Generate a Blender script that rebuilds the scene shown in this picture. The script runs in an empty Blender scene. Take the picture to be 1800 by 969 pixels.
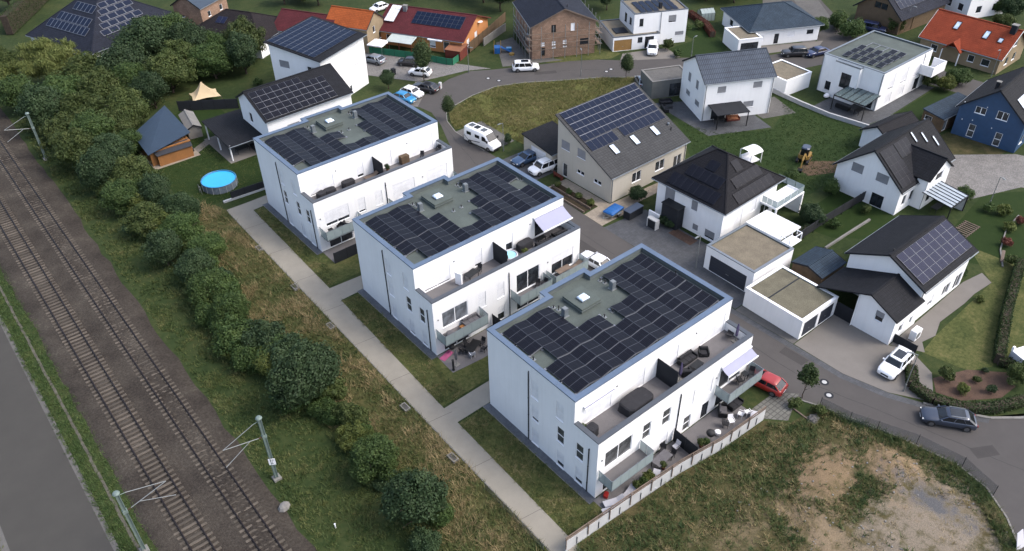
import bpy, bmesh, math, random
import numpy as np
from mathutils import Vector, Matrix

D = bpy.data
SC = bpy.context.scene
COL = SC.collection
R_ = math.radians
PI = math.pi

# ------------------------------------------------------------------ camera
cam = D.cameras.new('camera')
cam_o = D.objects.new('camera', cam)
COL.objects.link(cam_o)
cam.sensor_width = 36.0
cam.sensor_fit = 'HORIZONTAL'
cam.lens = 36.0 * 1426.265 / 1800.0
cam.clip_end = 3000
cam.clip_start = 0.5
_p, _y, _r = R_(37.966), R_(51.001), R_(-1.123)
_f = Vector((math.cos(_y) * math.cos(_p), math.sin(_y) * math.cos(_p), -math.sin(_p)))
_rt = Vector((math.sin(_y), -math.cos(_y), 0))
_u = _rt.cross(_f)
_r2 = _rt * math.cos(_r) + _u * math.sin(_r)
_u2 = -_rt * math.sin(_r) + _u * math.cos(_r)
_m = Matrix((_r2, _u2, -_f)).transposed().to_4x4()
_m.translation = Vector((-33.085, -29.937, 59.386))
cam_o.matrix_world = _m
SC.camera = cam_o

# ------------------------------------------------------------------ sky, sun, exposure
SUN_AZ, SUN_EL = R_(-48), R_(50)      # direction towards the sun, ccw from +X
w = D.worlds.new('World')
SC.world = w
w.use_nodes = True
nt = w.node_tree
nt.nodes.clear()
sky = nt.nodes.new('ShaderNodeTexSky')
sky.sky_type = 'NISHITA'
sky.sun_disc = False
sky.sun_elevation = SUN_EL
sky.sun_rotation = R_(90) - SUN_AZ
sky.air_density = 1.0
sky.dust_density = 4.0
sky.ozone_density = 1.0
hs = nt.nodes.new('ShaderNodeHueSaturation')
hs.inputs['Saturation'].default_value = 0.85     # cloud veil: paler than a clear sky
bg = nt.nodes.new('ShaderNodeBackground')
bg.inputs['Strength'].default_value = 0.15
wo = nt.nodes.new('ShaderNodeOutputWorld')
nt.links.new(sky.outputs[0], hs.inputs['Color'])
nt.links.new(hs.outputs[0], bg.inputs[0])
nt.links.new(bg.outputs[0], wo.inputs[0])
sl = D.lights.new('sun', 'SUN')
sl.energy = 0.50
sl.angle = R_(12)
sl.color = (1.0, 0.975, 0.94)
so = D.objects.new('sun', sl)
COL.objects.link(so)
_d = Vector((math.cos(SUN_AZ) * math.cos(SUN_EL), math.sin(SUN_AZ) * math.cos(SUN_EL), math.sin(SUN_EL)))
so.rotation_euler = _d.to_track_quat('Z', 'Y').to_euler()
so.location = (40, -40, 120)
SC.view_settings.view_transform = 'Standard'
SC.view_settings.look = 'None'
SC.view_settings.gamma = 1.0
SC.view_settings.use_curve_mapping = False
SC.view_settings.exposure = 1.38

# ------------------------------------------------------------------ materials
M = {}


def _nodes(name):
    m = D.materials.new(name)
    m.use_nodes = True
    t = m.node_tree
    b = t.nodes['Principled BSDF']
    return m, t, b


def _n(t, typ, **kw):
    n = t.nodes.new(typ)
    for k, v in kw.items():
        if k in n.inputs.keys():
            n.inputs[k].default_value = v
        else:
            setattr(n, k, v)
    return n


def _ramp(t, fac, stops):
    r = t.nodes.new('ShaderNodeValToRGB')
    e = r.color_ramp.elements
    while len(e) < len(stops):
        e.new(0.5)
    for i, (p, c) in enumerate(stops):
        e[i].position = p
        e[i].color = (c[0], c[1], c[2], 1)
    t.links.new(fac, r.inputs[0])
    return r


def _scale(c, k):
    return tuple(min(1, x * k) for x in c[:3])


def mat(name, col, rough=0.8, var=0.12, scale=0.6, bump=0.0, bscale=25.0, metal=0.0, spec=0.4, rand=0.0, fine=0.0, coat=0.0, coord='Object', streak=0.0):
    """plain painted / rendered / metal surface: colour broken up by soft noise, fine relief by bump"""
    m, t, b = _nodes(name)
    tc = t.nodes.new('ShaderNodeTexCoord')
    nz = _n(t, 'ShaderNodeTexNoise', Scale=scale, Detail=6.0, Roughness=0.6)
    t.links.new(tc.outputs[coord], nz.inputs['Vector'])
    rp = _ramp(t, nz.outputs['Fac'], [(0.3, _scale(col, 1 - var)), (0.7, _scale(col, 1 + var))])
    out = rp.outputs[0]
    if streak > 0:      # rain marks: noise drawn out downwards
        mp_ = _n(t, 'ShaderNodeMapping')
        mp_.inputs['Scale'].default_value = (3.2, 3.2, 0.16)
        t.links.new(tc.outputs[coord], mp_.inputs['Vector'])
        ns_ = _n(t, 'ShaderNodeTexNoise', Scale=1.0, Detail=5.0, Roughness=0.7)
        t.links.new(mp_.outputs[0], ns_.inputs['Vector'])
        rs_ = _ramp(t, ns_.outputs['Fac'], [(0.36, (1 - streak, 1 - streak * 1.05, 1 - streak * 1.15)), (0.56, (1, 1, 1))])
        ms_ = _n(t, 'ShaderNodeMix', data_type='RGBA', blend_type='MULTIPLY')
        ms_.inputs[0].default_value = 1.0
        t.links.new(out, ms_.inputs[6])
        t.links.new(rs_.outputs[0], ms_.inputs[7])
        out = ms_.outputs[2]
    if fine > 0:
        n2 = _n(t, 'ShaderNodeTexNoise', Scale=bscale, Detail=3.0)
        t.links.new(tc.outputs[coord], n2.inputs['Vector'])
        mx = _n(t, 'ShaderNodeMix', data_type='RGBA', blend_type='OVERLAY')
        mx.inputs[0].default_value = fine
        t.links.new(out, mx.inputs[6])
        t.links.new(n2.outputs['Fac'], mx.inputs[7])
        out = mx.outputs[2]
    if rand > 0:
        oi = t.nodes.new('ShaderNodeObjectInfo')
        h = _n(t, 'ShaderNodeHueSaturation')
        mp = _n(t, 'ShaderNodeMapRange')
        mp.inputs[3].default_value = 1 - rand
        mp.inputs[4].default_value = 1 + rand
        t.links.new(oi.outputs['Random'], mp.inputs[0])
        t.links.new(mp.outputs[0], h.inputs['Value'])
        t.links.new(out, h.inputs['Color'])
        out = h.outputs[0]
    t.links.new(out, b.inputs['Base Color'])
    b.inputs['Roughness'].default_value = rough
    b.inputs['Metallic'].default_value = metal
    b.inputs['Specular IOR Level'].default_value = spec
    b.inputs['Coat Weight'].default_value = coat
    b.inputs['Coat Roughness'].default_value = 0.05
    if bump > 0:
        n3 = _n(t, 'ShaderNodeTexNoise', Scale=bscale, Detail=4.0)
        t.links.new(tc.outputs[coord], n3.inputs['Vector'])
        bp = _n(t, 'ShaderNodeBump', Strength=bump, Distance=0.02)
        t.links.new(n3.outputs['Fac'], bp.inputs['Height'])
        t.links.new(bp.outputs[0], b.inputs['Normal'])
    M[name] = m
    return m


def tile_mat(name, col, tw=0.30, th=0.36, var=0.16, gap=0.03, rough=0.75, bump=0.6, offset=0.0, spec=0.35, dirt=0.25):
    """roof tiles, pavers, bricks: small courses in metric UV"""
    m, t, b = _nodes(name)
    uv = t.nodes.new('ShaderNodeUVMap')
    br = _n(t, 'ShaderNodeTexBrick')
    br.offset = offset
    br.inputs['Color1'].default_value = (*_scale(col, 1 - var), 1)
    br.inputs['Color2'].default_value = (*_scale(col, 1 + var), 1)
    br.inputs['Mortar'].default_value = (*_scale(col, 0.55), 1)
    br.inputs['Scale'].default_value = 1.0
    br.inputs['Mortar Size'].default_value = gap
    br.inputs['Mortar Smooth'].default_value = 0.4
    br.inputs['Brick Width'].default_value = tw
    br.inputs['Row Height'].default_value = th
    t.links.new(uv.outputs[0], br.inputs['Vector'])
    tc = t.nodes.new('ShaderNodeTexCoord')
    nz = _n(t, 'ShaderNodeTexNoise', Scale=0.5, Detail=6.0, Roughness=0.65)
    t.links.new(tc.outputs['Object'], nz.inputs['Vector'])
    rp = _ramp(t, nz.outputs['Fac'], [(0.3, (1 - dirt,) * 3), (0.72, (1 + dirt * 0.4,) * 3)])
    mx = _n(t, 'ShaderNodeMix', data_type='RGBA', blend_type='MULTIPLY')
    mx.inputs[0].default_value = 1.0
    t.links.new(br.outputs['Color'], mx.inputs[6])
    t.links.new(rp.outputs[0], mx.inputs[7])
    t.links.new(mx.outputs[2], b.inputs['Base Color'])
    b.inputs['Roughness'].default_value = rough
    b.inputs['Specular IOR Level'].default_value = spec
    bp = _n(t, 'ShaderNodeBump', Strength=bump, Distance=0.03)
    bp.invert = True
    t.links.new(br.outputs['Fac'], bp.inputs['Height'])
    t.links.new(bp.outputs[0], b.inputs['Normal'])
    M[name] = m
    return m


def strip_mat(name, col, pitch=0.06, axis='Y', depth=0.5, rough=0.6, dark=0.75, metal=0.0, var=0.05):
    """slatted or ribbed surface in metric UV (roller shutters, sheet metal, boards)"""
    m, t, b = _nodes(name)
    uv = t.nodes.new('ShaderNodeUVMap')
    wv = _n(t, 'ShaderNodeTexWave', Scale=0.314159 / pitch, Distortion=0.0)
    wv.wave_type = 'BANDS'
    wv.bands_direction = axis
    wv.wave_profile = 'SAW'
    t.links.new(uv.outputs[0], wv.inputs['Vector'])
    rp = _ramp(t, wv.outputs['Fac'], [(0.0, _scale(col, dark)), (0.18, col), (1.0, _scale(col, 1.0 + var))])
    tc = t.nodes.new('ShaderNodeTexCoord')
    nz = _n(t, 'ShaderNodeTexNoise', Scale=1.3, Detail=5.0)
    t.links.new(tc.outputs['Object'], nz.inputs['Vector'])
    r2 = _ramp(t, nz.outputs['Fac'], [(0.3, (0.86,) * 3), (0.7, (1.05,) * 3)])
    mx = _n(t, 'ShaderNodeMix', data_type='RGBA', blend_type='MULTIPLY')
    mx.inputs[0].default_value = 1.0
    t.links.new(rp.outputs[0], mx.inputs[6])
    t.links.new(r2.outputs[0], mx.inputs[7])
    t.links.new(mx.outputs[2], b.inputs['Base Color'])
    b.inputs['Roughness'].default_value = rough
    b.inputs['Metallic'].default_value = metal
    bp = _n(t, 'ShaderNodeBump', Strength=depth, Distance=0.015)
    t.links.new(wv.outputs['Fac'], bp.inputs['Height'])
    t.links.new(bp.outputs[0], b.inputs['Normal'])
    M[name] = m
    return m


def glass_mat(name, col=(0.02, 0.025, 0.03), rough=0.08):
    m, t, b = _nodes(name)
    tc = t.nodes.new('ShaderNodeTexCoord')
    nz = _n(t, 'ShaderNodeTexNoise', Scale=1.1, Detail=3.0)
    t.links.new(tc.outputs['Object'], nz.inputs['Vector'])
    rp = _ramp(t, nz.outputs['Fac'], [(0.35, _scale(col, 0.6)), (0.7, _scale(col, 1.6))])
    t.links.new(rp.outputs[0], b.inputs['Base Color'])
    b.inputs['Roughness'].default_value = rough
    b.inputs['Specular IOR Level'].default_value = 0.6
    M[name] = m
    return m


def clear_mat(name, tint=(0.75, 0.9, 0.88), alpha=0.45, rough=0.15):
    """thin see-through sheet: tinted, part transparent, part reflecting"""
    m, t, b = _nodes(name)
    b.inputs['Base Color'].default_value = (*tint, 1)
    b.inputs['Roughness'].default_value = rough
    tr = t.nodes.new('ShaderNodeBsdfTransparent')
    tr.inputs[0].default_value = (*[0.6 + 0.4 * x for x in tint], 1)
    nz = _n(t, 'ShaderNodeTexNoise', Scale=2.0, Detail=3.0)
    mp = _n(t, 'ShaderNodeMapRange')
    mp.inputs[3].default_value = alpha - 0.06
    mp.inputs[4].default_value = alpha + 0.06
    t.links.new(nz.outputs['Fac'], mp.inputs[0])
    mx = t.nodes.new('ShaderNodeMixShader')
    t.links.new(mp.outputs[0], mx.inputs[0])
    t.links.new(tr.outputs[0], mx.inputs[1])
    t.links.new(b.outputs[0], mx.inputs[2])
    t.links.new(mx.outputs[0], t.nodes['Material Output'].inputs[0])
    M[name] = m
    return m


def leaf_mat(name, cols, scale=0.7, fine=6.0, trans=0.25, rand=0.12):
    """foliage and grass: several greens mixed by noise at two sizes, a little light let through"""
    m, t, b = _nodes(name)
    ge = t.nodes.new('ShaderNodeNewGeometry')
    n1 = _n(t, 'ShaderNodeTexNoise', Scale=scale, Detail=3.0, Roughness=0.6)
    n2 = _n(t, 'ShaderNodeTexNoise', Scale=fine, Detail=2.0)
    t.links.new(ge.outputs['Position'], n1.inputs['Vector'])
    t.links.new(ge.outputs['Position'], n2.inputs['Vector'])
    ma = _n(t, 'ShaderNodeMath', operation='MULTIPLY_ADD')
    t.links.new(n2.outputs['Fac'], ma.inputs[0])
    ma.inputs[1].default_value = 0.55
    m2 = _n(t, 'ShaderNodeMath', operation='MULTIPLY')
    t.links.new(n1.outputs['Fac'], m2.inputs[0])
    m2.inputs[1].default_value = 0.6
    t.links.new(m2.outputs[0], ma.inputs[2])
    k = len(cols)
    rp = _ramp(t, ma.outputs[0], [(0.36 + 0.40 * i / max(1, k - 1), c) for i, c in enumerate(cols)])
    oi = t.nodes.new('ShaderNodeObjectInfo')
    mp = _n(t, 'ShaderNodeMapRange')
    mp.inputs[3].default_value = 1 - rand
    mp.inputs[4].default_value = 1 + rand
    t.links.new(oi.outputs['Random'], mp.inputs[0])
    h = _n(t, 'ShaderNodeHueSaturation')
    t.links.new(mp.outputs[0], h.inputs['Value'])
    t.links.new(rp.outputs[0], h.inputs['Color'])
    t.links.new(h.outputs[0], b.inputs['Base Color'])
    b.inputs['Roughness'].default_value = 0.65
    b.inputs['Specular IOR Level'].default_value = 0.25
    tl = t.nodes.new('ShaderNodeBsdfTranslucent')
    t.links.new(h.outputs[0], tl.inputs[0])
    mx = t.nodes.new('ShaderNodeMixShader')
    mx.inputs[0].default_value = trans
    t.links.new(b.outputs[0], mx.inputs[1])
    t.links.new(tl.outputs[0], mx.inputs[2])
    t.links.new(mx.outputs[0], t.nodes['Material Output'].inputs[0])
    M[name] = m
    return m


def ground_mat(name, stops, scale=0.12, mid=1.2, fine=14.0, bump=0.5, rough=0.95, patches=None):
    """grass, earth, gravel: colour from noise of three sizes; patches = [((x,y),(rx,ry),colour)] bare spots of their own colour"""
    m, t, b = _nodes(name)
    ge = t.nodes.new('ShaderNodeNewGeometry')
    ns = []
    for s_, d_ in ((scale, 5.0), (mid, 5.0), (fine, 3.0)):
        n = _n(t, 'ShaderNodeTexNoise', Scale=s_, Detail=d_, Roughness=0.65)
        t.links.new(ge.outputs['Position'], n.inputs['Vector'])
        ns.append(n)
    a1 = _n(t, 'ShaderNodeMath', operation='MULTIPLY_ADD')
    a1.inputs[1].default_value = 0.38
    t.links.new(ns[1].outputs['Fac'], a1.inputs[0])
    a0 = _n(t, 'ShaderNodeMath', operation='MULTIPLY')
    a0.inputs[1].default_value = 0.42
    t.links.new(ns[0].outputs['Fac'], a0.inputs[0])
    t.links.new(a0.outputs[0], a1.inputs[2])
    a2 = _n(t, 'ShaderNodeMath', operation='MULTIPLY_ADD')
    a2.inputs[1].default_value = 0.2
    t.links.new(ns[2].outputs['Fac'], a2.inputs[0])
    t.links.new(a1.outputs[0], a2.inputs[2])
    out = _ramp(t, a2.outputs[0], stops).outputs[0]
    for (cx, cy), (rx, ry), c in (patches or []):
        mp = _n(t, 'ShaderNodeMapping')
        mp.inputs['Location'].default_value = (-cx / rx, -cy / ry, 0)
        mp.inputs['Scale'].default_value = (1 / rx, 1 / ry, 0)
        t.links.new(ge.outputs['Position'], mp.inputs['Vector'])
        ln = _n(t, 'ShaderNodeVectorMath', operation='LENGTH')
        t.links.new(mp.outputs[0], ln.inputs[0])
        ad = _n(t, 'ShaderNodeMath', operation='MULTIPLY_ADD')
        ad.inputs[1].default_value = 5.0
        t.links.new(ns[1].outputs['Fac'], ad.inputs[0])
        t.links.new(ln.outputs['Value'], ad.inputs[2])
        rg = _ramp(t, ad.outputs[0], [(0.0, (1, 1, 1)), (1.0, (0, 0, 0))])
        mr = _n(t, 'ShaderNodeMapRange')
        mr.inputs[1].default_value = 2.75
        mr.inputs[2].default_value = 3.9
        mr.inputs[3].default_value = 1.0
        mr.inputs[4].default_value = 0.0
        t.links.new(ad.outputs[0], mr.inputs[0])
        t.nodes.remove(rg)
        mx = _n(t, 'ShaderNodeMix', data_type='RGBA')
        t.links.new(mr.outputs[0], mx.inputs[0])
        t.links.new(out, mx.inputs[6])
        cr = _ramp(t, ns[2].outputs['Fac'], [(0.3, _scale(c, 0.7)), (0.7, _scale(c, 1.25))])
        t.links.new(cr.outputs[0], mx.inputs[7])
        out = mx.outputs[2]
    t.links.new(out, b.inputs['Base Color'])
    b.inputs['Roughness'].default_value = rough
    b.inputs['Specular IOR Level'].default_value = 0.15
    bp = _n(t, 'ShaderNodeBump', Strength=bump, Distance=0.06)
    t.links.new(ns[2].outputs['Fac'], bp.inputs['Height'])
    t.links.new(bp.outputs[0], b.inputs['Normal'])
    M[name] = m
    return m


# ------------------------------------------------------------------ mesh building
class MB:
    def __init__(s):
        s.v, s.f, s.mi = [], [], []

    def add(s, vs, fs, mi=0):
        o = len(s.v)
        s.v += [tuple(v) for v in vs]
        s.f += [tuple(i + o for i in f) for f in fs]
        s.mi += [mi] * len(fs)
        return s

    def box(s, x0, y0, z0, x1, y1, z1, mi=0):
        return s.add([(x0, y0, z0), (x1, y0, z0), (x1, y1, z0), (x0, y1, z0), (x0, y0, z1), (x1, y0, z1), (x1, y1, z1), (x0, y1, z1)],
                     [(0, 3, 2, 1), (4, 5, 6, 7), (0, 1, 5, 4), (1, 2, 6, 5), (2, 3, 7, 6), (3, 0, 4, 7)], mi)

    def cbox(s, c, d, rz=0, mi=0):
        """box by centre of its base, size d, turned rz"""
        ca, sa = math.cos(rz), math.sin(rz)
        vs = []
        for z in (0, d[2]):
            for x, y in ((-1, -1), (1, -1), (1, 1), (-1, 1)):
                lx, ly = x * d[0] / 2, y * d[1] / 2
                vs.append((c[0] + ca * lx - sa * ly, c[1] + sa * lx + ca * ly, c[2] + z))
        return s.add(vs, [(0, 3, 2, 1), (4, 5, 6, 7), (0, 1, 5, 4), (1, 2, 6, 5), (2, 3, 7, 6), (3, 0, 4, 7)], mi)

    def beam(s, p, q, a=0.05, b=None, mi=0):
        p, q = Vector(p), Vector(q)
        b = a if b is None else b
        d = (q - p).normalized()
        x = d.cross(Vector((0, 0, 1)))
        if x.length < 1e-4:
            x = Vector((1, 0, 0))
        x.normalize()
        y = x.cross(d)
        vs = []
        for c in (p, q):
            for i, j in ((-1, -1), (1, -1), (1, 1), (-1, 1)):
                vs.append(c + x * i * a / 2 + y * j * b / 2)
        return s.add(vs, [(0, 3, 2, 1), (4, 5, 6, 7), (0, 1, 5, 4), (1, 2, 6, 5), (2, 3, 7, 6), (3, 0, 4, 7)], mi)

    def tube(s, p, q, r0, r1=None, n=8, mi=0, caps=True):
        p, q = Vector(p), Vector(q)
        r1 = r0 if r1 is None else r1
        d = (q - p).normalized()
        x = d.cross(Vector((0, 0, 1)))
        if x.length < 1e-4:
            x = Vector((1, 0, 0))
        x.normalize()
        y = d.cross(x)
        vs, fs = [], []
        for c, r in ((p, r0), (q, r1)):
            for i in range(n):
                a = 2 * PI * i / n
                vs.append(c + (x * math.cos(a) + y * math.sin(a)) * r)
        for i in range(n):
            j = (i + 1) % n
            fs.append((i, j, n + j, n + i))
        if caps:
            fs.append(tuple(range(n))[::-1])
            fs.append(tuple(range(n, 2 * n)))
        return s.add(vs, fs, mi)

    def prism(s, pts, z0, z1, mi=0, mtop=None):
        a = sum(pts[i][0] * pts[(i + 1) % len(pts)][1] - pts[(i + 1) % len(pts)][0] * pts[i][1] for i in range(len(pts)))
        if a < 0:
            pts = pts[::-1]
        n = len(pts)
        vs = [(x, y, z0) for x, y in pts] + [(x, y, z1) for x, y in pts]
        fs = [(i, (i + 1) % n, n + (i + 1) % n, n + i) for i in range(n)] + [tuple(range(n))[::-1]]
        s.add(vs, fs, mi)
        return s.add([(x, y, z1) for x, y in pts], [tuple(range(n))], mi if mtop is None else mtop)

    def slab(s, pts, t, mi=0):
        """polygon (3-D) given thickness t downwards along its normal"""
        P = [Vector(p) for p in pts]
        nrm = (P[1] - P[0]).cross(P[2] - P[0]).normalized()
        if nrm.z < 0:
            P = P[::-1]
            nrm = -nrm
        n = len(P)
        vs = P + [p - nrm * t for p in P]
        fs = [tuple(range(n)), tuple(range(n, 2 * n))[::-1]] + [(i, n + i, n + (i + 1) % n, (i + 1) % n) for i in range(n)]
        return s.add(vs, fs, mi)

    def lathe(s, prof, c=(0, 0, 0), n=16, mi=0, sx=1, sy=1):
        vs, fs = [], []
        k = len(prof)
        for r, z in prof:
            for i in range(n):
                a = 2 * PI * i / n
                vs.append((c[0] + r * math.cos(a) * sx, c[1] + r * math.sin(a) * sy, c[2] + z))
        for j in range(k - 1):
            for i in range(n):
                i2 = (i + 1) % n
                fs.append((j * n + i, j * n + i2, (j + 1) * n + i2, (j + 1) * n + i))
        fs.append(tuple(range(n))[::-1])
        fs.append(tuple((k - 1) * n + i for i in range(n)))
        return s.add(vs, fs, mi)

    def loft(s, rings, mi=0, closed=True, caps=True):
        n = len(rings[0])
        vs = [v for r in rings for v in r]
        fs = []
        for j in range(len(rings) - 1):
            for i in range(n if closed else n - 1):
                i2 = (i + 1) % n
                fs.append((j * n + i, j * n + i2, (j + 1) * n + i2, (j + 1) * n + i))
        if caps:
            fs.append(tuple(range(n))[::-1])
            fs.append(tuple((len(rings) - 1) * n + i for i in range(n)))
        return s.add(vs, fs, mi)

    def facade(s, outline, holes, o, d, inn, depth=0.14, mi=0):
        """wall face: outline = convex polygon of (s,z); holes = [(s0,z0,w,h)]; o origin, d direction along, inn inward (2-D)"""
        def W(a, z, k=0.0):
            return (o[0] + d[0] * a + inn[0] * k, o[1] + d[1] * a + inn[1] * k, z)

        def clip(poly):
            n = len(outline)
            ar = sum(outline[i][0] * outline[(i + 1) % n][1] - outline[(i + 1) % n][0] * outline[i][1] for i in range(n))
            ol = outline if ar > 0 else outline[::-1]
            for i in range(n):
                a, b = ol[i], ol[(i + 1) % n]
                def side(p):
                    return (b[0] - a[0]) * (p[1] - a[1]) - (b[1] - a[1]) * (p[0] - a[0])
                res = []
                for j in range(len(poly)):
                    p, q = poly[j], poly[(j + 1) % len(poly)]
                    sp, sq = side(p), side(q)
                    if sp >= -1e-9:
                        res.append(p)
                    if (sp > 1e-9 and sq < -1e-9) or (sp < -1e-9 and sq > 1e-9):
                        t = sp / (sp - sq)
                        res.append((p[0] + (q[0] - p[0]) * t, p[1] + (q[1] - p[1]) * t))
                poly = res
                if len(poly) < 3:
                    return []
            return poly
        ss = sorted(set([p[0] for p in outline] + [h[0] for h in holes] + [h[0] + h[2] for h in holes]))
        zs = sorted(set([p[1] for p in outline] + [h[1] for h in holes] + [h[1] + h[3] for h in holes]))
        for i in range(len(ss) - 1):
            for j in range(len(zs) - 1):
                cs, cz = (ss[i] + ss[i + 1]) / 2, (zs[j] + zs[j + 1]) / 2
                if any(h[0] < cs < h[0] + h[2] and h[1] < cz < h[1] + h[3] for h in holes):
                    continue
                p = clip([(ss[i], zs[j]), (ss[i + 1], zs[j]), (ss[i + 1], zs[j + 1]), (ss[i], zs[j + 1])])
                if p:
                    s.add([W(a, z) for a, z in p], [tuple(range(len(p)))], mi)
        for a, z, w_, h in holes:
            c = [(a, z), (a + w_, z), (a + w_, z + h), (a, z + h)]
            for i in range(4):
                p, q = c[i], c[(i + 1) % 4]
                s.add([W(*p), W(*p, depth), W(*q, depth), W(*q)], [(0, 1, 2, 3)], mi)
        return s

    def mesh(s, name, mats, smooth=False, bevel=0.0, uv=True, seg=2, merge=False):
        me = D.meshes.new(name)
        me.from_pydata(s.v, [], s.f)
        mats = mats if isinstance(mats, (list, tuple)) else [mats]
        for m in mats:
            me.materials.append(M[m] if isinstance(m, str) else m)
        if len(mats) > 1:
            me.polygons.foreach_set('material_index', s.mi)
        if bevel > 0 or merge:
            bm = bmesh.new()
            bm.from_mesh(me)
            if merge:
                bmesh.ops.remove_doubles(bm, verts=bm.verts, dist=1e-4)
            if bevel > 0:
                ed = [e for e in bm.edges if len(e.link_faces) == 2 and e.calc_face_angle(0) > 0.5]
                bmesh.ops.bevel(bm, geom=ed, offset=bevel, segments=seg, affect='EDGES', profile=0.7, clamp_overlap=True)
            bm.to_mesh(me)
            bm.free()
        if uv and len(me.polygons) < 60000:
            ul = me.uv_layers.new(name='UVMap')
            co = me.vertices
            dat = ul.data
            for pl in me.polygons:
                n = pl.normal
                if abs(n.z) > 0.999:
                    ux, uy = Vector((1, 0, 0)), Vector((0, 1, 0))
                else:
                    ux = Vector((-n.y, n.x, 0)).normalized()
                    uy = n.cross(ux)
                for li in pl.loop_indices:
                    c = co[me.loops[li].vertex_index].co
                    dat[li].uv = (c.dot(ux), c.dot(uy))
        if smooth:
            me.polygons.foreach_set('use_smooth', [True] * len(me.polygons))
        me.update()
        return me

    def build(s, name, mats, parent=None, loc=(0, 0, 0), rz=0.0, **kw):
        return put(name, s.mesh(name, mats, **kw), parent, loc, rz)


def put(name, me, parent=None, loc=(0, 0, 0), rz=0.0):
    o = D.objects.new(name, me)
    COL.objects.link(o)
    o.parent = parent
    o.location = loc
    if rz:
        o.rotation_euler = (0, 0, rz)
    return o


def tag(o, label, cat, group=None):
    o['label'] = label
    o['category'] = cat
    if group:
        o['group'] = group
    return o


def thing(name, label, cat, loc=(0, 0, 0), rz=0.0, group=None):
    o = D.objects.new(name, None)
    o.empty_display_size = 0.3
    COL.objects.link(o)
    o.location = (loc[0], loc[1], loc[2] if len(loc) > 2 else 0.0)
    o.rotation_euler = (0, 0, rz)
    return tag(o, label, cat, group)


def struct(o, kind='structure'):
    o['kind'] = kind
    return o


def dup(root, loc, rz, label, group=None, scale=None):
    r = root.copy()
    COL.objects.link(r)
    r.location = (loc[0], loc[1], loc[2] if len(loc) > 2 else 0.0)
    r.rotation_euler = (0, 0, rz)
    if scale:
        r.scale = scale if isinstance(scale, (tuple, list)) else (scale,) * 3
    r['label'] = label
    if group:
        r['group'] = group
    for ch in list(root.children):
        c = ch.copy()
        COL.objects.link(c)
        c.parent = r
        for g in ch.children:
            d = g.copy()
            COL.objects.link(d)
            d.parent = c
    return r

# ------------------------------------------------------------------ palette
mat('render_white', (0.725, 0.73, 0.74), 0.9, 0.035, 0.35, bump=0.25, bscale=60, streak=0.035)
mat('render_cream', (0.4092, 0.3819, 0.329), 0.9, 0.04, 0.35, bump=0.25, bscale=60, streak=0.035)
mat('render_grey', (0.144, 0.141, 0.135), 0.9, 0.05, 0.5, bump=0.2, bscale=60)
mat('render_blue', (0.0168, 0.051, 0.12), 0.8, 0.08, 0.5, bump=0.15, bscale=60)
mat('render_orange', (0.4464, 0.1922, 0.0682), 0.85, 0.06, 0.4, bump=0.2, bscale=60)
mat('render_ochre', (0.21, 0.162, 0.102), 0.9, 0.15, 0.5, bump=0.2, bscale=40)
mat('parapet_metal', (0.085, 0.120, 0.178), 0.6, 0.10, 0.5, metal=0.0, spec=0.3)
mat('parapet_dark', (0.06, 0.069, 0.084), 0.5, 0.10, 0.5, metal=0.2, spec=0.5)
mat('zinc', (0.18, 0.204, 0.228), 0.45, 0.12, 1.5, metal=0.5)
mat('membrane', (0.066, 0.080, 0.073), 0.9, 0.22, 0.35, bump=0.3, bscale=12, fine=0.3)
mat('membrane_side', (0.09, 0.105, 0.105), 0.9, 0.15, 0.6)
mat('deck_grey', (0.114, 0.108, 0.111), 0.85, 0.10, 0.7, bump=0.2, bscale=18, fine=0.25)
mat('gravel_roof', (0.1368, 0.1168, 0.0846), 0.95, 0.18, 0.9, bump=0.9, bscale=9, fine=0.55)
mat('gravel_roof_green', (0.105, 0.0962, 0.0672), 0.95, 0.22, 0.7, bump=0.9, bscale=9, fine=0.55)
mat('anthracite', (0.0192, 0.021, 0.0252), 0.75, 0.15, 0.8, spec=0.15)
mat('fabric_dark', (0.0168, 0.0168, 0.0204), 0.9, 0.25, 2.0, bump=0.4, bscale=20)
mat('fabric_grey', (0.096, 0.093, 0.102), 0.95, 0.2, 2.0, bump=0.3, bscale=20)
mat('fabric_light', (0.429, 0.429, 0.468), 0.95, 0.08, 1.0, bump=0.2, bscale=20)
mat('awning_cloth', (0.27, 0.275, 0.36), 0.95, 0.04, 0.8, bump=0.1, bscale=8)
mat('canvas_white', (0.78, 0.77, 0.78), 0.9, 0.06, 1.0, bump=0.2, bscale=4)
mat('canvas_beige', (0.468, 0.3666, 0.2262), 0.9, 0.07, 1.0, bump=0.2, bscale=4)
mat('fabric_violet', (0.066, 0.054, 0.108), 0.9, 0.2, 2.0)
mat('plastic_white', (0.74, 0.74, 0.76), 0.45, 0.04, 1.0)
mat('frame_white', (0.72, 0.73, 0.75), 0.5, 0.04, 1.0)
mat('metal_dark', (0.018, 0.0192, 0.0216), 0.5, 0.2, 2.0, metal=0.4)
mat('pipe_grey', (0.033, 0.0372, 0.045), 0.45, 0.15, 1.0, metal=0.4)
mat('steel', (0.228, 0.24, 0.24), 0.5, 0.12, 2.0, metal=0.6)
mat('mast_green', (0.138, 0.18, 0.168), 0.6, 0.2, 1.5, metal=0.2)
mat('rail_steel', (0.024, 0.018, 0.0168), 0.55, 0.3, 1.0, metal=0.5)
mat('concrete', (0.16, 0.155, 0.145), 0.9, 0.16, 0.8, bump=0.3, bscale=20, fine=0.2)
mat('concrete_pale', (0.3744, 0.3783, 0.3822), 0.9, 0.10, 0.7, bump=0.2, bscale=20, fine=0.15, rand=0.06)
mat('trough_stone', (0.075, 0.070, 0.055), 0.95, 0.3, 1.2)
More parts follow.
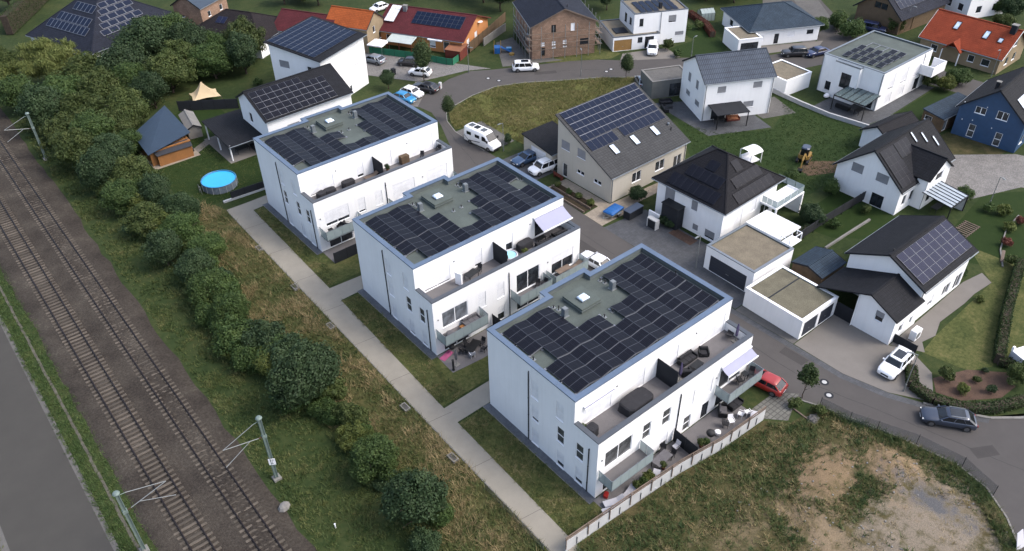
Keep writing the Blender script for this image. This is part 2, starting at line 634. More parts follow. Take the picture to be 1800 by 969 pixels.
mat('sleeper_concrete', (0.076, 0.064, 0.051), 0.95, 0.25, 2.0, bump=0.3, bscale=20, rand=0.3)
mat('wood_warm', (0.216, 0.093, 0.0252), 0.75, 0.18, 1.5, bump=0.2, bscale=12, rand=0.12)
mat('wood_grey', (0.132, 0.099, 0.078), 0.85, 0.22, 1.5, bump=0.2, bscale=12, rand=0.15)
mat('wood_old', (0.087, 0.057, 0.033), 0.9, 0.3, 1.2, bump=0.3, bscale=12, rand=0.18)
mat('wood_red', (0.102, 0.021, 0.0132), 0.8, 0.2, 1.2, rand=0.1)
mat('bark', (0.045, 0.033, 0.024), 0.95, 0.35, 3.0, bump=0.6, bscale=12)
mat('tyre', (0.012, 0.012, 0.013), 0.8, 0.1, 3.0)
mat('rim', (0.168, 0.171, 0.18), 0.35, 0.1, 3.0, metal=0.7)
mat('rubber_black', (0.012, 0.012, 0.014), 0.7, 0.1, 3.0)
mat('soil_red', (0.0648, 0.0384, 0.0264), 0.95, 0.3, 1.2, bump=0.8, bscale=8, fine=0.5)
mat('soil', (0.072, 0.045, 0.0252), 0.95, 0.3, 1.0, bump=0.8, bscale=8, fine=0.5)
mat('stone', (0.156, 0.15, 0.141), 0.9, 0.25, 2.0, bump=0.6, bscale=8, rand=0.2)
mat('stone_dark', (0.066, 0.063, 0.063), 0.9, 0.25, 2.0, bump=0.6, bscale=8, rand=0.2)
mat('pool_blue', (0.024, 0.336, 0.624), 0.25, 0.06, 0.6, bump=0.35, bscale=3.0, spec=0.6)
mat('spa_blue', (0.272, 0.561, 0.68), 0.25, 0.10, 2.5, bump=0.35, bscale=5.0, spec=0.6)
mat('pool_wall', (0.132, 0.156, 0.186), 0.7, 0.25, 3.0)
mat('tarp_blue', (0.0072, 0.078, 0.252), 0.6, 0.2, 2.0, bump=0.4, bscale=4)
mat('net_green', (0.015, 0.126, 0.069), 0.8, 0.15, 1.5, bump=0.2, bscale=30)
mat('yellow_paint', (0.24, 0.147, 0.036), 0.6, 0.2, 2.0)
mat('red_paint', (0.252, 0.015, 0.012), 0.45, 0.1, 2.0)
mat('pink_cloth', (0.351, 0.078, 0.1716), 0.9, 0.2, 2.0)
mat('lamp_glass', (0.75, 0.76, 0.74), 0.3, 0.02, 1.0)
mat('tail_red', (0.18, 0.006, 0.0072), 0.25, 0.05, 1.0)
mat('terracotta', (0.18, 0.072, 0.036), 0.85, 0.2, 2.0)
mat('blind_white', (0.62, 0.625, 0.65), 0.7, 0.04, 1.0)
mat('sign_black', (0.012, 0.012, 0.012), 0.6, 0.05, 1.0)
strip_mat('shutter_white', (0.7, 0.71, 0.74), 0.055, 'Y', 0.35, dark=0.86)
strip_mat('shutter_grey', (0.198, 0.204, 0.222), 0.055, 'Y', 0.35, dark=0.82)
strip_mat('garage_dark', (0.021, 0.0252, 0.0372), 0.42, 'Y', 0.3, dark=0.55)
strip_mat('garage_white', (0.6, 0.62, 0.66), 0.42, 'Y', 0.3, dark=0.85)
strip_mat('garage_wood', (0.252, 0.141, 0.045), 0.12, 'Y', 0.4, dark=0.7)
strip_mat('boards_warm', (0.24, 0.105, 0.033), 0.14, 'X', 0.4, dark=0.75, var=0.15)
strip_mat('boards_old', (0.096, 0.063, 0.036), 0.20, 'X', 0.6, dark=0.6, var=0.3)
strip_mat('boards_grey', (0.12, 0.123, 0.12), 0.22, 'X', 0.4, dark=0.8)
strip_mat('boards_blue', (0.018, 0.054, 0.123), 0.16, 'Y', 0.4, dark=0.75, var=0.12)
strip_mat('privacy_strip', (0.0132, 0.0144, 0.0192), 0.19, 'Y', 0.3, dark=0.6, var=0.2)
strip_mat('sheet_blue', (0.018, 0.033, 0.055), 0.30, 'X', 0.5, dark=0.8, rough=0.5)
strip_mat('sheet_polycarb', (0.3744, 0.4134, 0.39), 0.20, 'X', 0.3, dark=0.85, rough=0.35)
strip_mat('slat_white', (0.68, 0.7, 0.73), 0.16, 'X', 0.5, dark=0.8)
glass_mat('pane_dark', (0.022, 0.026, 0.032))
glass_mat('pane_mid', (0.066, 0.069, 0.072), 0.12)
glass_mat('pane_curtain', (0.12, 0.132, 0.15), 0.25)
glass_mat('car_glass', (0.01, 0.012, 0.015), 0.06)
glass_mat('skylight_glass', (0.46, 0.54, 0.66), 0.15)
clear_mat('balcony_glass', (0.36, 0.43, 0.44), 0.50, 0.3)
clear_mat('smoked_glass', (0.10, 0.135, 0.14), 0.72, 0.12)
clear_mat('pergola_glass', (0.46, 0.52, 0.58), 0.55, 0.2)
clear_mat('greenhouse_glass', (0.45, 0.52, 0.52), 0.45, 0.15)
clear_mat('mesh_fence', (0.5, 0.5, 0.5), 0.07, 0.6)
tile_mat('tiles_dark', (0.0125, 0.0135, 0.017), 0.30, 0.36, spec=0.15)
tile_mat('tiles_black', (0.0105, 0.0105, 0.0135), 0.30, 0.36, spec=0.15)
tile_mat('tiles_grey', (0.0492, 0.0504, 0.0528), 0.45, 0.36, var=0.10, dirt=0.15, spec=0.15)
tile_mat('tiles_slate', (0.028, 0.044, 0.064), 0.30, 0.34, var=0.12, spec=0.15)
tile_mat('tiles_ribbed', (0.06875, 0.0836, 0.11), 0.30, 0.9, var=0.05, gap=0.075, bump=1.0, spec=0.15)
tile_mat('tiles_brown', (0.017, 0.0135, 0.0145), 0.30, 0.36, spec=0.15)
tile_mat('tiles_night', (0.016, 0.019, 0.03), 0.30, 0.36, spec=0.15)
tile_mat('tiles_red', (0.231, 0.045, 0.0196), 0.30, 0.38, var=0.12, bump=0.9, spec=0.15)
tile_mat('tiles_orange', (0.3, 0.075, 0.021), 0.30, 0.36, var=0.10, spec=0.15)
tile_mat('tiles_maroon', (0.081, 0.018, 0.0216), 0.30, 0.36, var=0.08, spec=0.15)
tile_mat('brick_wall', (0.27, 0.175, 0.125), 0.38, 0.25, var=0.16, gap=0.022, bump=0.3, offset=0.5, dirt=0.3)
tile_mat('cobbles', (0.18, 0.171, 0.162), 0.22, 0.16, var=0.22, gap=0.02, bump=0.5, offset=0.5)
tile_mat('paver_dark', (0.06, 0.063, 0.069), 0.4, 0.4, var=0.12, gap=0.012, bump=0.3, offset=0.5)
tile_mat('paver_sand', (0.24, 0.204, 0.162), 0.5, 0.5, var=0.10, gap=0.012, bump=0.3, offset=0.5)
tile_mat('paver_grey', (0.141, 0.132, 0.123), 0.30, 0.20, var=0.10, gap=0.012, bump=0.3, offset=0.5)
tile_mat('grid_pavers', (0.132, 0.129, 0.114), 0.6, 0.4, var=0.12, gap=0.06, bump=0.6)


def panel_mat(name, col, frame_line, cw=0.165, ch=0.165, line=0.010, rough=0.40, spec=0.10):
    m = tile_mat(name, col, cw, ch, var=0.16, gap=line, rough=rough, bump=0.05, dirt=0.10, spec=spec)
    for n in m.node_tree.nodes:
        if n.type == 'TEX_BRICK':
            n.inputs['Mortar'].default_value = (*frame_line, 1)
    return m


panel_mat('cells_black', (0.0045, 0.0052, 0.0092), (0.022, 0.024, 0.034), 0.9, 0.16, 0.016, spec=0.10)
panel_mat('cells_blue', (0.0045, 0.0095, 0.026), (0.012, 0.018, 0.036), 0.165, 0.165, 0.008)
panel_mat('cells_violet', (0.0068, 0.0095, 0.028), (0.03, 0.034, 0.08), 0.165, 0.165, 0.008, spec=0.12)
mat('panel_frame', (0.075, 0.080, 0.095), 0.4, 0.1, 2.0, metal=0.5)
mat('panel_frame_silver', (0.20, 0.21, 0.235), 0.4, 0.1, 2.0, metal=0.4)
mat('panel_black', (0.0104, 0.0112, 0.016), 0.4, 0.1, 2.0)

# grounds
ground_mat('grass_ground', [(0.32, (0.0135, 0.023, 0.0075)), (0.48, (0.024, 0.038, 0.0115)), (0.60, (0.044, 0.052, 0.018)), (0.78, (0.088, 0.078, 0.036))], scale=0.15, mid=1.5)
ground_mat('lawn', [(0.30, (0.01008, 0.021, 0.00432)), (0.5, (0.01428, 0.02856, 0.00576)), (0.72, (0.0231, 0.03444, 0.00792))], bump=0.4)
ground_mat('lawn_strip', [(0.34, (0.018, 0.028, 0.009)), (0.46, (0.044, 0.056, 0.017)), (0.56, (0.082, 0.084, 0.030)), (0.70, (0.15, 0.125, 0.060))], scale=0.35, mid=2.4, fine=9)
ground_mat('meadow_ground', [(0.34, (0.0238, 0.0306, 0.0102)), (0.47, (0.0425, 0.0476, 0.01615)), (0.57, (0.0833, 0.0714, 0.0306)), (0.70, (0.17, 0.1275, 0.06375))], scale=0.2, mid=1.4)
ground_mat('asphalt', [(0.25, (0.05456, 0.05084, 0.0496)), (0.5, (0.06696, 0.06262, 0.06076)), (0.8, (0.0837, 0.07874, 0.07564))], scale=0.06, mid=0.5, fine=30, bump=0.15, rough=0.9)
ground_mat('asphalt_lane', [(0.25, (0.042, 0.040, 0.037)), (0.5, (0.051, 0.049, 0.045)), (0.8, (0.064, 0.061, 0.055))], scale=0.09, mid=0.5, fine=30, bump=0.15, rough=0.9)
ground_mat('path_asphalt', [(0.25, (0.174, 0.1591, 0.134)), (0.5, (0.222, 0.2064, 0.175)), (0.8, (0.278, 0.258, 0.220))], scale=0.10, mid=0.7, fine=25, bump=0.2, rough=0.95)
ground_mat('concrete_drive', [(0.25, (0.1188, 0.1116, 0.1008)), (0.5, (0.1476, 0.1368, 0.126)), (0.8, (0.18, 0.1692, 0.1548))], scale=0.10, mid=0.6, fine=25, bump=0.15, rough=0.95)
ground_mat('ballast', [(0.33, (0.014, 0.0115, 0.0095)), (0.46, (0.033, 0.0275, 0.023)), (0.57, (0.056, 0.048, 0.039)), (0.70, (0.12, 0.105, 0.088))], scale=0.22, mid=4.5, fine=11, bump=1.0)
ground_mat('fine_gravel', [(0.30, (0.054, 0.0594, 0.0702)), (0.50, (0.09, 0.0972, 0.1098)), (0.80, (0.153, 0.162, 0.171))], scale=0.5, mid=3, fine=9, bump=0.9)
ground_mat('gravel_yard', [(0.28, (0.06, 0.0588, 0.0564)), (0.5, (0.096, 0.093, 0.0888)), (0.8, (0.144, 0.138, 0.129))], scale=0.2, mid=1.5, fine=10, bump=0.7)
ground_mat('bed_soil', [(0.3, (0.0168, 0.0192, 0.0096)), (0.5, (0.036, 0.027, 0.0168)), (0.75, (0.06, 0.045, 0.03))], scale=0.4, mid=2.5, fine=9, bump=0.9)
ground_mat('lot_ground', [(0.30, (0.0186, 0.02356, 0.00806)), (0.46, (0.0341, 0.0372, 0.01364)), (0.60, (0.0806, 0.0651, 0.031)), (0.78, (0.1488, 0.1054, 0.0558))], scale=0.16, mid=0.9, fine=10, bump=0.9,
           patches=[((20.5, -20.5), (5.2, 4.8), (0.190, 0.158, 0.122)), ((14.0, -19.5), (5.0, 3.4), (0.165, 0.138, 0.106)),
                    ((17.2, -12.0), (4.2, 2.6), (0.165, 0.118, 0.072)), ((22.8, -15.0), (2.9, 3.0), (0.195, 0.140, 0.086)), ((11.6, -14.6), (2.2, 4.2), (0.170, 0.130, 0.085)),
                    ((6.0, -10.5), (3.2, 1.7), (0.120, 0.095, 0.055)), ((2.0, -14.5), (3.4, 2.0), (0.120, 0.095, 0.055)), ((22.0, -19.0), (1.2, 3.2), (0.085, 0.085, 0.088))])


def sheet(name, pts, z, m, kind='structure', t=0.0):
    mb = MB()
    if t > 0:
        mb.prism(pts, z - t, z)
    else:
        a = sum(pts[i][0] * pts[(i + 1) % len(pts)][1] - pts[(i + 1) % len(pts)][0] * pts[i][1] for i in range(len(pts)))
        p = pts if a > 0 else pts[::-1]
        mb.add([(x, y, z) for x, y in p], [tuple(range(len(p)))])
    return struct(mb.build(name, m), kind)


def rect(x0, y0, x1, y1):
    return [(x0, y0), (x1, y0), (x1, y1), (x0, y1)]


# the ground, one sheet to the horizon
sheet('ground', rect(-900, -900, 1100, 1100), 0.0, 'grass_ground')
# service lane west of the railway, with its worn edge
sheet('lane_verge', rect(-41.6, -120, -33.85, 320), 0.006, 'gravel_yard')
sheet('lane', [(-41.0, -120), (-34.3, -120), (-34.3, 320), (-41.0, 320)], 0.014, 'asphalt_lane')
# railway: ballast bed
bb = MB()
xs = [(-31.6, 0.0), (-31.0, 0.14), (-30.3, 0.24), (-26.8, 0.20), (-26.2, 0.20), (-25.9, 0.24), (-22.7, 0.24), (-21.9, 0.10), (-21.4, 0.0)]
ys = list(np.linspace(-60, 160, 90))
rg = []
rnd = random.Random(3)
for y in ys:
    sh = 0.011 * max(0, y - 30)
    rg.append([(x + (rnd.uniform(-.22, .22) if i in (0, 1, 7, 8) else 0) + (sh if i >= 7 else 0), y, z + (rnd.uniform(-.015, .015) if z > 0 else 0.0)) for i, (x, z) in enumerate(xs)])
bb.loft(rg, closed=False, caps=False)
bb.f = [f[::-1] for f in bb.f]
struct(bb.build('ballast_bed', 'ballast', smooth=True))

# tracks
rail_prof = [(-0.07, 0), (0.07, 0), (0.07, 0.025), (0.012, 0.05), (0.012, 0.11), (0.036, 0.12), (0.036, 0.16), (-0.036, 0.16), (-0.036, 0.12), (-0.012, 0.11), (-0.012, 0.05), (-0.07, 0.025)]


def track(cx, label, z0, y0, y1, infill):
    t = thing('railway_track', label, 'railway track', (cx, 0, 0))
    for sx in (-0.76, 0.76):
        mb = MB()
        mb.loft([[(sx + a, y, z0 + b) for a, b in rail_prof] for y in (-60, 160)])
        mb.build('rail', 'rail_steel', t)
    sm = MB().box(-1.3, -0.13, -0.12, 1.3, 0.13, 0.0).mesh('sleeper', 'sleeper_concrete', bevel=0.02, seg=1)
    fm = MB()
    n = int((y1 - y0) / 0.62)
    for i in range(n):
        put('sleeper', sm, t, (rnd.uniform(-.03, .03), y0 + i * 0.62, z0 + rnd.uniform(-.012, .006)), rnd.uniform(-.01, .01))
    far = MB()
    for y in np.concatenate([np.arange(-60, y0 - 0.3, 0.62), np.arange(y0 + n * 0.62, 160, 0.62)]):
        far.box(-1.3, y - 0.13, z0 - 0.12, 1.3, y + 0.13, z0)
    struct(far.build('sleeper_run', 'sleeper_concrete', t), 'stuff')
    if infill:
        g = MB()
        rr = []
        for y in np.arange(-60, 160, 0.21):
            rr.append([(x, y, z0 + h + rnd.uniform(-.045, .022)) for x, h in ((-.70, -.03), (-.45, .012), (-.2, .022), (.05, .02), (.3, .018), (.5, .01), (.70, -.03))])
        g.loft(rr, closed=False, caps=False)
        g.f = [f[::-1] for f in g.f]
        struct(g.build('ballast_infill', 'ballast', t), 'stuff')
    return t


track(-24.2, 'right-hand railway track beside the hedgerow, sleepers half buried in ballast', 0.275, 10, 124, True)
track(-28.55, 'left-hand railway track with pale sleepers showing, next to the grey lane', 0.285, 14, 82, False)
# cable trough along the track
ct = MB()
for y in np.arange(-40, 140, 1.0):
    ct.cbox((-32.65 + rnd.uniform(-.05, .05), y, -0.02), (0.26, 0.985, 0.03 + rnd.uniform(0, .02)), rnd.uniform(-.04, .04))
o = ct.build('cable_trough', 'trough_stone')
tag(o, 'thin line of concrete cable trough covers along the left edge of the ballast', 'cable trough')

# streets
ROAD = [(23, -26.3), (25.3, -24.1), (27.0, -21.6), (27.6, -18.6), (26.4, -13.0), (24.4, -6.6), (22.6, -2.6), (22.6, 15), (23, 23), (23.4, 40), (24, 53.5), (28.1, 59.9), (30.8, 65.9), (32.2, 70.4), (31.8, 73.2), (29.0, 77.4),
        (34.6, 76.3), (41.8, 78.8), (46.7, 78.9), (50, 76.8), (62.4, 70.6), (66.7, 67.7), (69.4, 64.9), (76.2, 60.1), (84, 53.7), (91.5, 48.4), (101, 45), (106, 49), (113, 61), (128, 75), (133, 71), (121, 57), (113, 46.5),
        (108.5, 38), (107.6, 26), (109, 8), (118, -30), (112, -32), (101.5, 4), (101, 24), (100.8, 35.5), (97, 39.2), (90.5, 41.2), (80, 49.6), (67.1, 57.2), (62.2, 61.7), (57, 64.8), (50.6, 69.1), (45.9, 71.1), (40.9, 71), (36.6, 70), (33.8, 68.6), (32.3, 66.3),
        (31.2, 62.7), (31.0, 50), (30.4, 36.8), (30.0, 24.2), (29.7, 7.4), (29.8, 0.5), (29.9, -5.4), (31, -9.8), (32.5, -13.1), (34.0, -15.9), (35.3, -17.9), (37.8, -20), (46, -25), (90, -52), (80, -64), (40, -44), (24, -62), (10, -62)]
sheet('road', ROAD, 0.016, 'asphalt')


def kerb(pts, wdt=0.16, h=0.10, name='kerb', m='concrete'):
    mb = MB()
    for i in range(len(pts) - 1):
        a, b = Vector((*pts[i], 0)), Vector((*pts[i + 1], 0))
        L = (b - a).length
        k = max(1, int(L / 1.0))
        for j in range(k):
            p, q = a.lerp(b, j / k), a.lerp(b, (j + 0.985) / k)
            mb.beam(p + Vector((0, 0, h / 2 - 0.02)), q + Vector((0, 0, h / 2 - 0.02)), wdt, h)
    return struct(mb.build(name, m))


kerb([(23, -26.3), (25.3, -24.1), (27.0, -21.6), (27.6, -18.6), (26.4, -13.0), (24.4, -6.6), (23.4, -4.4)], h=0.08)
kerb([(32.3, -12.8), (34.0, -15.9), (35.3, -17.9), (37.8, -20), (46, -25)], 0.28, 0.12)
kerb([(30.9, 55), (31.2, 62.7), (32.3, 66.3), (33.8, 68.6), (36.6, 70), (40.9, 71), (45.9, 71.1), (50.6, 69.1), (57, 64.8), (62.2, 61.7), (67.1, 57.2)], 0.14, 0.08)
# darker paved gutter along the east side of the street
gut = [(29.7, 9.0), (29.85, 0.5), (29.95, -5.4), (31, -9.8), (32.5, -13.1), (34.0, -15.9), (35.3, -17.9)]
sheet('gutter_strip', gut + [(x - 0.75, y - 0.2) for x, y in gut[::-1]], 0.021, 'paver_dark')
sheet('gutter_strip', [(34.6, -17.2), (35.4, -18.1), (46, -24.8), (60, -33), (59.5, -34), (45.4, -25.8)], 0.021, 'paver_dark')

# footpath by the flats with its branches
sheet('footpath', [(-6.5, -3.2), (-4.45, -3.6), (-3.92, 14.9), (0.2, 14.95), (12, 15.9), (20.4, 15.9), (20.4, 17.4), (0.9, 17.3), (-3.85, 17.2), (-3.05, 38.5), (0.0, 38.55), (20.4, 39.6), (20.4, 41.2), (1.4, 41.0), (-2.95, 41.3),
                   (-2.3, 62.8), (-0.3, 62.9), (20.4, 64.0), (20.4, 65.8), (0.7, 65.1), (-2.2, 65.1), (-5.05, 65.2)], 0.016, 'path_asphalt')
ed = MB()
for k in range(68):
    y = -3 + k
    x = -6.56 + 1.48 * (y + 3) / 68.2
    ed.cbox((x, y + 0.5, -0.03), (0.09, 0.985, 0.075), -0.0217 * -1)
struct(ed.build('path_edging', 'concrete'))
# lawn strips between path and flats, gravel splash strips at the walls
for i, (y0, y1) in enumerate(((-2.6, 14.7), (17.5, 38.3), (41.6, 62.6))):
    xr = lambda y: -3.95 + (y - 15) * 0.0345
    sheet('lawn_strip', [(xr(y0) - (0.4 if i == 0 else 0.05), y0), (22, y0 + .3), (22, y1), (xr(y1) + 0.1, y1)] if i else [(-4.4, y0), (-0.2, y0), (-0.2, y1), (-4.0, y1)], 0.008, 'lawn_strip')
for oy in (0, 23.8, 48.3):
    sheet('gravel_strip', rect(-0.78, oy - 0.2, 0.05, oy + 14.9), 0.022, 'fine_gravel')
    kerb([(-0.8, oy - 0.2), (-0.8, oy + 14.9)], 0.06, 0.08, 'strip_edging')
    sheet('apron', rect(20.2, oy - 0.5, 23.3, oy + 15.8), 0.013, 'paver_grey')
sheet('meadow', [(-12.5, -60), (-6.6, -60), (-6.58, -3), (-5.1, 65.2), (-6.3, 69.5), (-12.5, 70)], 0.005, 'meadow_ground')

# repairs and seams in the asphalt
ground_mat('asphalt_patch', [(0.25, (0.040, 0.038, 0.038)), (0.5, (0.050, 0.047, 0.046)), (0.8, (0.062, 0.059, 0.057))], scale=0.1, mid=0.8, fine=30, bump=0.2, rough=0.92)
mat('tar_seam', (0.022, 0.021, 0.021), 0.7, 0.2, 1.0)
for i, pts_ in enumerate(([(24.6, 26), (26.0, 26), (26.1, 31.5), (24.7, 31.6)], [(27.4, 40), (29.2, 40.1), (29.1, 42.2), (27.3, 42.1)], [(27.8, -2.0), (29.0, -2.1), (28.9, 0.8), (27.7, 0.7)], [(29.6, -19.5), (31.6, -20.6), (32.2, -19.6), (30.2, -18.4)], [(54, 70.2), (57.4, 68.2), (58, 69.2), (54.6, 71.2)], [(27.2, 14), (28.0, 14), (28.1, 22), (27.3, 22)])):
    sheet('road_patch', pts_, 0.0185, 'asphalt_patch')
sm_ = MB()
rnd = random.Random(8)
for a_, b__ in (((26.3, -4), (26.6, 24)), ((27.0, 24.2), (27.6, 53)), ((27.6, 53), (31.2, 66)), ((29.3, -14.6), (26.3, -4)), ((31.5, -23), (29.3, -14.6)), ((47, 75.2), (60, 67.6)), ((60, 67.6), (72, 58.2))):
    n_ = 14
    pv = None
    for k in range(n_ + 1):
        p_ = (a_[0] + (b__[0] - a_[0]) * k / n_ + rnd.uniform(-.07, .07), a_[1] + (b__[1] - a_[1]) * k / n_, 0.019)
        if pv:
            sm_.beam((*pv[:2], 0.0175), (*p_[:2], 0.0175), 0.05, 0.004)
        pv = p_
struct(sm_.build('road_seam', 'tar_seam'))
sm_ = MB()
for k in range(9):
    y = 2.5 + k * 7.1
    x = -6.5 + 1.46 * (y + 3) / 68.2
    sm_.beam((x + .05, y, 0.0165), (x + 2.35 + .012 * y, y - .35, 0.0165), 0.03, 0.004)
struct(sm_.build('path_joint', 'tar_seam'))

# ------------------------------------------------------------------ windows, shared by all houses
_wc = {}


def _cached(key, fn):
    if key not in _wc:
        _wc[key] = fn()
    return _wc[key]


def window(root, o, d, inn, s0, z0, w_, h, f=0.0, fm='frame_white', pane='pane_dark', sh='shutter_white', n=1, cross=False, door=False, sill=True, flush=0.035):
    """a window set in a wall opening: frame with panes, roller shutter drawn down by the share f, sill"""
    rz = math.atan2(d[1], d[0])
    loc = (o[0] + d[0] * s0, o[1] + d[1] * s0, z0)
    w_, h = round(w_, 2), round(h, 2)

    def mk_frame():
        mb = MB()
        a, y0, y1 = 0.065, 0.05, 0.12
        mb.box(0, y0, 0, a, y1, h).box(w_ - a, y0, 0, w_, y1, h).box(a, y0, 0, w_ - a, y1, a).box(a, y0, h - a, w_ - a, y1, h)
        for i in range(1, n):
            x = w_ * i / n
            mb.box(x - 0.045, y0 + 0.002, a, x + 0.045, y1, h - a)
        if cross:
            mb.box(a, y0 + 0.004, h * 0.5 - 0.04, w_ - a, y1, h * 0.5 + 0.04)
        return mb.mesh('window', fm)
    fr = put('door' if door else 'window', _cached(('f', w_, h, n, cross, fm), mk_frame), root, loc, rz)
    if f < 0.97:
        for i in range(n):
            x0, x1 = w_ * i / n + 0.05, w_ * (i + 1) / n - 0.05
            me = _cached(('p', round(x1 - x0, 2), h, pane), lambda: MB().box(0, 0.085, 0.05, x1 - x0, 0.1, h - 0.05).mesh('pane', pane))
            put('pane', me, fr, (x0, 0, 0))
    if f > 0.02:
        hh = round(h * f, 2)
        def mk_sh():
            mb = MB().box(0.025, flush, h - hh, w_ - 0.025, flush + 0.012, h)
            mb.box(0.025, flush - 0.008, h - hh, w_ - 0.025, flush + 0.02, h - hh + 0.05)
            return mb.mesh('shutter', sh)
        put('shutter', _cached(('s', w_, h, hh, sh, flush), mk_sh), fr)
    if sill and not door:
        put('sill', _cached(('l', w_, fm), lambda: MB().box(-0.03, -0.05, -0.035, w_ + 0.03, 0.06, 0.012).mesh('sill', fm)), fr)
    return fr


def panel_mesh(pw, ph, cells='cells_black', frame='panel_frame', t=0.035, b=0.02):
    def mk():
        mb = MB()
        mb.box(0, 0, 0, pw, ph, t - 0.004, 1)
        mb.add([(0, 0, t - .004), (pw, 0, t - .004), (pw, ph, t - .004), (0, ph, t - .004), (b, b, t), (pw - b, b, t), (pw - b, ph - b, t), (b, ph - b, t)],
               [(0, 1, 5, 4), (1, 2, 6, 5), (2, 3, 7, 6), (3, 0, 4, 7)], 1)
        mb.add([(b, b, t), (pw - b, b, t), (pw - b, ph - b, t), (b, ph - b, t)], [(0, 1, 2, 3)], 0)
        return mb.mesh('solar_panel', [cells, frame])
    return _cached(('panel', pw, ph, cells, frame, b), mk)


def downpipe(root, x, y, z1, off=(0, -0.06), r=0.055, m='pipe_grey'):
    mb = MB()
    mb.tube((x + off[0], y + off[1], 0.0), (x + off[0], y + off[1], z1 - 0.12), r, n=8)
    mb.tube((x + off[0], y + off[1], z1 - 0.14), (x, y, z1), r, n=8)
    for z in (1.2, 3.4, 5.6):
        if z < z1:
            mb.tube((x + off[0], y + off[1], z), (x + off[0], y + off[1], z + 0.05), r * 1.35, n=8)
    return mb.build('downpipe', m, root)


LX, TD, DY, HR, HT = 20.5, 2.93, 14.72, 9.83, 7.18


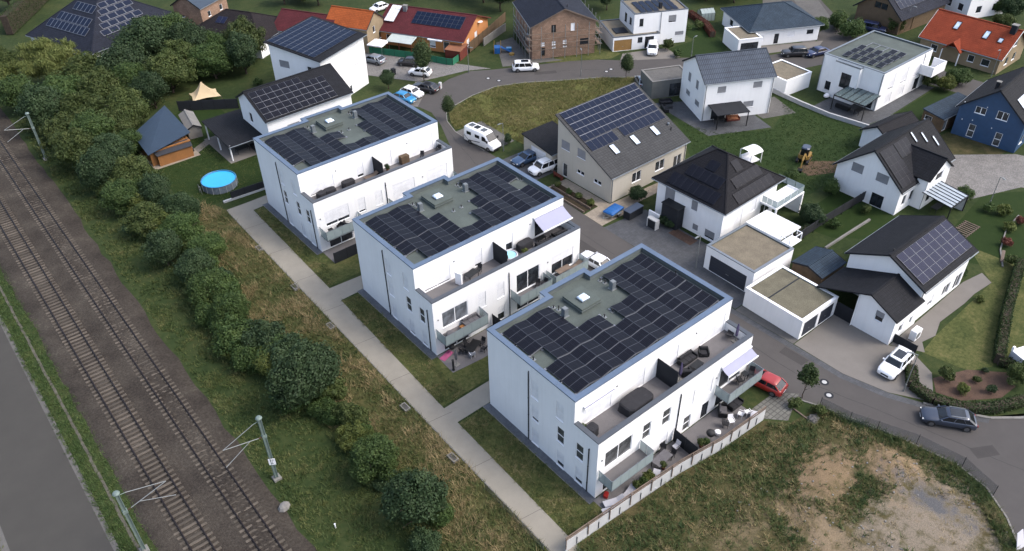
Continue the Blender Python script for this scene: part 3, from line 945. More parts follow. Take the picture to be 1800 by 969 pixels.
def flats(oy, label, left, front, top, ground, balconies, skip, pipe_x, oz=0.0):
    t = thing('apartment_block', label, 'apartment building', (0, oy, 0), group='white blocks of flats along the footpath')
    CAPZ = 0.07
    wl = MB()
    FL, FF, FT = ((0, DY), (0, -1), (1, 0)), ((0, 0), (1, 0), (0, 1)), ((0, TD), (1, 0), (0, 1))
    FB, FR = ((LX, DY), (-1, 0), (0, -1)), ((LX, 0), (0, 1), (-1, 0))
    hl = [(DY - y - wd / 2, z, wd, h) for (y, z, wd, h, f) in left]
    wl.facade([(0, 0), (DY - TD, 0), (DY - TD, HR), (0, HR)], [q for q in hl if q[0] < DY - TD], *FL)
    wl.facade([(DY - TD, 0), (DY, 0), (DY, HT), (DY - TD, HT)], [q for q in hl if q[0] > DY - TD], *FL)
    hf_ = [(x, z, wd, h) for (x, z, wd, h, f, n, pn) in front + ground]
    wl.facade([(0, 0), (LX, 0), (LX, HT), (0, HT)], hf_, *FF)
    ht = [(x, z, wd, h) for (x, z, wd, h, f, n, pn) in top]
    wl.facade([(0, 6.1), (LX, 6.1), (LX, HR), (0, HR)], ht, *FT)
    br = [(3.0, z, 1.2, 1.9) for z in (0.3, 3.3, 6.2)] + [(8.0, z, 1.2, 1.9) for z in (0.3, 3.3, 6.2)]
    wl.facade([(TD, 0), (DY, 0), (DY, HR), (TD, HR)], br[1:3] + br[4:], *FR)
    wl.facade([(0, 0), (TD, 0), (TD, HT), (0, HT)], [], *FR)
    BX0, BX1, BD = 7.2, 13.1, 0.88
    bw = [(2.5, z, 1.2, 1.5) for z in (0.8, 3.7, 6.6)]
    wl.facade([(0, 0), (LX - BX1, 0), (LX - BX1, HR), (0, HR)], bw, *FB)
    bw2 = [(LX - 3.7, z, 1.2, 1.5) for z in (0.8, 3.7, 6.6)]
    wl.facade([(LX - BX0, 0), (LX, 0), (LX, HR), (LX - BX0, HR)], bw2, *FB)
    bd = [(9.6, 0.05, 1.3, 2.2), (9.5, 3.6, 1.5, 1.5), (9.5, 6.6, 1.5, 1.5)]
    wl.facade([(LX - BX1, 0), (LX - BX0, 0), (LX - BX0, HR), (LX - BX1, HR)], bd, (LX, DY + BD), (-1, 0), (0, -1))
    wl.facade([(0, 0), (BD, 0), (BD, HR), (0, HR)], [], (BX0, DY + BD), (0, -1), (1, 0))
    wl.facade([(0, 0), (BD, 0), (BD, HR), (0, HR)], [], (BX1, DY), (0, 1), (-1, 0))
    wl.build('wall', 'render_white', t)
    # windows
    for (y, z, wd, h, f) in left:
        window(t, *FL, DY - y - wd / 2, z, wd, h, f, cross=True, pane='pane_mid' if f < 0.1 else 'pane_dark')
    for (x, z, wd, h, f, n, pn) in front + ground:
        window(t, *FF, x, z, wd, h, f, n=n, cross=(wd < 1.5 and f < 0.5 and pn != 'door'), pane='pane_dark' if pn == 'door' else pn, fm='frame_white' if pn != 'door' else 'anthracite', door=(pn == 'door' or z < 0.2))
    for (x, z, wd, h, f, n, pn) in top:
        window(t, *FT, x, z, wd, h, f, n=n, pane=pn, sill=False)
    for q in bw + bw2:
        window(t, *FB, *q, 0.0, cross=True)
    for q in bd:
        window(t, (LX, DY + BD), (-1, 0), (0, -1), *q, 0.0, door=q[1] < 1, fm='anthracite' if q[1] < 1 else 'frame_white')
    for q in br[1:3] + br[4:]:
        window(t, *FR, *q, 0.4, cross=True)
    # flat roof, upstand, metal coping
    PW = 0.52
    out = [(0, TD), (LX, TD), (LX, DY), (BX1, DY), (BX1, DY + BD), (BX0, DY + BD), (BX0, DY), (0, DY)]
    inn_ = [(PW, TD + PW), (LX - PW, TD + PW), (LX - PW, DY - PW), (BX1 - PW, DY - PW), (BX1 - PW, DY + BD - PW), (BX0 + PW, DY + BD - PW), (BX0 + PW, DY - PW), (PW, DY - PW)]
    e = 0.035
    oo = [(-e, TD - e), (LX + e, TD - e), (LX + e, DY + e), (BX1 + e, DY + e), (BX1 + e, DY + BD + e), (BX0 - e, DY + BD + e), (BX0 - e, DY + e), (-e, DY + e)]
    ZR = 9.36
    mb = MB()
    n = 8
    mb.add([(x, y, ZR) for x, y in inn_] + [(x, y, HR) for x, y in inn_], [((i + 1) % n, i, n + i, n + (i + 1) % n) for i in range(n)])
    mb.build('upstand', 'membrane_side', t)
    MB().add([(x, y, ZR) for x, y in inn_], [tuple(range(n))]).build('roof', 'membrane', t)
    # coping: sheet lengths with a tiny joint between them
    cp = MB()
    ii = [(x + (e if x < LX / 2 else -e) * 0, y) for x, y in inn_]
    for i in range(n):
        a0, a1 = Vector((*oo[i], 0)), Vector((*oo[(i + 1) % n], 0))
        b0, b1 = Vector((*ii[i], 0)), Vector((*ii[(i + 1) % n], 0))
        L = (a1 - a0).length
        k = max(1, round(L / 2.4))
        for j in range(k):
            f0, f1 = j / k + 0.006 / L * (j > 0), (j + 1) / k - 0.006 / L * (j < k - 1)
            p = [a0.lerp(a1, f0), a0.lerp(a1, f1), b0.lerp(b1, f1), b0.lerp(b1, f0)]
            zt = [HR + CAPZ, HR + CAPZ, HR + CAPZ - 0.02, HR + CAPZ - 0.02]
            cp.add([(v.x, v.y, HR - 0.06) for v in p] + [(v.x, v.y, z) for v, z in zip(p, zt)],
                   [(4, 5, 6, 7), (0, 1, 5, 4), (2, 3, 7, 6), (1, 2, 6, 5), (3, 0, 4, 7)])
    cp.build('coping', 'parapet_metal', t)
    # terrace
    MB().box(0.3, 0.3, 6.0, LX - 0.3, TD - 0.004, 6.14).build('terrace_deck', 'deck_grey', t)
    TP = 0.42
    mb = MB()
    mb.add([(TP, TP, 6.1), (LX - TP, TP, 6.1), (LX - TP, TP, HT), (TP, TP, HT)], [(1, 0, 3, 2)])
    mb.add([(TP, TP, 6.1), (TP, TD, 6.1), (TP, TD, HT), (TP, TP, HT)], [(0, 1, 2, 3)])
    mb.add([(LX - TP, TP, 6.1), (LX - TP, TD, 6.1), (LX - TP, TD, HT), (LX - TP, TP, HT)], [(1, 0, 3, 2)])
    mb.build('terrace_parapet', 'render_white', t)
    cp = MB()
    k = 8
    for j in range(k):
        x0, x1 = -e + (LX + 2 * e) * j / k, -e + (LX + 2 * e) * (j + 1) / k - 0.006
        cp.box(x0, -e, HT - 0.05, x1, TP + 0.02, HT + 0.05)
    for x0, x1 in ((-e, TP + 0.02), (LX - TP - 0.02, LX + e)):
        cp.box(x0, TP + 0.026, HT - 0.05, x1, TD - 0.004, HT + 0.05)
    cp.build('terrace_coping', 'parapet_dark', t)
    # pipes
    downpipe(t, 0, 8.85, 8.95, (-0.06, 0))
    downpipe(t, 0, 1.0, 5.7, (-0.06, 0))
    downpipe(t, pipe_x, 0, 6.05)
    # wall lamps
    for x, z in ((0.55, 4.6), (15.6, 4.6)):
        MB().cbox((x, -0.04, z), (0.1, 0.08, 0.14)).build('wall_lamp', 'steel', t)
    for x in (5.0, 15.5):
        MB().cbox((x, TD - 0.04, 8.3), (0.1, 0.08, 0.14)).build('wall_lamp', 'steel', t)
    # balconies: slab, panes and posts
    for x0, x1 in balconies:
        yb, zb = -1.62, 2.32
        b = MB().box(x0, yb, zb, x1, -0.003, zb + 0.18).build('balcony', ['deck_grey'], t)
        MB().box(x0 + 0.03, yb - 0.012, zb - 0.05, x1 - 0.03, yb + 0.05, zb + 0.1).build('fascia', 'zinc', b)
        k = max(2, round((x1 - x0) / 1.05))
        pm = _cached(('bp', k, round(x1 - x0, 2)), lambda: MB().box(0.015, -0.008, 0, (x1 - x0) / k - 0.015, 0.008, 1.18).mesh('glass_pane', 'balcony_glass'))
        sm = _cached('bside', lambda: MB().box(0.015, -0.008, 0, 0.765, 0.008, 1.18).mesh('glass_pane', 'balcony_glass'))
        po = _cached('bpost', lambda: MB().box(-0.022, -0.022, 0, 0.022, 0.022, 1.42).mesh('post', 'zinc'))
        for j in range(k):
            put('glass_pane', pm, b, (x0 + (x1 - x0) * j / k, yb - 0.03, zb + 0.12))
        for j in range(k + 1):
            put('post', po, b, (x0 + (x1 - x0) * j / k, yb + 0.012, zb - 0.05))
        for xx in (x0, x1):
            for j in range(2):
                put('glass_pane', sm, b, (xx + (0.03 if xx == x1 else -0.03), yb + 0.02 + 0.79 * j, zb + 0.12), PI / 2)
            put('post', po, b, (xx, yb + 0.82, zb - 0.05))
        hr_ = MB().box(x0 - 0.04, yb - 0.05, zb + 1.3, x1 + 0.04, yb - 0.005, zb + 1.345)
        hr_.box(x0 - 0.05, yb - 0.004, zb + 1.3, x0 - 0.005, -0.03, zb + 1.345).box(x1 + 0.005, yb - 0.004, zb + 1.3, x1 + 0.05, -0.03, zb + 1.345)
        hr_.build('handrail', 'zinc', b)
    # privacy screen on the terrace
    MB().box(10.2, 0.5, 6.15, 10.26, TD - 0.02, 8.45).build('privacy_screen', 'anthracite', t)
    # stair platform and skylight dome
    p = MB().box(8.45, 11.0, ZR, 10.95, 13.7, 9.9).build('roof_platform', 'membrane', t)
    MB().box(8.39, 10.94, 9.62, 11.01, 13.76, 9.68).build('flashing', 'membrane_side', p)
    sk = MB().box(9.15, 11.7, 9.9, 10.2, 12.6, 10.05).build('skylight', 'zinc', t)
    dm = MB()
    dm.loft([[(9.675 + a * x, 12.15 + b * x, z) for a, b in ((-.49, -.42), (.49, -.42), (.49, .42), (-.49, .42))] for x, z in ((1, 10.05), (0.97, 10.13), (0.8, 10.21), (0.45, 10.25))])
    dm.build('dome', 'skylight_glass', sk)
    # chimneys and vent pipes
    for x, y, hh in ((7.07, 11.9, 0.95), (13.35, 11.85, 0.95)):
        c = MB().box(x - 0.24, y - 0.24, ZR, x + 0.24, y + 0.24, ZR + hh).build('chimney', 'zinc', t)
        MB().box(x - 0.33, y - 0.33, ZR, x + 0.33, y + 0.33, ZR + 0.05).box(x - 0.2, y - 0.2, ZR + hh + 0.003, x + 0.2, y + 0.2, ZR + hh + 0.03).build('flashing', 'steel', c)
    vents = [(7.05, 13.45, .32), (7.2, 12.9, .55), (13.3, 13.5, .32), (13.42, 12.95, .42), (10.9, 9.4, .35), (9.75, 9.33, .38), (0.95, 9.33, .42), (19.8, 9.4, .42)]
    vb = _cached('ventbase', lambda: MB().box(-.2, -.2, 0, .2, .2, .03).mesh('flashing', 'steel'))
    for x, y, hh in vents:
        v = MB().lathe([(0.055, 0), (0.055, hh - 0.08), (0.085, hh - 0.08), (0.085, hh - 0.02), (0.04, hh)], n=8).build('vent_pipe', 'rubber_black', t, (x, y, ZR))
        put('flashing', vb, v)
    # solar panels, laid in waves: thirteen columns tilted in turn
    CW = 18.45 / 13
    tilt = math.atan2(0.235, CW)
    bands = [13.75, 11.77, 9.79, 7.73, 5.73, 3.88]
    pm = panel_mesh(round(CW / math.cos(tilt) - 0.02, 3), 0.95, 'cells_black', 'panel_frame')
    for r in range(5):
        ends = MB()
        for j in range(2):
            y = bands[r] - 0.97 - j * 0.97
            for c in range(13):
                if c in skip[r]:
                    continue
                x = 1.0 + c * CW
                up = c % 2 == 0
                o = put('solar_panel', pm, t, (x + 0.01, y, ZR + (0.12 if up else 0.355)))
                o.rotation_euler = (0, -tilt if up else tilt, 0)
            # rails that carry the row
        for c in range(13):
            if c in skip[r]:
                continue
            x = 1.0 + c * CW
            z0, z1 = (0.06, 0.30) if c % 2 == 0 else (0.30, 0.06)
            for y in (bands[r] - 0.02, bands[r] - 0.985, bands[r] - 1.955):
                ends.beam((x, y, ZR + z0), (x + CW, y, ZR + z1), 0.05, 0.04)
                if c % 2 == 0:
                    ends.beam((x + CW, y, ZR), (x + CW, y, ZR + 0.29), 0.05)
            for y in (bands[r] - 0.02, bands[r] - 1.955):
                if (c - 1) in skip[r] or c == 0:
                    ends.cbox((x - 0.06, y, ZR), (0.2, 0.26, 0.09))
                if (c + 1) in skip[r] or c == 12:
                    ends.cbox((x + CW + 0.06, y, ZR), (0.2, 0.26, 0.09))
        struct(ends.build('panel_racking', 'panel_frame_silver', t), 'stuff')
    return t


def lw(a, b_, c, d, e, f, g, h):
    """left-wall windows by floor: (y, sill, width, height, shutter)"""
    return [(8.05, 6.1, 0.95, 2.05, a), (8.0, 3.2, 0.95, 1.95, b_), (7.95, 0.05, 0.95, 1.95, c), (4.75, 6.1, 0.95, 2.05, d), (4.6, 3.2, 0.95, 1.95, e), (4.5, 0.05, 0.95, 1.95, f), (2.15, 3.2, 0.95, 1.95, g), (2.1, 0.05, 0.95, 1.95, h)]


sk_C = [{4, 5, 6, 7, 8}, {4, 5, 6, 7, 8}, {0, 6}, set(), set()]
sk_B = [{4, 5, 6, 7, 8}, {4, 5, 6, 7, 8}, {5, 6, 7, 12}, {5, 6}, {0}]
sk_A = [{4, 5, 6, 7, 8}, {4, 5, 6, 7, 8}, {6, 7}, {5, 6, 7}, {0}]
C_ = flats(0.0, 'nearest white block of flats, with a red car at its far end',
           lw(1, .8, 1, 1, 0, .68, 0, .72),
           [(0.95, 3.2, 3.3, 2.05, 0, 2, 'pane_mid'), (5.62, 3.25, 1.02, 2.0, 0, 1, 'pane_mid'), (8.2, 3.25, 1.05, 2.0, 0, 1, 'pane_mid'), (11.5, 3.2, 1.0, 2.0, 1, 1, 'pane_dark'), (14.1, 3.2, 1.0, 2.0, 1, 1, 'pane_dark'), (16.2, 2.55, 3.3, 2.5, 0, 2, 'pane_dark')],
           [(1.0, 6.2, 3.4, 2.2, 1, 2, 'pane_dark'), (7.6, 6.2, 1.0, 2.2, 1, 1, 'pane_dark'), (12.1, 6.2, 1.0, 2.2, 1, 1, 'pane_dark'), (16.4, 6.2, 3.4, 2.2, 1, 2, 'pane_dark')],
           [(0.95, 0.05, 3.3, 2.05, .3, 2, 'pane_dark'), (8.3, 0.05, 1.0, 1.95, .62, 1, 'pane_dark'), (11.5, 0.05, 1.0, 1.95, 0, 1, 'pane_mid'), (14.1, 0.02, 1.0, 2.0, 0, 1, 'door'), (16.2, 0.05, 3.3, 2.05, 0, 2, 'pane_dark')],
           [(0.25, 5.35), (15.75, 20.85)], sk_C, 10.4)
B_ = flats(23.8, 'middle white block of flats with pale awning and small blue pool on its roof terrace',
           lw(1, 1, 1, 1, 0, .85, 0, .85),
           [(1.05, 3.2, 3.3, 2.05, 0, 2, 'pane_curtain'), (5.75, 3.2, 1.02, 2.0, 1, 1, 'pane_dark'), (8.3, 3.2, 1.02, 2.0, 1, 1, 'pane_dark'), (11.05, 2.55, 3.3, 2.5, 0, 2, 'pane_dark'), (16.2, 2.55, 3.3, 2.5, .42, 2, 'pane_dark')],
           [(1.1, 6.2, 3.3, 2.2, .9, 2, 'pane_dark'), (7.7, 6.2, 1.0, 2.2, .85, 1, 'pane_dark'), (12.0, 6.2, 1.0, 2.2, .55, 1, 'pane_dark'), (16.2, 6.2, 3.3, 2.2, 0, 2, 'pane_dark')],
           [(1.05, 0.05, 3.3, 2.05, 0, 2, 'pane_dark'), (8.3, 0.05, 1.02, 1.95, .5, 1, 'pane_dark'), (11.05, 0.05, 3.3, 2.05, 0, 2, 'pane_dark'), (16.2, 0.05, 3.3, 2.05, 0, 2, 'pane_dark')],
           [(0.2, 5.75), (10.2, 14.85), (15.4, 20.4)], sk_B, 10.0)
A_ = flats(48.3, 'farthest white block of flats, dark fence panel at its patio and all terrace shutters down',
           lw(1, 0, 1, 1, 0, 1, 0, 1),
           [(1.2, 3.2, 3.3, 2.05, .78, 2, 'pane_dark'), (5.85, 3.2, 1.02, 2.0, .85, 1, 'pane_dark'), (8.35, 3.2, 1.02, 2.0, 1, 1, 'pane_dark'), (11.0, 2.75, 3.3, 2.4, 1, 2, 'pane_dark'), (16.2, 2.75, 3.3, 2.5, 1, 2, 'pane_dark')],
           [(1.2, 6.2, 3.3, 2.2, .92, 2, 'pane_dark'), (7.85, 6.2, 0.95, 2.2, .82, 1, 'pane_dark'), (12.05, 6.2, 0.95, 2.2, 1, 1, 'pane_dark'), (16.2, 6.2, 3.3, 2.3, 1, 2, 'pane_dark')],
           [(1.2, 0.05, 3.3, 2.05, 0, 2, 'pane_dark'), (8.35, 0.05, 1.0, 1.95, .5, 1, 'pane_dark'), (11.0, 0.05, 3.3, 2.05, 0, 2, 'pane_dark'), (16.2, 0.05, 3.3, 2.05, 0, 2, 'pane_dark')],
           [(0.25, 5.5), (10.2, 14.85), (15.4, 20.4)], sk_A, 10.0)


def awning(root, x0, x1, y0, z0, y1, z1, m='awning_cloth'):
    mb = MB()
    n = 10
    for i in range(n):
        a, b = i / n, (i + 1) / n
        sag = lambda q: -0.06 * math.sin(PI * q)
        mb.slab([(x0, y0 + (y1 - y0) * a, z0 + (z1 - z0) * a + sag(a)), (x1, y0 + (y1 - y0) * a, z0 + (z1 - z0) * a + sag(a)), (x1, y0 + (y1 - y0) * b, z0 + (z1 - z0) * b + sag(b)), (x0, y0 + (y1 - y0) * b, z0 + (z1 - z0) * b + sag(b))], 0.012)
    a = mb.build('awning', m, root)
    MB().box(x0 - 0.04, y1 - 0.06, z1 - 0.14, x1 + 0.04, y1 - 0.001, z1 + 0.02).box(x0 - 0.05, y0 - 0.14, z0 + 0.03, x1 + 0.05, y0 - 0.005, z0 + 0.17).build('cassette', 'frame_white', a)
    ar = MB()
    for x in (x0 + 0.5, x1 - 0.5):
        ar.beam((x, y0 - 0.05, z0 - 0.15), (x + 0.5, (y0 + y1) / 2, (z0 + z1) / 2 - 0.12), 0.05).beam((x + 0.5, (y0 + y1) / 2, (z0 + z1) / 2 - 0.12), (x, y1 + 0.05, z1 - 0.06), 0.05)
    ar.build('arm', 'frame_white', a)
    return a


awning(B_, 16.0, 20.3, 2.9, 8.9, 1.15, 8.05)
awning(C_, 16.1, 20.5, -0.02, 5.65, -0.95, 5.2)
awning(C_, 1.0, 4.6, 2.9, 8.5, 2.7, 8.42)

# ------------------------------------------------------------------ houses
class House:
    """walls, roof, windows and panels in a local frame: x along the ridge or eave, -y the front"""

    def __init__(s, name, label, cat, c, ang, L, W, kind, he, hr, ov=0.35, wall='render_white', roof='tiles_dark', group=None, holes=None, ry=0.0, heb=None, rl=0.0, win=None, trim='anthracite', gutter=True, no_wall=False, t=0.16, par=0.25, top='membrane', cap='parapet_dark', wmats=None):
        s.t = thing(name, label, cat, (c[0], c[1], 0), R_(ang), group)
        s.L, s.W, s.kind, s.he, s.hr, s.ov, s.ry, s.rl = L, W, kind, he, hr, ov, ry, rl
        s.heb = he if heb is None else heb
        hl, hw = L / 2 - ov, W / 2 - ov
        s.hl, s.hw = hl, hw
        s.fr = {'F': ((-hl, -hw), (1, 0), (0, 1)), 'L': ((-hl, hw), (0, -1), (1, 0)), 'B': ((hl, hw), (-1, 0), (0, -1)), 'R': ((hl, -hw), (0, 1), (-1, 0))}
        holes = holes or {}
        if not no_wall:
            mb = MB()
            for f in 'FLBR':
                wlen = 2 * hl if f in 'FB' else 2 * hw
                q = [h[:4] for h in holes.get(f, [])]
                mb.facade(s.outline(f, wlen), q, *s.fr[f])
            mb.build('wall', wall, s.t)
        for f, hs in holes.items():
            for h in hs:
                kw = dict(win or {})
                kw.update(h[4] if len(h) > 4 else {})
                gate = kw.pop('gate', None)
                if gate:
                    s.gate(f, *h[:4], gate)
                else:
                    window(s.t, *s.fr[f], *h[:4], **kw)
        s.make_roof(roof, trim, gutter, t, par, top, cap, wall)

    def zr(s, y):
        y0, y1, r = -s.W / 2, s.W / 2, s.ry
        if s.kind == 'mono':
            return s.he + (s.hr - s.he) * (y - y0) / (y1 - y0)
        if y <= r:
            return s.he + (s.hr - s.he) * (y - y0) / (r - y0)
        return s.heb + (s.hr - s.heb) * (y1 - y) / (y1 - r)

    def outline(s, f, wlen):
        k = 0.15
        if s.kind == 'flat':
            return [(0, 0), (wlen, 0), (wlen, s.he), (0, s.he)]
        if s.kind == 'hip':
            z = s.he + 0.0
            return [(0, 0), (wlen, 0), (wlen, z), (0, z)]
        zf, zb = s.zr(-s.hw) - k, s.zr(s.hw) - k
        if f == 'F':
            return [(0, 0), (wlen, 0), (wlen, zf), (0, zf)]
        if f == 'B':
            return [(0, 0), (wlen, 0), (wlen, zb), (0, zb)]
        a, b = (zb, zf) if f == 'L' else (zf, zb)
        if s.kind == 'mono':
            return [(0, 0), (wlen, 0), (wlen, b), (0, a)]
        m = s.hw - s.ry if f == 'L' else s.hw + s.ry
        return [(0, 0), (wlen, 0), (wlen, b), (m, s.hr - k), (0, a)]

    def gate(s, f, a, z, w_, h, m):
        o, d, inn = s.fr[f]
        g = MB().box(0, 0.06, 0, w_, 0.1, h).build('garage_door', m, s.t, (o[0] + d[0] * a, o[1] + d[1] * a, z), math.atan2(d[1], d[0]))
        MB().box(w_ * 0.46, 0.035, h * 0.35, w_ * 0.54, 0.055, h * 0.38).build('handle', 'steel', g)

    def make_roof(s, roof, trim, gutter, t, par, top, cap, wall):
        a, b = s.L / 2, s.W / 2
        if s.kind == 'flat':
            hl, hw = s.hl, s.hw
            p = 0.3
            MB().add([(-hl + p, -hw + p, s.he - par), (hl - p, -hw + p, s.he - par), (hl - p, hw - p, s.he - par), (-hl + p, hw - p, s.he - par)], [(0, 1, 2, 3)]).build('roof', top, s.t)
            u = MB()
            c = [(-hl + p, -hw + p), (hl - p, -hw + p), (hl - p, hw - p), (-hl + p, hw - p)]
            u.add([(x, y, s.he - par) for x, y in c] + [(x, y, s.he) for x, y in c], [((i + 1) % 4, i, 4 + i, 4 + (i + 1) % 4) for i in range(4)])
            u.build('upstand', 'membrane_side', s.t)
            cp = MB()
            e = 0.03
            cp.box(-hl - e, -hw - e, s.he - .05, hl + e, -hw + p, s.he + .05).box(-hl - e, hw - p, s.he - .05, hl + e, hw + e, s.he + .05)
            cp.box(-hl - e, -hw + p + .003, s.he - .05, -hl + p, hw - p - .003, s.he + .05).box(hl - p, -hw + p + .003, s.he - .05, hl + e, hw - p - .003, s.he + .05)
            cp.build('coping', cap, s.t)
            return
        mb = MB()
        if s.kind == 'gable':
            mb.slab([(-a, -b, s.he), (a, -b, s.he), (a, s.ry, s.hr), (-a, s.ry, s.hr)], t)
            mb.slab([(a, b, s.heb), (-a, b, s.heb), (-a, s.ry, s.hr), (a, s.ry, s.hr)], t)
        elif s.kind == 'mono':
            mb.slab([(-a, -b, s.he), (a, -b, s.he), (a, b, s.hr), (-a, b, s.hr)], t)
        else:
            r = s.rl / 2
            along = 'x' if s.rl >= 0 else 'y'
            P0, P1 = ((-r, 0, s.hr), (r, 0, s.hr)) if along == 'x' else ((0, r, s.hr), (0, -r, s.hr))
            A, B, C, E = (-a, -b, s.he), (a, -b, s.he), (a, b, s.he), (-a, b, s.he)
            if along == 'x':
                fs = [[A, B, P1, P0], [B, C, P1], [C, E, P0, P1], [E, A, P0]]
            else:       # ridge along y, P0 at -y, P1 at +y
                fs = [[A, B, P0], [B, C, P1, P0], [C, E, P1], [E, A, P0, P1]]
            for f in fs:
                mb.add(f, [tuple(range(len(f)))])
            mb.add([(x, y, s.he - 0.16) for x, y in ((-a, -b), (a, -b), (a, b), (-a, b))] + [A, B, C, E], [(3, 2, 1, 0), (0, 1, 5, 4), (1, 2, 6, 5), (2, 3, 7, 6), (3, 0, 4, 7)])
        rf = mb.build('roof', roof, s.t)
        s.roof = rf
        if s.kind == 'gable':
            MB().beam((-a - .02, s.ry, s.hr + .01), (a + .02, s.ry, s.hr + .01), 0.26, 0.09).build('ridge_cap', roof, rf)
            for x in (-a - .015, a + .015):
                for y, z in ((-b, s.he), (b, s.heb)):
                    MB().beam((x, y, z - .08), (x, s.ry, s.hr - .08), 0.03, 0.2).build('verge_board', trim, rf)
        if s.kind == 'hip':
            v = MB()
            for q, p_ in ((A, P0), (E, P0 if along == 'x' else P1), (B, P1 if along == 'x' else P0), (C, P1)):
                v.beam(q, (p_[0], p_[1], p_[2] + .02), 0.2, 0.08)
            v.beam((P0[0], P0[1], P0[2] + .03), (P1[0] + .01, P1[1], P1[2] + .03), 0.22, 0.08)
            v.build('ridge_cap', roof, rf)
        if gutter:
            g = MB()
            rad = 0.07
            g.tube((-a, -b - .05, s.he - .12), (a, -b - .05, s.he - .12), rad, n=8)
            if s.kind == 'gable':
                g.tube((-a, b + .05, s.heb - .12), (a, b + .05, s.heb - .12), rad, n=8)
            if s.kind == 'hip':
                g.tube((-a - .05, -b, s.he - .12), (-a - .05, b, s.he - .12), rad, n=8).tube((a + .05, -b, s.he - .12), (a + .05, b, s.he - .12), rad, n=8).tube((-a, b + .05, s.he - .12), (a, b + .05, s.he - .12), rad, n=8)
            g.build('gutter', 'zinc', s.t)

    def sf(s, f):
        """slope frame: origin at the left eave corner, u along the eave, v up the slope"""
        a, b = s.L / 2, s.W / 2
        if f == 'F':
            o, u, top = Vector((-a, -b, s.he)), Vector((1, 0, 0)), Vector((-a, b if s.kind == 'mono' else (s.rl / 2 if s.rl < 0 else s.ry), s.hr))
        elif f == 'L':
            o, u, top = Vector((-a, b, s.he)), Vector((0, -1, 0)), Vector((0 if s.rl < 0 else -s.rl / 2, b, s.hr))
        else:
            o, u, top = Vector((a, b, s.heb)), Vector((-1, 0, 0)), Vector((a, s.ry, s.hr))
        v = (top - o).normalized()
        return o, u, v, u.cross(v)

    def on(s, name, me, f, u_, v_, lift=0.06, parent=None):
        o, u, v, n = s.sf(f)
        ob = put(name, me, parent or s.t)
        m = Matrix((u, v, n)).transposed().to_4x4()
        m.translation = o + u * u_ + v * v_ + n * lift
        ob.matrix_local = m
        return ob

    def panels(s, f, u0, v0, nu, nv, pw, ph, cells='cells_blue', frame='panel_frame', gap=0.02, gv=None, skip=(), lift=0.08, b=0.02, rail=False):
        gv = gap if gv is None else gv
        if rail:
            rm = MB().box(0, -.02, 0, nu * (pw + gap) - gap, .02, .03).mesh('mounting_rail', 'panel_frame_silver')
            for j in range(1, nv + 1):
                s.on('mounting_rail', rm, f, u0, v0 + j * (ph + gv) - gv / 2, lift)
        me = panel_mesh(pw, ph, cells, frame, b=b)
        for j in range(nv):
            for i in range(nu):
                if (i, j) in skip:
                    continue
                s.on('solar_panel', me, f, u0 + i * (pw + gap), v0 + j * (ph + gv), lift)

    def rooflight(s, f, u, v, w_=0.9, h=1.5):
        fm = _cached(('rl', w_, h), lambda: MB().box(0, 0, 0, 0.09, h, 0.1).box(w_ - .09, 0, 0, w_, h, 0.1).box(.09, 0, 0, w_ - .09, .09, 0.1).box(.09, h - .09, 0, w_ - .09, h, 0.1).mesh('roof_window', 'metal_dark'))
        fr = s.on('roof_window', fm, f, u, v, 0.02)
        put('pane', _cached(('rlp', w_, h), lambda: MB().box(.08, .08, 0.03, w_ - .08, h - .08, 0.06).mesh('pane', 'skylight_glass')), fr)

    def pipe(s, x, y, h, m='rubber_black', r=0.07):
        z = s.zr(y) if s.kind in ('gable', 'mono') else s.he
        MB().lathe([(r, -0.15), (r, h), (r * 1.5, h), (r * 1.5, h + .06), (r * .6, h + .1)], n=8).build('vent_pipe', m, s.t, (x, y, z))

    def chimney(s, x, y, d, h, m):
        z = s.zr(y)
        c = MB().box(x - d / 2, y - d / 2, z - 0.7, x + d / 2, y + d / 2, z + h).build('chimney', m, s.t)
        MB().box(x - d / 2 - .08, y - d / 2 - .08, z + h + .002, x + d / 2 + .08, y + d / 2 + .08, z + h + .1).build('chimney_cap', 'concrete', c)

    def drains(s, pts):
        for x, y, z, ox, oy in pts:
            downpipe(s.t, x, y, z, (ox, oy), 0.05, 'zinc')


G_ = dict(sh='shutter_grey')
GD = dict(sh='shutter_grey', f=1.0)
AN = dict(fm='anthracite')

# --- cream house with the long roof
h = House('cream_house', 'cream house with a long single slope of blue panels and three roof windows', 'house', (42.23, 37.98), 0, 15.51, 11.10, 'mono', 4.02, 9.09, 0.3, 'render_cream', 'tiles_grey',
          holes={'L': [(0.75, 4.35, 1.65, 1.35, dict(f=1.0, sh='shutter_grey')), (3.9, 4.35, 1.6, 1.35, dict(f=1.0, sh='shutter_grey')), (1.1, 0.1, 0.95, 2.1, dict(door=True, fm='frame_white', pane='pane_mid')), (3.95, 1.85, 1.45, 0.6, dict(n=2)), (7.25, 1.85, 1.45, 0.6, dict(n=2))],
                 'F': [(4.0, 1.45, 1.75, 1.5, dict(n=2)), (8.6, 1.45, 1.8, 1.5, dict(n=2)), (12.4, 0.1, 1.6, 2.3, dict(n=2, door=True))],
                 'R': [(2, 1, 1.4, 1.4), (6.5, 1, 1.4, 1.4), (6.5, 4.4, 1.4, 1.4)], 'B': [(2, 1, 1.4, 1.4), (7, 1, 1.4, 1.4), (11, 4.5, 1.4, 1.4), (5, 4.5, 1.4, 1.4)]})
h.panels('F', 0.55, 6.55, 14, 5, 1.02, 1.04, gap=0.014, gv=0.05, rail=True)
h.panels('F', 6.75, 4.85, 8, 1, 1.02, 1.6, gap=0.014, rail=True)
h.panels('F', 0.55, 4.75, 5, 1, 1.0, 1.65, gap=0.014, rail=True)
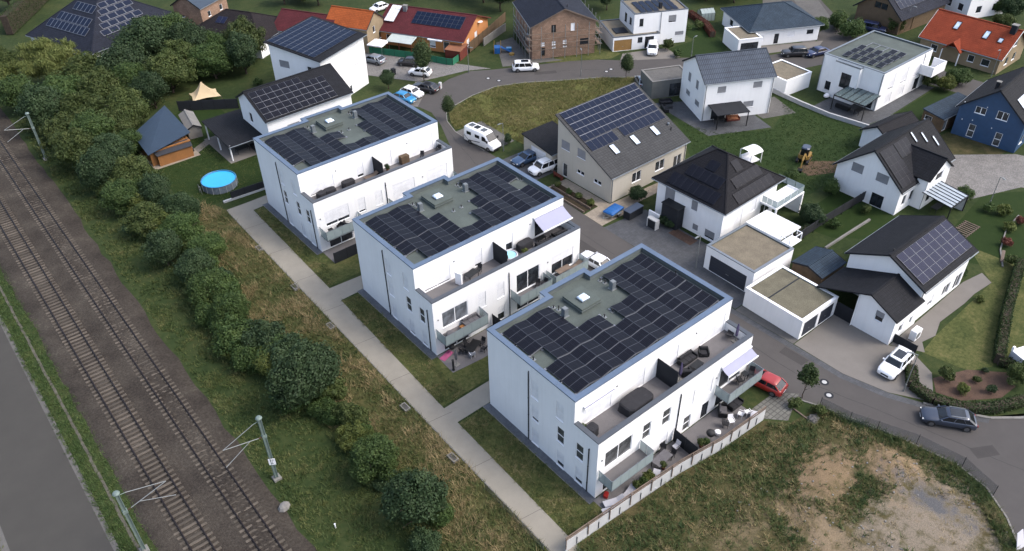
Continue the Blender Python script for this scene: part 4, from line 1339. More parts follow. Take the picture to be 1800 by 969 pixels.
for u in (3.3, 7.25, 11.25):
    h.rooflight('F', u, 2.85, 1.0, 1.75)
h.pipe(6.4, -3.0, 0.4)
h.pipe(6.7, -2.2, 0.25, 'zinc', 0.12)
h.drains([(7.2, -5.25, 3.9, 0, -.08), (-7.4, -5.25, 3.9, 0.1, -.08)])
# its garage
h = House('garage', 'cream garage with grey door and dark sloping roof beside the cream house', 'garage', (37.3, 47.2), 0, 6.0, 6.6, 'mono', 2.7, 3.5, 0.25, 'render_cream', 'tiles_dark',
          holes={'L': [(1.6, 0.02, 3.2, 2.3, dict(gate='garage_white'))]})

# --- white hip-roofed house
h = House('hip_roof_house', 'white house with black pyramid roof covered in black panels', 'house', (43.42, 22.35), 1.5, 12.4, 11.5, 'hip', 5.24, 9.1, 0.6, 'render_white', 'tiles_black', rl=-1.6,
          holes={'L': [(1.3, 2.35, 1.55, 2.3, dict(f=1.0, sh='shutter_grey')), (5.5, 3.2, 0.95, 1.35, dict(f=1.0, sh='shutter_grey')), (1.4, 0.2, 1.1, 1.5, AN), (6.1, 0.5, 0.85, 0.85, GD), (8.0, 0.25, 1.5, 1.25, dict(f=.75, sh='shutter_grey'))],
                 'F': [(2.6, 0.2, 1.5, 3.6, dict(f=1.0)), (5.9, 2.3, 1.0, 1.7, dict(f=1.0)), (8.2, 0.1, 2.2, 2.2, dict(n=2, door=True))],
                 'R': [(2, 1, 1.4, 1.4), (6.5, 1, 1.4, 1.4), (2, 3.6, 1.4, 1.4)], 'B': [(2, 1, 1.4, 1.4), (7, 1, 1.4, 1.4), (2, 3.6, 1.4, 1.4)]})
P_ = dict(cells='cells_black', frame='panel_black', b=0.012, lift=0.07)
h.panels('L', 2.15, 0.35, 7, 1, 1.03, 1.72, **P_)
h.panels('L', 3.45, 2.42, 5, 1, 1.03, 1.62, **P_)
h.panels('L', 5.3, 4.2, 1, 1, 1.5, 1.45, **P_)
h.panels('F', 2.75, 0.2, 7, 1, 1.06, 1.4, **P_)
h.panels('F', 3.9, 1.95, 5, 1, 1.06, 1.4, **P_)
h.panels('F', 5.55, 3.7, 1, 1, 1.25, 1.5, **P_)
# porch, planter wall and hedge beds in front of it
b = MB().box(-6.95, 0.55, 0, -5.62, 3.1, 3.05).build('porch', 'anthracite', h.t)
MB().box(-7.05, 0.45, 3.05, -5.62, 3.2, 3.15).build('porch_roof', 'metal_dark', b)
MB().box(-7.6, 2.9, 0.0, -7.4, 4.6, 1.5).build('screen_wall', 'render_white', h.t)
# upper balcony on the far corner
bl_ = MB().box(2.2, -7.6, 2.95, 8.3, -5.17, 3.15).box(2.2, -7.6, 0, 2.4, -7.4, 2.95).box(8.0, -7.6, 0, 8.3, -5.2, 2.95).build('balcony', 'render_white', h.t)
for x0, y0, x1, y1 in ((2.3, -7.5, 8.2, -7.5), (8.2, -7.5, 8.2, -3.6), (2.3, -7.5, 2.3, -5.3)):
    k = 4 if abs(x1 - x0) > 3 else 3
    for i in range(k):
        pa, pb = Vector((x0, y0, 0)).lerp(Vector((x1, y1, 0)), i / k + .01), Vector((x0, y0, 0)).lerp(Vector((x1, y1, 0)), (i + 1) / k - .01)
        MB().beam(pa + Vector((0, 0, 3.65)), pb + Vector((0, 0, 3.65)), 0.02, 0.9).build('glass_pane', 'balcony_glass', bl_)
# white slatted pergola roof between house and garage
pg = thing('pergola', 'white slatted pergola roof between the hip-roofed house and its gravel-topped garage', 'pergola', (43.3, 13.4, 0))
for x in (-1.9, 1.9):
    for y in (-2.3, 2.3):
        MB().box(x - .07, y - .07, 0, x + .07, y + .07, 2.55).build('post', 'frame_white', pg)
fr_ = MB().box(-2.1, -2.5, 2.55, 2.1, -2.38, 2.75).box(-2.1, 2.38, 2.55, 2.1, 2.5, 2.75).box(-2.1, -2.37, 2.55, -1.98, 2.37, 2.75).box(1.98, -2.37, 2.55, 2.1, 2.37, 2.75)
fr_.build('frame', 'frame_white', pg)
sm_ = MB().box(-1.97, -0.12, 0, 1.97, 0.12, 0.03).mesh('slat', 'frame_white')
for i in range(18):
    put('slat', sm_, pg, (0, -2.24 + i * 0.264, 2.68)).rotation_euler = (0.15, 0, 0)
cg = thing('garden_enclosure', 'low white framed glass enclosure on the garage corner', 'enclosure', (41.6, 9.8, 0))
fm_ = MB()
for x, y in ((-1.2, -.6), (1.2, -.6), (1.2, .6), (-1.2, .6)):
    fm_.box(x - .04, y - .04, 2.9, x + .04, y + .04, 3.9)
MB().box(-1.3, -.7, 2.82, 1.3, .7, 2.9).build('base', 'render_white', cg)
fm_.build('post', 'frame_white', cg)
MB().box(-1.24, -.64, 3.9, 1.24, -.56, 3.97).box(-1.24, .56, 3.9, 1.24, .64, 3.97).box(-1.24, -.55, 3.9, -1.16, .55, 3.97).box(1.16, -.55, 3.9, 1.24, .55, 3.97).build('rail', 'frame_white', cg)

# --- garages
h = House('garage', 'white garage with sandy gravel roof and one wide dark door', 'garage', (36.75, 11.95), -1.0, 7.26, 6.95, 'flat', 3.24, 3.3, 0.02, 'render_white',
          holes={'L': [(0.75, 0.03, 5.3, 2.2, dict(gate='garage_dark'))]}, top='gravel_roof', par=0.12, cap='zinc')
h = House('garage', 'white double garage with two grey doors and a joint across its mossy roof', 'garage', (34.14, 4.22), -1.0, 6.46, 7.46, 'flat', 2.55, 2.7, 0.02, 'render_white',
          holes={'F': [(0.45, 0.03, 2.5, 2.05, dict(gate='garage_dark')), (3.4, 0.03, 2.5, 2.05, dict(gate='garage_dark'))]}, top='gravel_roof_green', par=0.1, cap='frame_white')
MB().box(-2.9, 1.0, 2.452, 2.9, 1.16, 2.475).build('roof_joint', 'metal_dark', h.t)
h = House('shed', 'small shed with dark felt roof behind the double garage', 'shed', (41.4, 5.6), -1, 4.71, 4.2, 'gable', 2.35, 2.95, 0.15, 'wood_old', 'tiles_slate', gutter=False)

# --- house with violet panels and the lower front wing
h = House('stepped_gable_house', 'white house with dark roof and a grid of violet panels above the driveway', 'house', (47.59, -1.59), 0, 11.4, 9.47, 'gable', 4.86, 7.15, 0.4, 'render_white', 'tiles_dark',
          holes={'F': [(2.6, 0.9, 1.1, 1.5, dict(f=.6)), (5.9, 0.5, 1.6, 1.6, dict(n=2)), (8.6, 0.1, 1.6, 2.1, dict(n=2, door=True))], 'R': [(2, 1, 1.4, 1.4), (5.5, 1, 1.4, 1.4)], 'B': [(2, 1, 1.4, 1.4), (6, 1, 1.4, 1.4)]})
h.panels('F', 0.5, 0.8, 8, 4, 1.3, 0.98, cells='cells_violet', frame='panel_frame_silver', gap=0.02, b=0.012)
h.pipe(-4.6, 0.2, 0.2)
h.drains([(-5.2, -4.3, 4.7, .1, -.08)])
# front wing: its own lower gable, long slope sheltering the passage
wg = MB()
X0, X1 = -10.3, -5.3
for (ya, yb) in ((-4.5, -0.15),):
    wg.facade([(0, 0), (4.35, 0), (4.35, 3.52), (1.25, 4.98), (0, 4.6)], [(2.1, 2.2, 0.95, 1.3)], (X0, yb), (0, -1), (1, 0))
    wg.facade([(0, 0), (5.3, 0), (5.3, 3.52), (0, 3.52)], [(1.4, 0.8, 0.8, 1.4), (3.6, 0.8, 0.6, 1.4)], (X0, ya), (1, 0), (0, 1))
    wg.facade([(0, 0), (5.3, 0), (5.3, 4.6), (0, 4.6)], [], (X1, yb), (-1, 0), (0, -1))
wg.build('wing_wall', 'render_white', h.t)
window(h.t, (X0, -0.15), (0, -1), (1, 0), 2.1, 2.2, 0.95, 1.3, .55, sh='shutter_grey')
for a, w_ in ((1.4, .8), (3.6, .6)):
    window(h.t, (X0, -4.5), (1, 0), (0, 1), a, 0.8, w_, 1.4, .3)
wr = MB()
wr.slab([(X0 - .4, -4.85, 3.5), (X1 + .15, -4.85, 3.5), (X1 + .15, -1.4, 5.2), (X0 - .4, -1.4, 5.2)], 0.15)
wr.slab([(X0 - .4, 4.6, 2.7), (X1 + .15, 4.6, 2.7), (X1 + .15, -1.4, 5.2), (X0 - .4, -1.4, 5.2)], 0.15)
w2 = wr.build('wing_roof', 'tiles_dark', h.t)
MB().beam((X0 - .42, -1.4, 5.22), (X1 + .1, -1.4, 5.22), 0.25, 0.08).build('ridge_cap', 'tiles_dark', w2)
MB().box(X0, 4.2, 0, X0 + .16, 4.36, 2.75).build('post', 'frame_white', h.t)
gt_ = MB().box(X0 + .05, -0.1, 0, X0 + .1, 4.1, 1.9).build('gate', 'anthracite', h.t)
MB().tube((X0 - .01, 2.1, 0.9), (X0 - .01, 2.1, 1.2), 0.02).build('handle', 'steel', gt_)

# --- white gabled house with cross gable
h = House('cross_gable_house', 'white house with black panelled roof, a cross gable and a glass pergola beside it', 'house', (66.69, 11.2), 0.2, 13.44, 9.96, 'gable', 3.65, 7.75, 0.4, 'render_white', 'tiles_dark',
          holes={'L': [(2.0, 3.6, 1.65, 1.3, GD), (5.5, 3.65, 1.7, 1.25, GD), (5.6, 0.05, 1.7, 1.85, dict(n=2, door=True, fm='anthracite'))],
                 'F': [(1.2, 0.9, 0.9, 1.5), (3.0, 0.9, 0.9, 1.5), (10.0, 0.9, 1.2, 1.4)], 'B': [(3, 1, 1.4, 1.4), (8, 1, 1.4, 1.4)], 'R': [(2, 1, 1.4, 1.4), (5.5, 3.8, 1.4, 1.4)]})
h.panels('F', 0.45, 0.55, 3, 5, 1.02, 1.06, cells='cells_black', frame='panel_black', gap=0.012, b=0.012)
h.panels('F', 3.7, 3.8, 3, 2, 1.02, 1.06, cells='cells_black', frame='panel_black', gap=0.012, b=0.012)
for u, v in ((8.0, 4.55), (9.9, 3.8), (11.6, 2.6)):
    h.rooflight('F', u, v, 0.5, 1.6)
xg = MB()
xa, xb, xr_, yf, zt, ze = -2.9, 3.3, 0.2, -6.35, 6.7, 4.4
sl_ = (7.75 - 3.65) / 4.98
yz = lambda z: -4.98 + (z - 3.65) / sl_
xg.slab([(xa, yf, ze), (xr_, yf, zt), (xr_, yz(zt), zt), (xa, yz(ze), ze)][::-1], 0.14)
xg.slab([(xr_, yf, zt), (xb, yf, ze), (xb, yz(ze), ze), (xr_, yz(zt), zt)][::-1], 0.14)
xo = xg.build('cross_gable_roof', 'tiles_dark', h.t)
MB().beam((xr_, yf - .02, zt + .02), (xr_, yz(zt), zt + .02), 0.22, 0.08).build('ridge_cap', 'tiles_dark', xo)
xw = MB()
xw.facade([(0, 0), (5.6, 0), (5.6, 4.45), (2.8, 6.45), (0, 4.45)], [(1.0, 0.6, 1.2, 2.0), (3.4, 0.6, 1.2, 2.0), (1.9, 3.4, 1.8, 1.6)], (xa + .3, yf + .3), (1, 0), (0, 1))
xw.facade([(0, 0), (1.4, 0), (1.4, 4.4), (0, 4.4)], [], (xa + .3, -4.6), (0, -1), (1, 0))
xw.facade([(0, 0), (1.4, 0), (1.4, 4.4), (0, 4.4)], [], (xb - .3, yf + .3), (0, 1), (-1, 0))
xw.build('cross_gable_wall', 'render_white', h.t)
for q in ((1.0, .6, 1.2, 2.0), (3.4, .6, 1.2, 2.0), (1.9, 3.4, 1.8, 1.6)):
    window(h.t, (xa + .3, yf + .3), (1, 0), (0, 1), *q, .3)
h = House('garage', 'garage with low black tiled gable behind the cross-gabled house', 'garage', (76.9, 17.2), -5, 8.0, 5.0, 'gable', 2.7, 4.2, 0.3, 'render_white', 'tiles_black')
MB().box(-3.0, -4.6, 0, -2.85, -2.2, 2.6).build('side_wall', 'render_white', h.t)

# --- blue house
h = House('blue_house', 'blue house with grey roof, white window frames and white garden doors', 'house', (93.4, 8.92), 5.5, 12.4, 9.81, 'gable', 4.48, 8.49, 0.4, 'boards_blue', 'tiles_dark',
          holes={'L': [(2.15, 4.15, 1.5, 1.05, dict(n=2)), (5.1, 4.2, 1.55, 1.25, dict(n=2)), (2.1, 0.3, 0.95, 2.05, dict(door=True, cross=True, pane='pane_mid')), (5.85, 0.2, 0.95, 2.1, dict(door=True, cross=True, pane='pane_mid'))],
                 'F': [(1.0, 1, 1.2, 1.4), (5, 1, 1.2, 1.4), (9, 1, 1.2, 1.4)], 'B': [(3, 1, 1.2, 1.4)], 'R': [(3, 1, 1.2, 1.4)]})
h.panels('F', 2.2, 1.8, 3, 1, 0.95, 2.0, cells='skylight_glass', frame='panel_frame_silver', b=0.05)
h.chimney(-3.2, 1.2, 0.5, 0.9, 'anthracite')
for y, z in ((3.6, 2.6), (2.2, 2.9), (0.9, 5.4), (-1.9, 5.3), (-0.6, 2.6), (4.0, 5.2)):
    MB().cbox((-5.86, y, z), (0.12, 0.1, 0.12)).build('wall_lamp', 'frame_white', h.t)
h = House('annex', 'brown timber annex with dark low roof beside the blue house', 'annex', (90.6, 15.3), -4, 9.4, 3.6, 'mono', 2.35, 2.75, 0.15, 'wood_old', 'tiles_slate',
          holes={'L': [(0.4, 1.2, 1.2, 0.7), ], 'F': [(0.5, 0.1, 1.0, 1.8, dict(door=True, fm='frame_white', pane='pane_curtain'))]})

# --- white cube house
h = House('cube_house', 'white flat-roofed cube house with nineteen small panels and dark glass pergola', 'house', (92.5, 29.53), 0, 14.6, 10.63, 'flat', 6.3, 6.3, 0.02, 'render_white',
          holes={'L': [(1.3, 0.7, 1.6, 1.35, dict(n=2, fm='anthracite', cross=True)), (7.5, 0.1, 2.4, 2.2, dict(n=2, fm='anthracite', door=True))],
                 'F': [(2.3, 2.75, 1.6, 2.5, dict(f=.88)), (6.1, 2.7, 1.7, 2.5, dict(f=.9)), (10.2, 2.7, 1.7, 2.6, dict(f=.92)), (2.4, 0.2, 1.7, 1.8, dict(f=1.0)), (6.3, 0.3, 1.7, 1.7, dict(f=1.0)), (11.1, 0.1, 1.5, 2.0, dict(n=2, fm='anthracite', door=True))],
                 'R': [(2, 1, 1.4, 1.4), (6, 3.6, 1.4, 1.4)], 'B': [(2, 1, 1.4, 1.4), (6, 3.6, 1.4, 1.4), (10, 1, 1.4, 1.4)]}, par=0.2, cap='zinc')
by = MB()
by.facade([(0, 0), (4.35, 0), (4.35, 6.0), (0, 6.0)], [(1.4, 2.3, 1.75, 2.35)], (-8.1, 2.6), (0, -1), (1, 0))
by.facade([(0, 0), (0.82, 0), (0.82, 6.0), (0, 6.0)], [], (-8.1, -1.75), (1, 0), (0, 1))
by.facade([(0, 0), (0.82, 0), (0.82, 6.0), (0, 6.0)], [], (-7.28, 2.6), (-1, 0), (0, -1))
by.build('bay_wall', 'render_white', h.t)
MB().box(-8.13, -1.78, 6.0, -7.32, 2.63, 6.24).build('bay_cap', 'zinc', h.t)
window(h.t, (-8.1, 2.6), (0, -1), (1, 0), 1.4, 2.3, 1.75, 2.35, 0, fm='anthracite', n=2, cross=True)
pm_ = panel_mesh(1.55, 1.05, 'cells_black', 'panel_frame_silver', b=0.03)
for r in range(3):
    for c in range(5):
        if c == 3 and r == 2:
            pass
        o = put('solar_panel', pm_, h.t, (-5.7 + r * 1.95, 2.0 - c * 1.45, 6.32))
        o.rotation_euler = (0, -0.12, 0)
for c in (3, 4):
    o = put('solar_panel', pm_, h.t, (-5.7 + 3 * 1.95, 2.0 - c * 1.45, 6.32))
    o.rotation_euler = (0, -0.12, 0)
rk = MB()
for c in range(4):
    rk.beam((0.3, 2.6 - c * 1.45, 6.2), (2.4, 2.6 - c * 1.45, 6.22), 0.1, 0.05)
rk.beam((2.4, 2.6, 6.24), (2.4, -2.2, 6.24), 0.1, 0.05)
rk.build('panel_racking', 'panel_frame_silver', h.t)
bx = MB().box(4.4, -7.5, 2.9, 8.6, -5.32, 3.1).box(4.4, -7.5, 3.1, 8.6, -7.34, 4.5).box(4.4, -7.33, 3.1, 4.56, -5.32, 4.5).box(8.44, -7.33, 3.1, 8.6, -5.32, 4.5)
bx.build('balcony', 'render_white', h.t)
h.drains([(-7.3, 5.2, 6.1, -.07, 0), (-7.28, -5.25, 6.1, -.07, .1), (5.0, -5.3, 6.1, 0, -.07)])

# --- white house with ribbed grey roof
h = House('ribbed_roof_house', 'white house with ribbed grey-blue roof and dark garden canopy in front', 'house', (69.14, 41.38), -27.1, 11.78, 9.16, 'gable', 6.28, 8.98, 0.2, 'render_white', 'tiles_ribbed',
          holes={'L': [(2.4, 4.1, 1.0, 1.45, GD), (5.4, 4.1, 1.0, 1.45, GD), (2.2, 1.75, 1.5, 0.85, GD), (5.8, 1.6, 1.6, 0.9, GD)],
                 'F': [(2.1, 4.4, 1.4, 1.1, GD), (7.95, 4.6, 1.5, 1.05, GD), (6.8, 1.5, 1.7, 1.0, GD), (1.6, 0.1, 2.4, 2.2, dict(n=2, door=True, fm='anthracite'))], 'R': [(2, 1, 1.4, 1.4)], 'B': [(2, 1, 1.4, 1.4), (6, 4, 1.4, 1.4)]})
h.drains([(-5.6, -4.4, 6.1, .1, -.07), (5.5, -4.4, 6.1, 0, -.07)])
h = House('garage', 'grey boarded garage with flat roof between street and ribbed-roof house', 'garage', (66.2, 51.2), -25, 7.0, 5.0, 'flat', 3.0, 3.0, 0.02, 'boards_grey', top='gravel_yard', par=0.06, cap='concrete',
          holes={'F': [(3.1, 0.1, 2.0, 2.2, dict(n=2, door=True, fm='anthracite'))], 'L': []})
cp = thing('garden_canopy', 'dark canopy on posts over the patio of the ribbed-roof house', 'canopy', (64.65, 37.2), R_(-26))
MB().slab([(-2.7, -2.0, 2.5), (2.7, -2.0, 2.5), (2.7, 2.0, 2.75), (-2.7, 2.0, 2.75)], 0.12).build('canopy_roof', 'anthracite', cp)
for x in (-2.5, 2.5):
    for y in (-1.85, 1.85):
        MB().box(x - .06, y - .06, 0, x + .06, y + .06, 2.42).build('post', 'metal_dark', cp)

# --- the two houses behind the far flats
h = House('house', 'white house with a full roof of blue panels and dark verge, behind the far flats', 'house', (23.26, 88.98), 23.2, 12.5, 11.0, 'mono', 8.6, 10.0, 0.5, 'render_white', 'tiles_dark',
          holes={'L': [(1.6, 6.0, 2.0, 1.2, GD), (7.2, 6.2, 1.9, .9, dict(n=2)), (1.4, 3.0, 1.9, 1.0, dict(n=2)), (6.0, 1.0, 1.4, 1.4)],
                 'F': [(4.6, 5.5, 1.5, 2.1, dict(f=1.0)), (8.0, 6.8, 1.7, 1.0, dict(f=1.0)), (8.4, 4.3, 1.7, 1.25, dict(f=.85)), (4.9, 3.9, 1.5, .85, dict(f=1.0)), (8.6, 1.2, 1.9, 1.15, dict(f=1.0)), (6.4, 0.6, 0.6, 1.0)], 'R': [(2, 1, 1.4, 1.4)], 'B': [(2, 1, 1.4, 1.4)]})
h.panels('F', 0.45, 1.5, 11, 8, 1.02, 1.1, gap=0.014, gv=0.045, rail=True)
h = House('house', 'white house with dark roof and loose grid of panels touching the far flats', 'house', (13.5, 78.85), 1.4, 14.72, 9.1, 'gable', 5.6, 8.4, 0.3, 'render_white', 'tiles_dark', ry=1.27, heb=6.4,
          holes={'F': [(3.0, 3.1, 2.0, .85, dict(f=1.0, sh='shutter_grey')), (9.8, 3.3, 1.6, .7, dict(f=1.0, sh='shutter_grey')), (6.4, 0.1, 2, 2.1, dict(n=2, door=True))], 'L': [(2.6, 3.4, 1.0, 1.6), (5.4, 1.0, 1.2, 1.3)], 'R': [(2, 1, 1.4, 1.4)]})
h.panels('F', 0.4, 0.3, 10, 5, 1.15, 1.07, cells='cells_black', frame='panel_frame_silver', gap=0.03, gv=0.035, b=0.014, skip=[(7, 4), (8, 4), (9, 4)])
h = House('carport', 'open carport with black roof by the round pool', 'carport', (4.1, 81.3), 0, 6.2, 9.4, 'mono', 2.5, 3.1, 0.2, 'render_white', 'tiles_dark', no_wall=True)
for x in (-2.8, 2.8):
    for y in (-4.3, 0, 4.3):
        MB().box(x - .08, y - .08, 0, x + .08, y + .08, 2.5 + (y + 4.7) * .062).build('post', 'frame_white', h.t)
MB().box(2.9, -4.6, 0, 3.05, 4.6, 2.4).build('back_wall', 'render_grey', h.t)

# --- brick shell in scaffolding
h = House('brick_house', 'bare brick house shell in scaffolding with dark gable roof', 'house', (66.05, 78.63), 63.5, 13.61, 12.51, 'gable', 6.04, 8.84, 0.4, 'brick_wall', 'tiles_night', trim='wood_grey',
          holes={'L': [(3.5, 4.6, 0.85, 1.4, dict(n=2, fm='anthracite')), (7.1, 4.6, 0.75, 1.4, dict(pane='plastic_white')), (8.9, 1.95, 1.55, 1.05, dict(n=2, fm='anthracite')), (1.6, 0.5, 0.8, 1.5, dict(fm='wood_old')), (1.6, 2.35, 0.7, .65, dict(pane='plastic_white')), (3.65, 2.3, 0.7, .7, dict(pane='plastic_white')), (5.7, 2.4, 0.7, .65, dict(pane='plastic_white')), (3.7, 1.75, .65, .3), (5.75, 1.75, .65, .3)],
                 'B': [(2, 1, 1.4, 1.4), (6, 1, 1.4, 1.4), (9, 3.5, 1.4, 1.4)], 'F': [(3, 1, 1.4, 1.4), (8, 1, 1.4, 1.4), (5, 3.6, 1.4, 1.4)], 'R': [(3, 1, 1.4, 1.4)]})
h.pipe(-5.0, -0.9, 0.4)
sc_ = thing('scaffolding', 'tube scaffolding with plank decks around the brick shell', 'scaffolding', (66.05, 78.63), R_(63.5))
pts = [(-7.3, y) for y in (-6.6, -4.4, -2.2, 0, 2.2, 4.4, 6.6)] + [(x, 6.9) for x in (-5.4, -3.2, -1, 1.2, 3.4)] + [(x, -6.9) for x in (-5.4, -3.2, -1, 1.2, 3.4)]
pm_ = MB().tube((0, 0, 0), (0, 0, 6.2), 0.06, n=6).mesh('standard', 'steel')
for x, y in pts:
    put('standard', pm_, sc_, (x, y, 0))
lm_ = MB().tube((0, -6.8, 0), (0, 6.8, 0), 0.06, n=6).mesh('ledger', 'wood_grey')
for z in (2.0, 2.95, 4.0, 4.95):
    put('ledger', lm_, sc_, (-7.34, 0, z))
for s_ in (-1, 1):
    lm2 = MB().tube((-7.3, 0, 0), (3.6, 0, 0), 0.045, n=6).mesh('ledger', 'steel')
    for z in (2.0, 2.95, 4.0, 4.95):
        put('ledger', lm2, sc_, (0, s_ * 6.94, z))
    for z in (1.95, 3.95):
        MB().box(-7.1, s_ * 6.5 - .3, z, 3.4, s_ * 6.5 + .3, z + .05).build('deck', 'wood_grey', sc_)

# --- white modern house with timber garage door
h = House('modern_house', 'white two-storey box house with panels on its flat roof and dark downpipe', 'house', (81.69, 68.52), -26.3, 10.38, 7.70, 'flat', 6.21, 6.2, 0.02, 'render_white',
          holes={'F': [(1.05, 3.9, 0.75, 1.35, AN), (6.65, 3.95, 1.5, 1.4, dict(f=.8, sh='shutter_grey')), (8.2, 1.4, 1.7, .75, dict(f=1.0, sh='shutter_grey')), (2.3, 0.05, 1.6, 2.1, dict(fm='anthracite', door=True, pane='anthracite'))], 'L': [(2.8, 3.4, 1.1, 1.6, AN), (5.3, 3.75, 1.1, 1.25, AN)], 'R': [(2, 1, 1.4, 1.4)], 'B': [(2, 1, 1.4, 1.4), (6, 3.6, 1.4, 1.4)]}, top='gravel_roof', par=0.1)
pm_ = panel_mesh(1.0, 1.65, 'cells_blue', 'panel_frame')
for i in range(6):
    for j in range(3):
        if i == 3 and j == 0:
            continue
        put('solar_panel', pm_, h.t, (-3.7 + i * 1.25, -3.2 + j * 1.8, 6.2)).rotation_euler = (0.05, 0, 0)
MB().box(0.2, -2.2, 6.1, 0.7, -1.7, 7.2).build('chimney', 'anthracite', h.t)
h.drains([(0.0, -3.83, 6.1, 0, -.07)])
h = House('garage', 'flat garage with orange timber door on the side of the box house', 'garage', (77.2, 70.2), -27.4, 8.97, 8.77, 'flat', 2.65, 2.6, 0.02, 'render_white',
          holes={'F': [(0.2, 0.05, 3.4, 2.05, dict(gate='garage_wood')), (4.7, 1.3, .9, .95, AN), (6.1, 0.05, 1.7, 2.2, dict(door=True, fm='anthracite', pane='anthracite'))], 'L': []}, top='gravel_roof', par=0.08)
MB().box(-3.4, -2.6, 2.66, -1.0, 0.0, 2.72).build('solar_panel', 'cells_black', h.t)

# --- blue-grey hip bungalow
h = House('hip_bungalow', 'white bungalow with wide blue-grey hipped roof', 'house', (100.17, 55.38), -27.4, 14.81, 12.69, 'hip', 3.08, 5.6, 0.5, 'render_white', 'tiles_slate', rl=4.0,
          holes={'F': [(1.4, 0.9, 1.4, 1.1, dict(f=1.0)), (4.9, 0.1, .9, 1.9, dict(door=True, fm='anthracite')), (7.5, 1.2, 1.4, .9, dict(f=1.0)), (11.35, 1.4, 1.3, .75, dict(n=2, fm='anthracite'))], 'L': [(3, 1, 1.4, 1.2)], 'R': [(3, 1, 1.4, 1.2)], 'B': [(3, 1, 1.4, 1.2)]})
gx = MB()
gx.slab([(-7.5, 5.9, 3.02), (-7.5, -6.4, 3.02), (-3.0, -0.2, 5.62), (-3.0, 5.9, 5.62)], 0.15)
h = House('garage', 'white garage with open dark door and gravel roof at the bungalow', 'garage', (90.3, 54.2), -27, 4.6, 6.2, 'flat', 2.75, 2.7, 0.02, 'render_white',
          holes={'F': [(0.5, 0.05, 3.4, 2.05, dict(gate='pane_dark'))]}, top='gravel_roof', par=0.06, cap='frame_white')
h = House('garage', 'garage with sandy gravel roof behind the long garden wall', 'garage', (82.2, 39.6), -5, 6.2, 6.4, 'flat', 2.7, 2.7, 0.02, 'render_white', top='gravel_roof', par=0.1, cap='frame_white', holes={'R': [(1.6, .05, 3, 2.1, dict(gate='garage_white'))]})

# --- red tiled house and timber barn
h = House('red_roof_house', 'house with bright red tiled roof, small porch gable and black chimney', 'house', (117.3, 25.2), -88, 14.6, 10.6, 'gable', 2.8, 6.5, 0.4, 'render_ochre', 'tiles_red', trim='frame_white',
          holes={'F': [(8.6, .9, 1.1, 1.2), (10.9, .9, 1.4, 1.2), (2.0, .9, 1.2, 1.2)], 'R': [(2.5, .9, 1.2, 1.3), (5.5, .9, 1.2, 1.3), (4.0, 3.7, 1.4, 1.3)], 'L': [(3, 1, 1.2, 1.2)], 'B': [(3, 1, 1.2, 1.2)]})
h.rooflight('F', 4.2, 3.3, 0.9, 1.7)
h.rooflight('F', 9.4, 3.0, 0.9, 1.7)
h.rooflight('F', 12.0, 3.0, 0.8, 1.0)
h.chimney(6.0, -0.6, 0.9, 1.2, 'anthracite')
xg = MB()
xg.slab([(-2.6, -6.3, 2.3), (-0.9, -6.3, 3.9), (-0.9, -3.6, 3.9), (-2.6, -5.0, 2.3)][::-1], 0.12)
xg.slab([(-0.9, -6.3, 3.9), (0.8, -6.3, 2.3), (0.8, -5.0, 2.3), (-0.9, -3.6, 3.9)][::-1], 0.12)
xg.build('porch_roof', 'tiles_red', h.t)
for x in (-2.4, 0.6):
    MB().box(x - .07, -6.2, 0, x + .07, -6.06, 2.4).build('porch_post', 'frame_white', h.t)
h = House('barn', 'old timber barn with dark roof beside parked cars', 'barn', (124.2, 42.6), -4, 16.0, 10.6, 'gable', 3.0, 7.2, 0.6, 'boards_old', 'tiles_night',
          holes={'L': [(3.4, 3.7, 2.8, 1.2, dict(n=2, fm='wood_old')), (8.0, .1, 1.2, 2.4, dict(door=True, fm='wood_old', pane='wood_old'))], 'F': [(2, .1, 2.4, 2.3, dict(door=True, fm='wood_old', pane='wood_old'))]}, gutter=False)
h.panels('F', 1.4, 2.2, 10, 2, 1.2, 1.6, cells='cells_blue', frame='panel_frame')
h = House('white_house', 'white house behind the red tiled roof at the top edge', 'house', (139, 36), -20, 10, 9, 'gable', 5.5, 8, 0.4, 'render_white', 'tiles_slate',
          holes={'L': [(2.5, 1.2, 1.3, 1.4), (5.5, 1.2, 1.3, 1.4)], 'F': [(2, 1, 1.3, 1.4), (6, 1, 1.3, 1.4), (2, 3.6, 1.3, 1.4)]})
h = House('white_house', 'white house with slate roof at the top edge behind the hip bungalow', 'house', (118, 74), -30, 11, 9, 'gable', 5.2, 8, 0.4, 'render_white', 'tiles_slate',
          holes={'L': [(2.5, 1.2, 1.3, 1.4)], 'F': [(1.5, 1, 1.3, 1.4), (4.5, 1, 1.3, 1.4), (8, 1, 1.3, 1.4)]})

# --- orange and red houses at the top
h = House('orange_house', 'long orange house with maroon roof, solar panels and lean-to of pale sheets', 'house', (50.9, 95.9), -61, 18.2, 13.0, 'gable', 2.7, 5.4, 0.5, 'render_orange', 'tiles_maroon', trim='wood_red',
          holes={'F': [(1.6, .6, 1.2, 1.4), (10.6, .7, 1.2, 1.3, dict(f=.75, sh='shutter_white')), (13.4, .1, 1.2, 2.0, dict(door=True, pane='pane_mid'))], 'R': [(2.0, .8, 1.2, 1.3, dict(f=.8)), (5.6, .8, 1.2, 1.4, dict(f=.8))], 'B': [(3, 1, 1.2, 1.2), (8, 1, 1.2, 1.2)], 'L': [(3, 1, 1.2, 1.2)]})
h.panels('F', 6.4, 2.9, 10, 3, 0.98, 1.05, cells='cells_blue', frame='panel_frame')
h.panels('F', 1.0, 2.4, 2, 4, 1.0, 1.05, cells='blind_white', frame='panel_frame_silver', lift=0.3)
h.chimney(-5.2, -1.0, 0.7, 0.9, 'zinc')
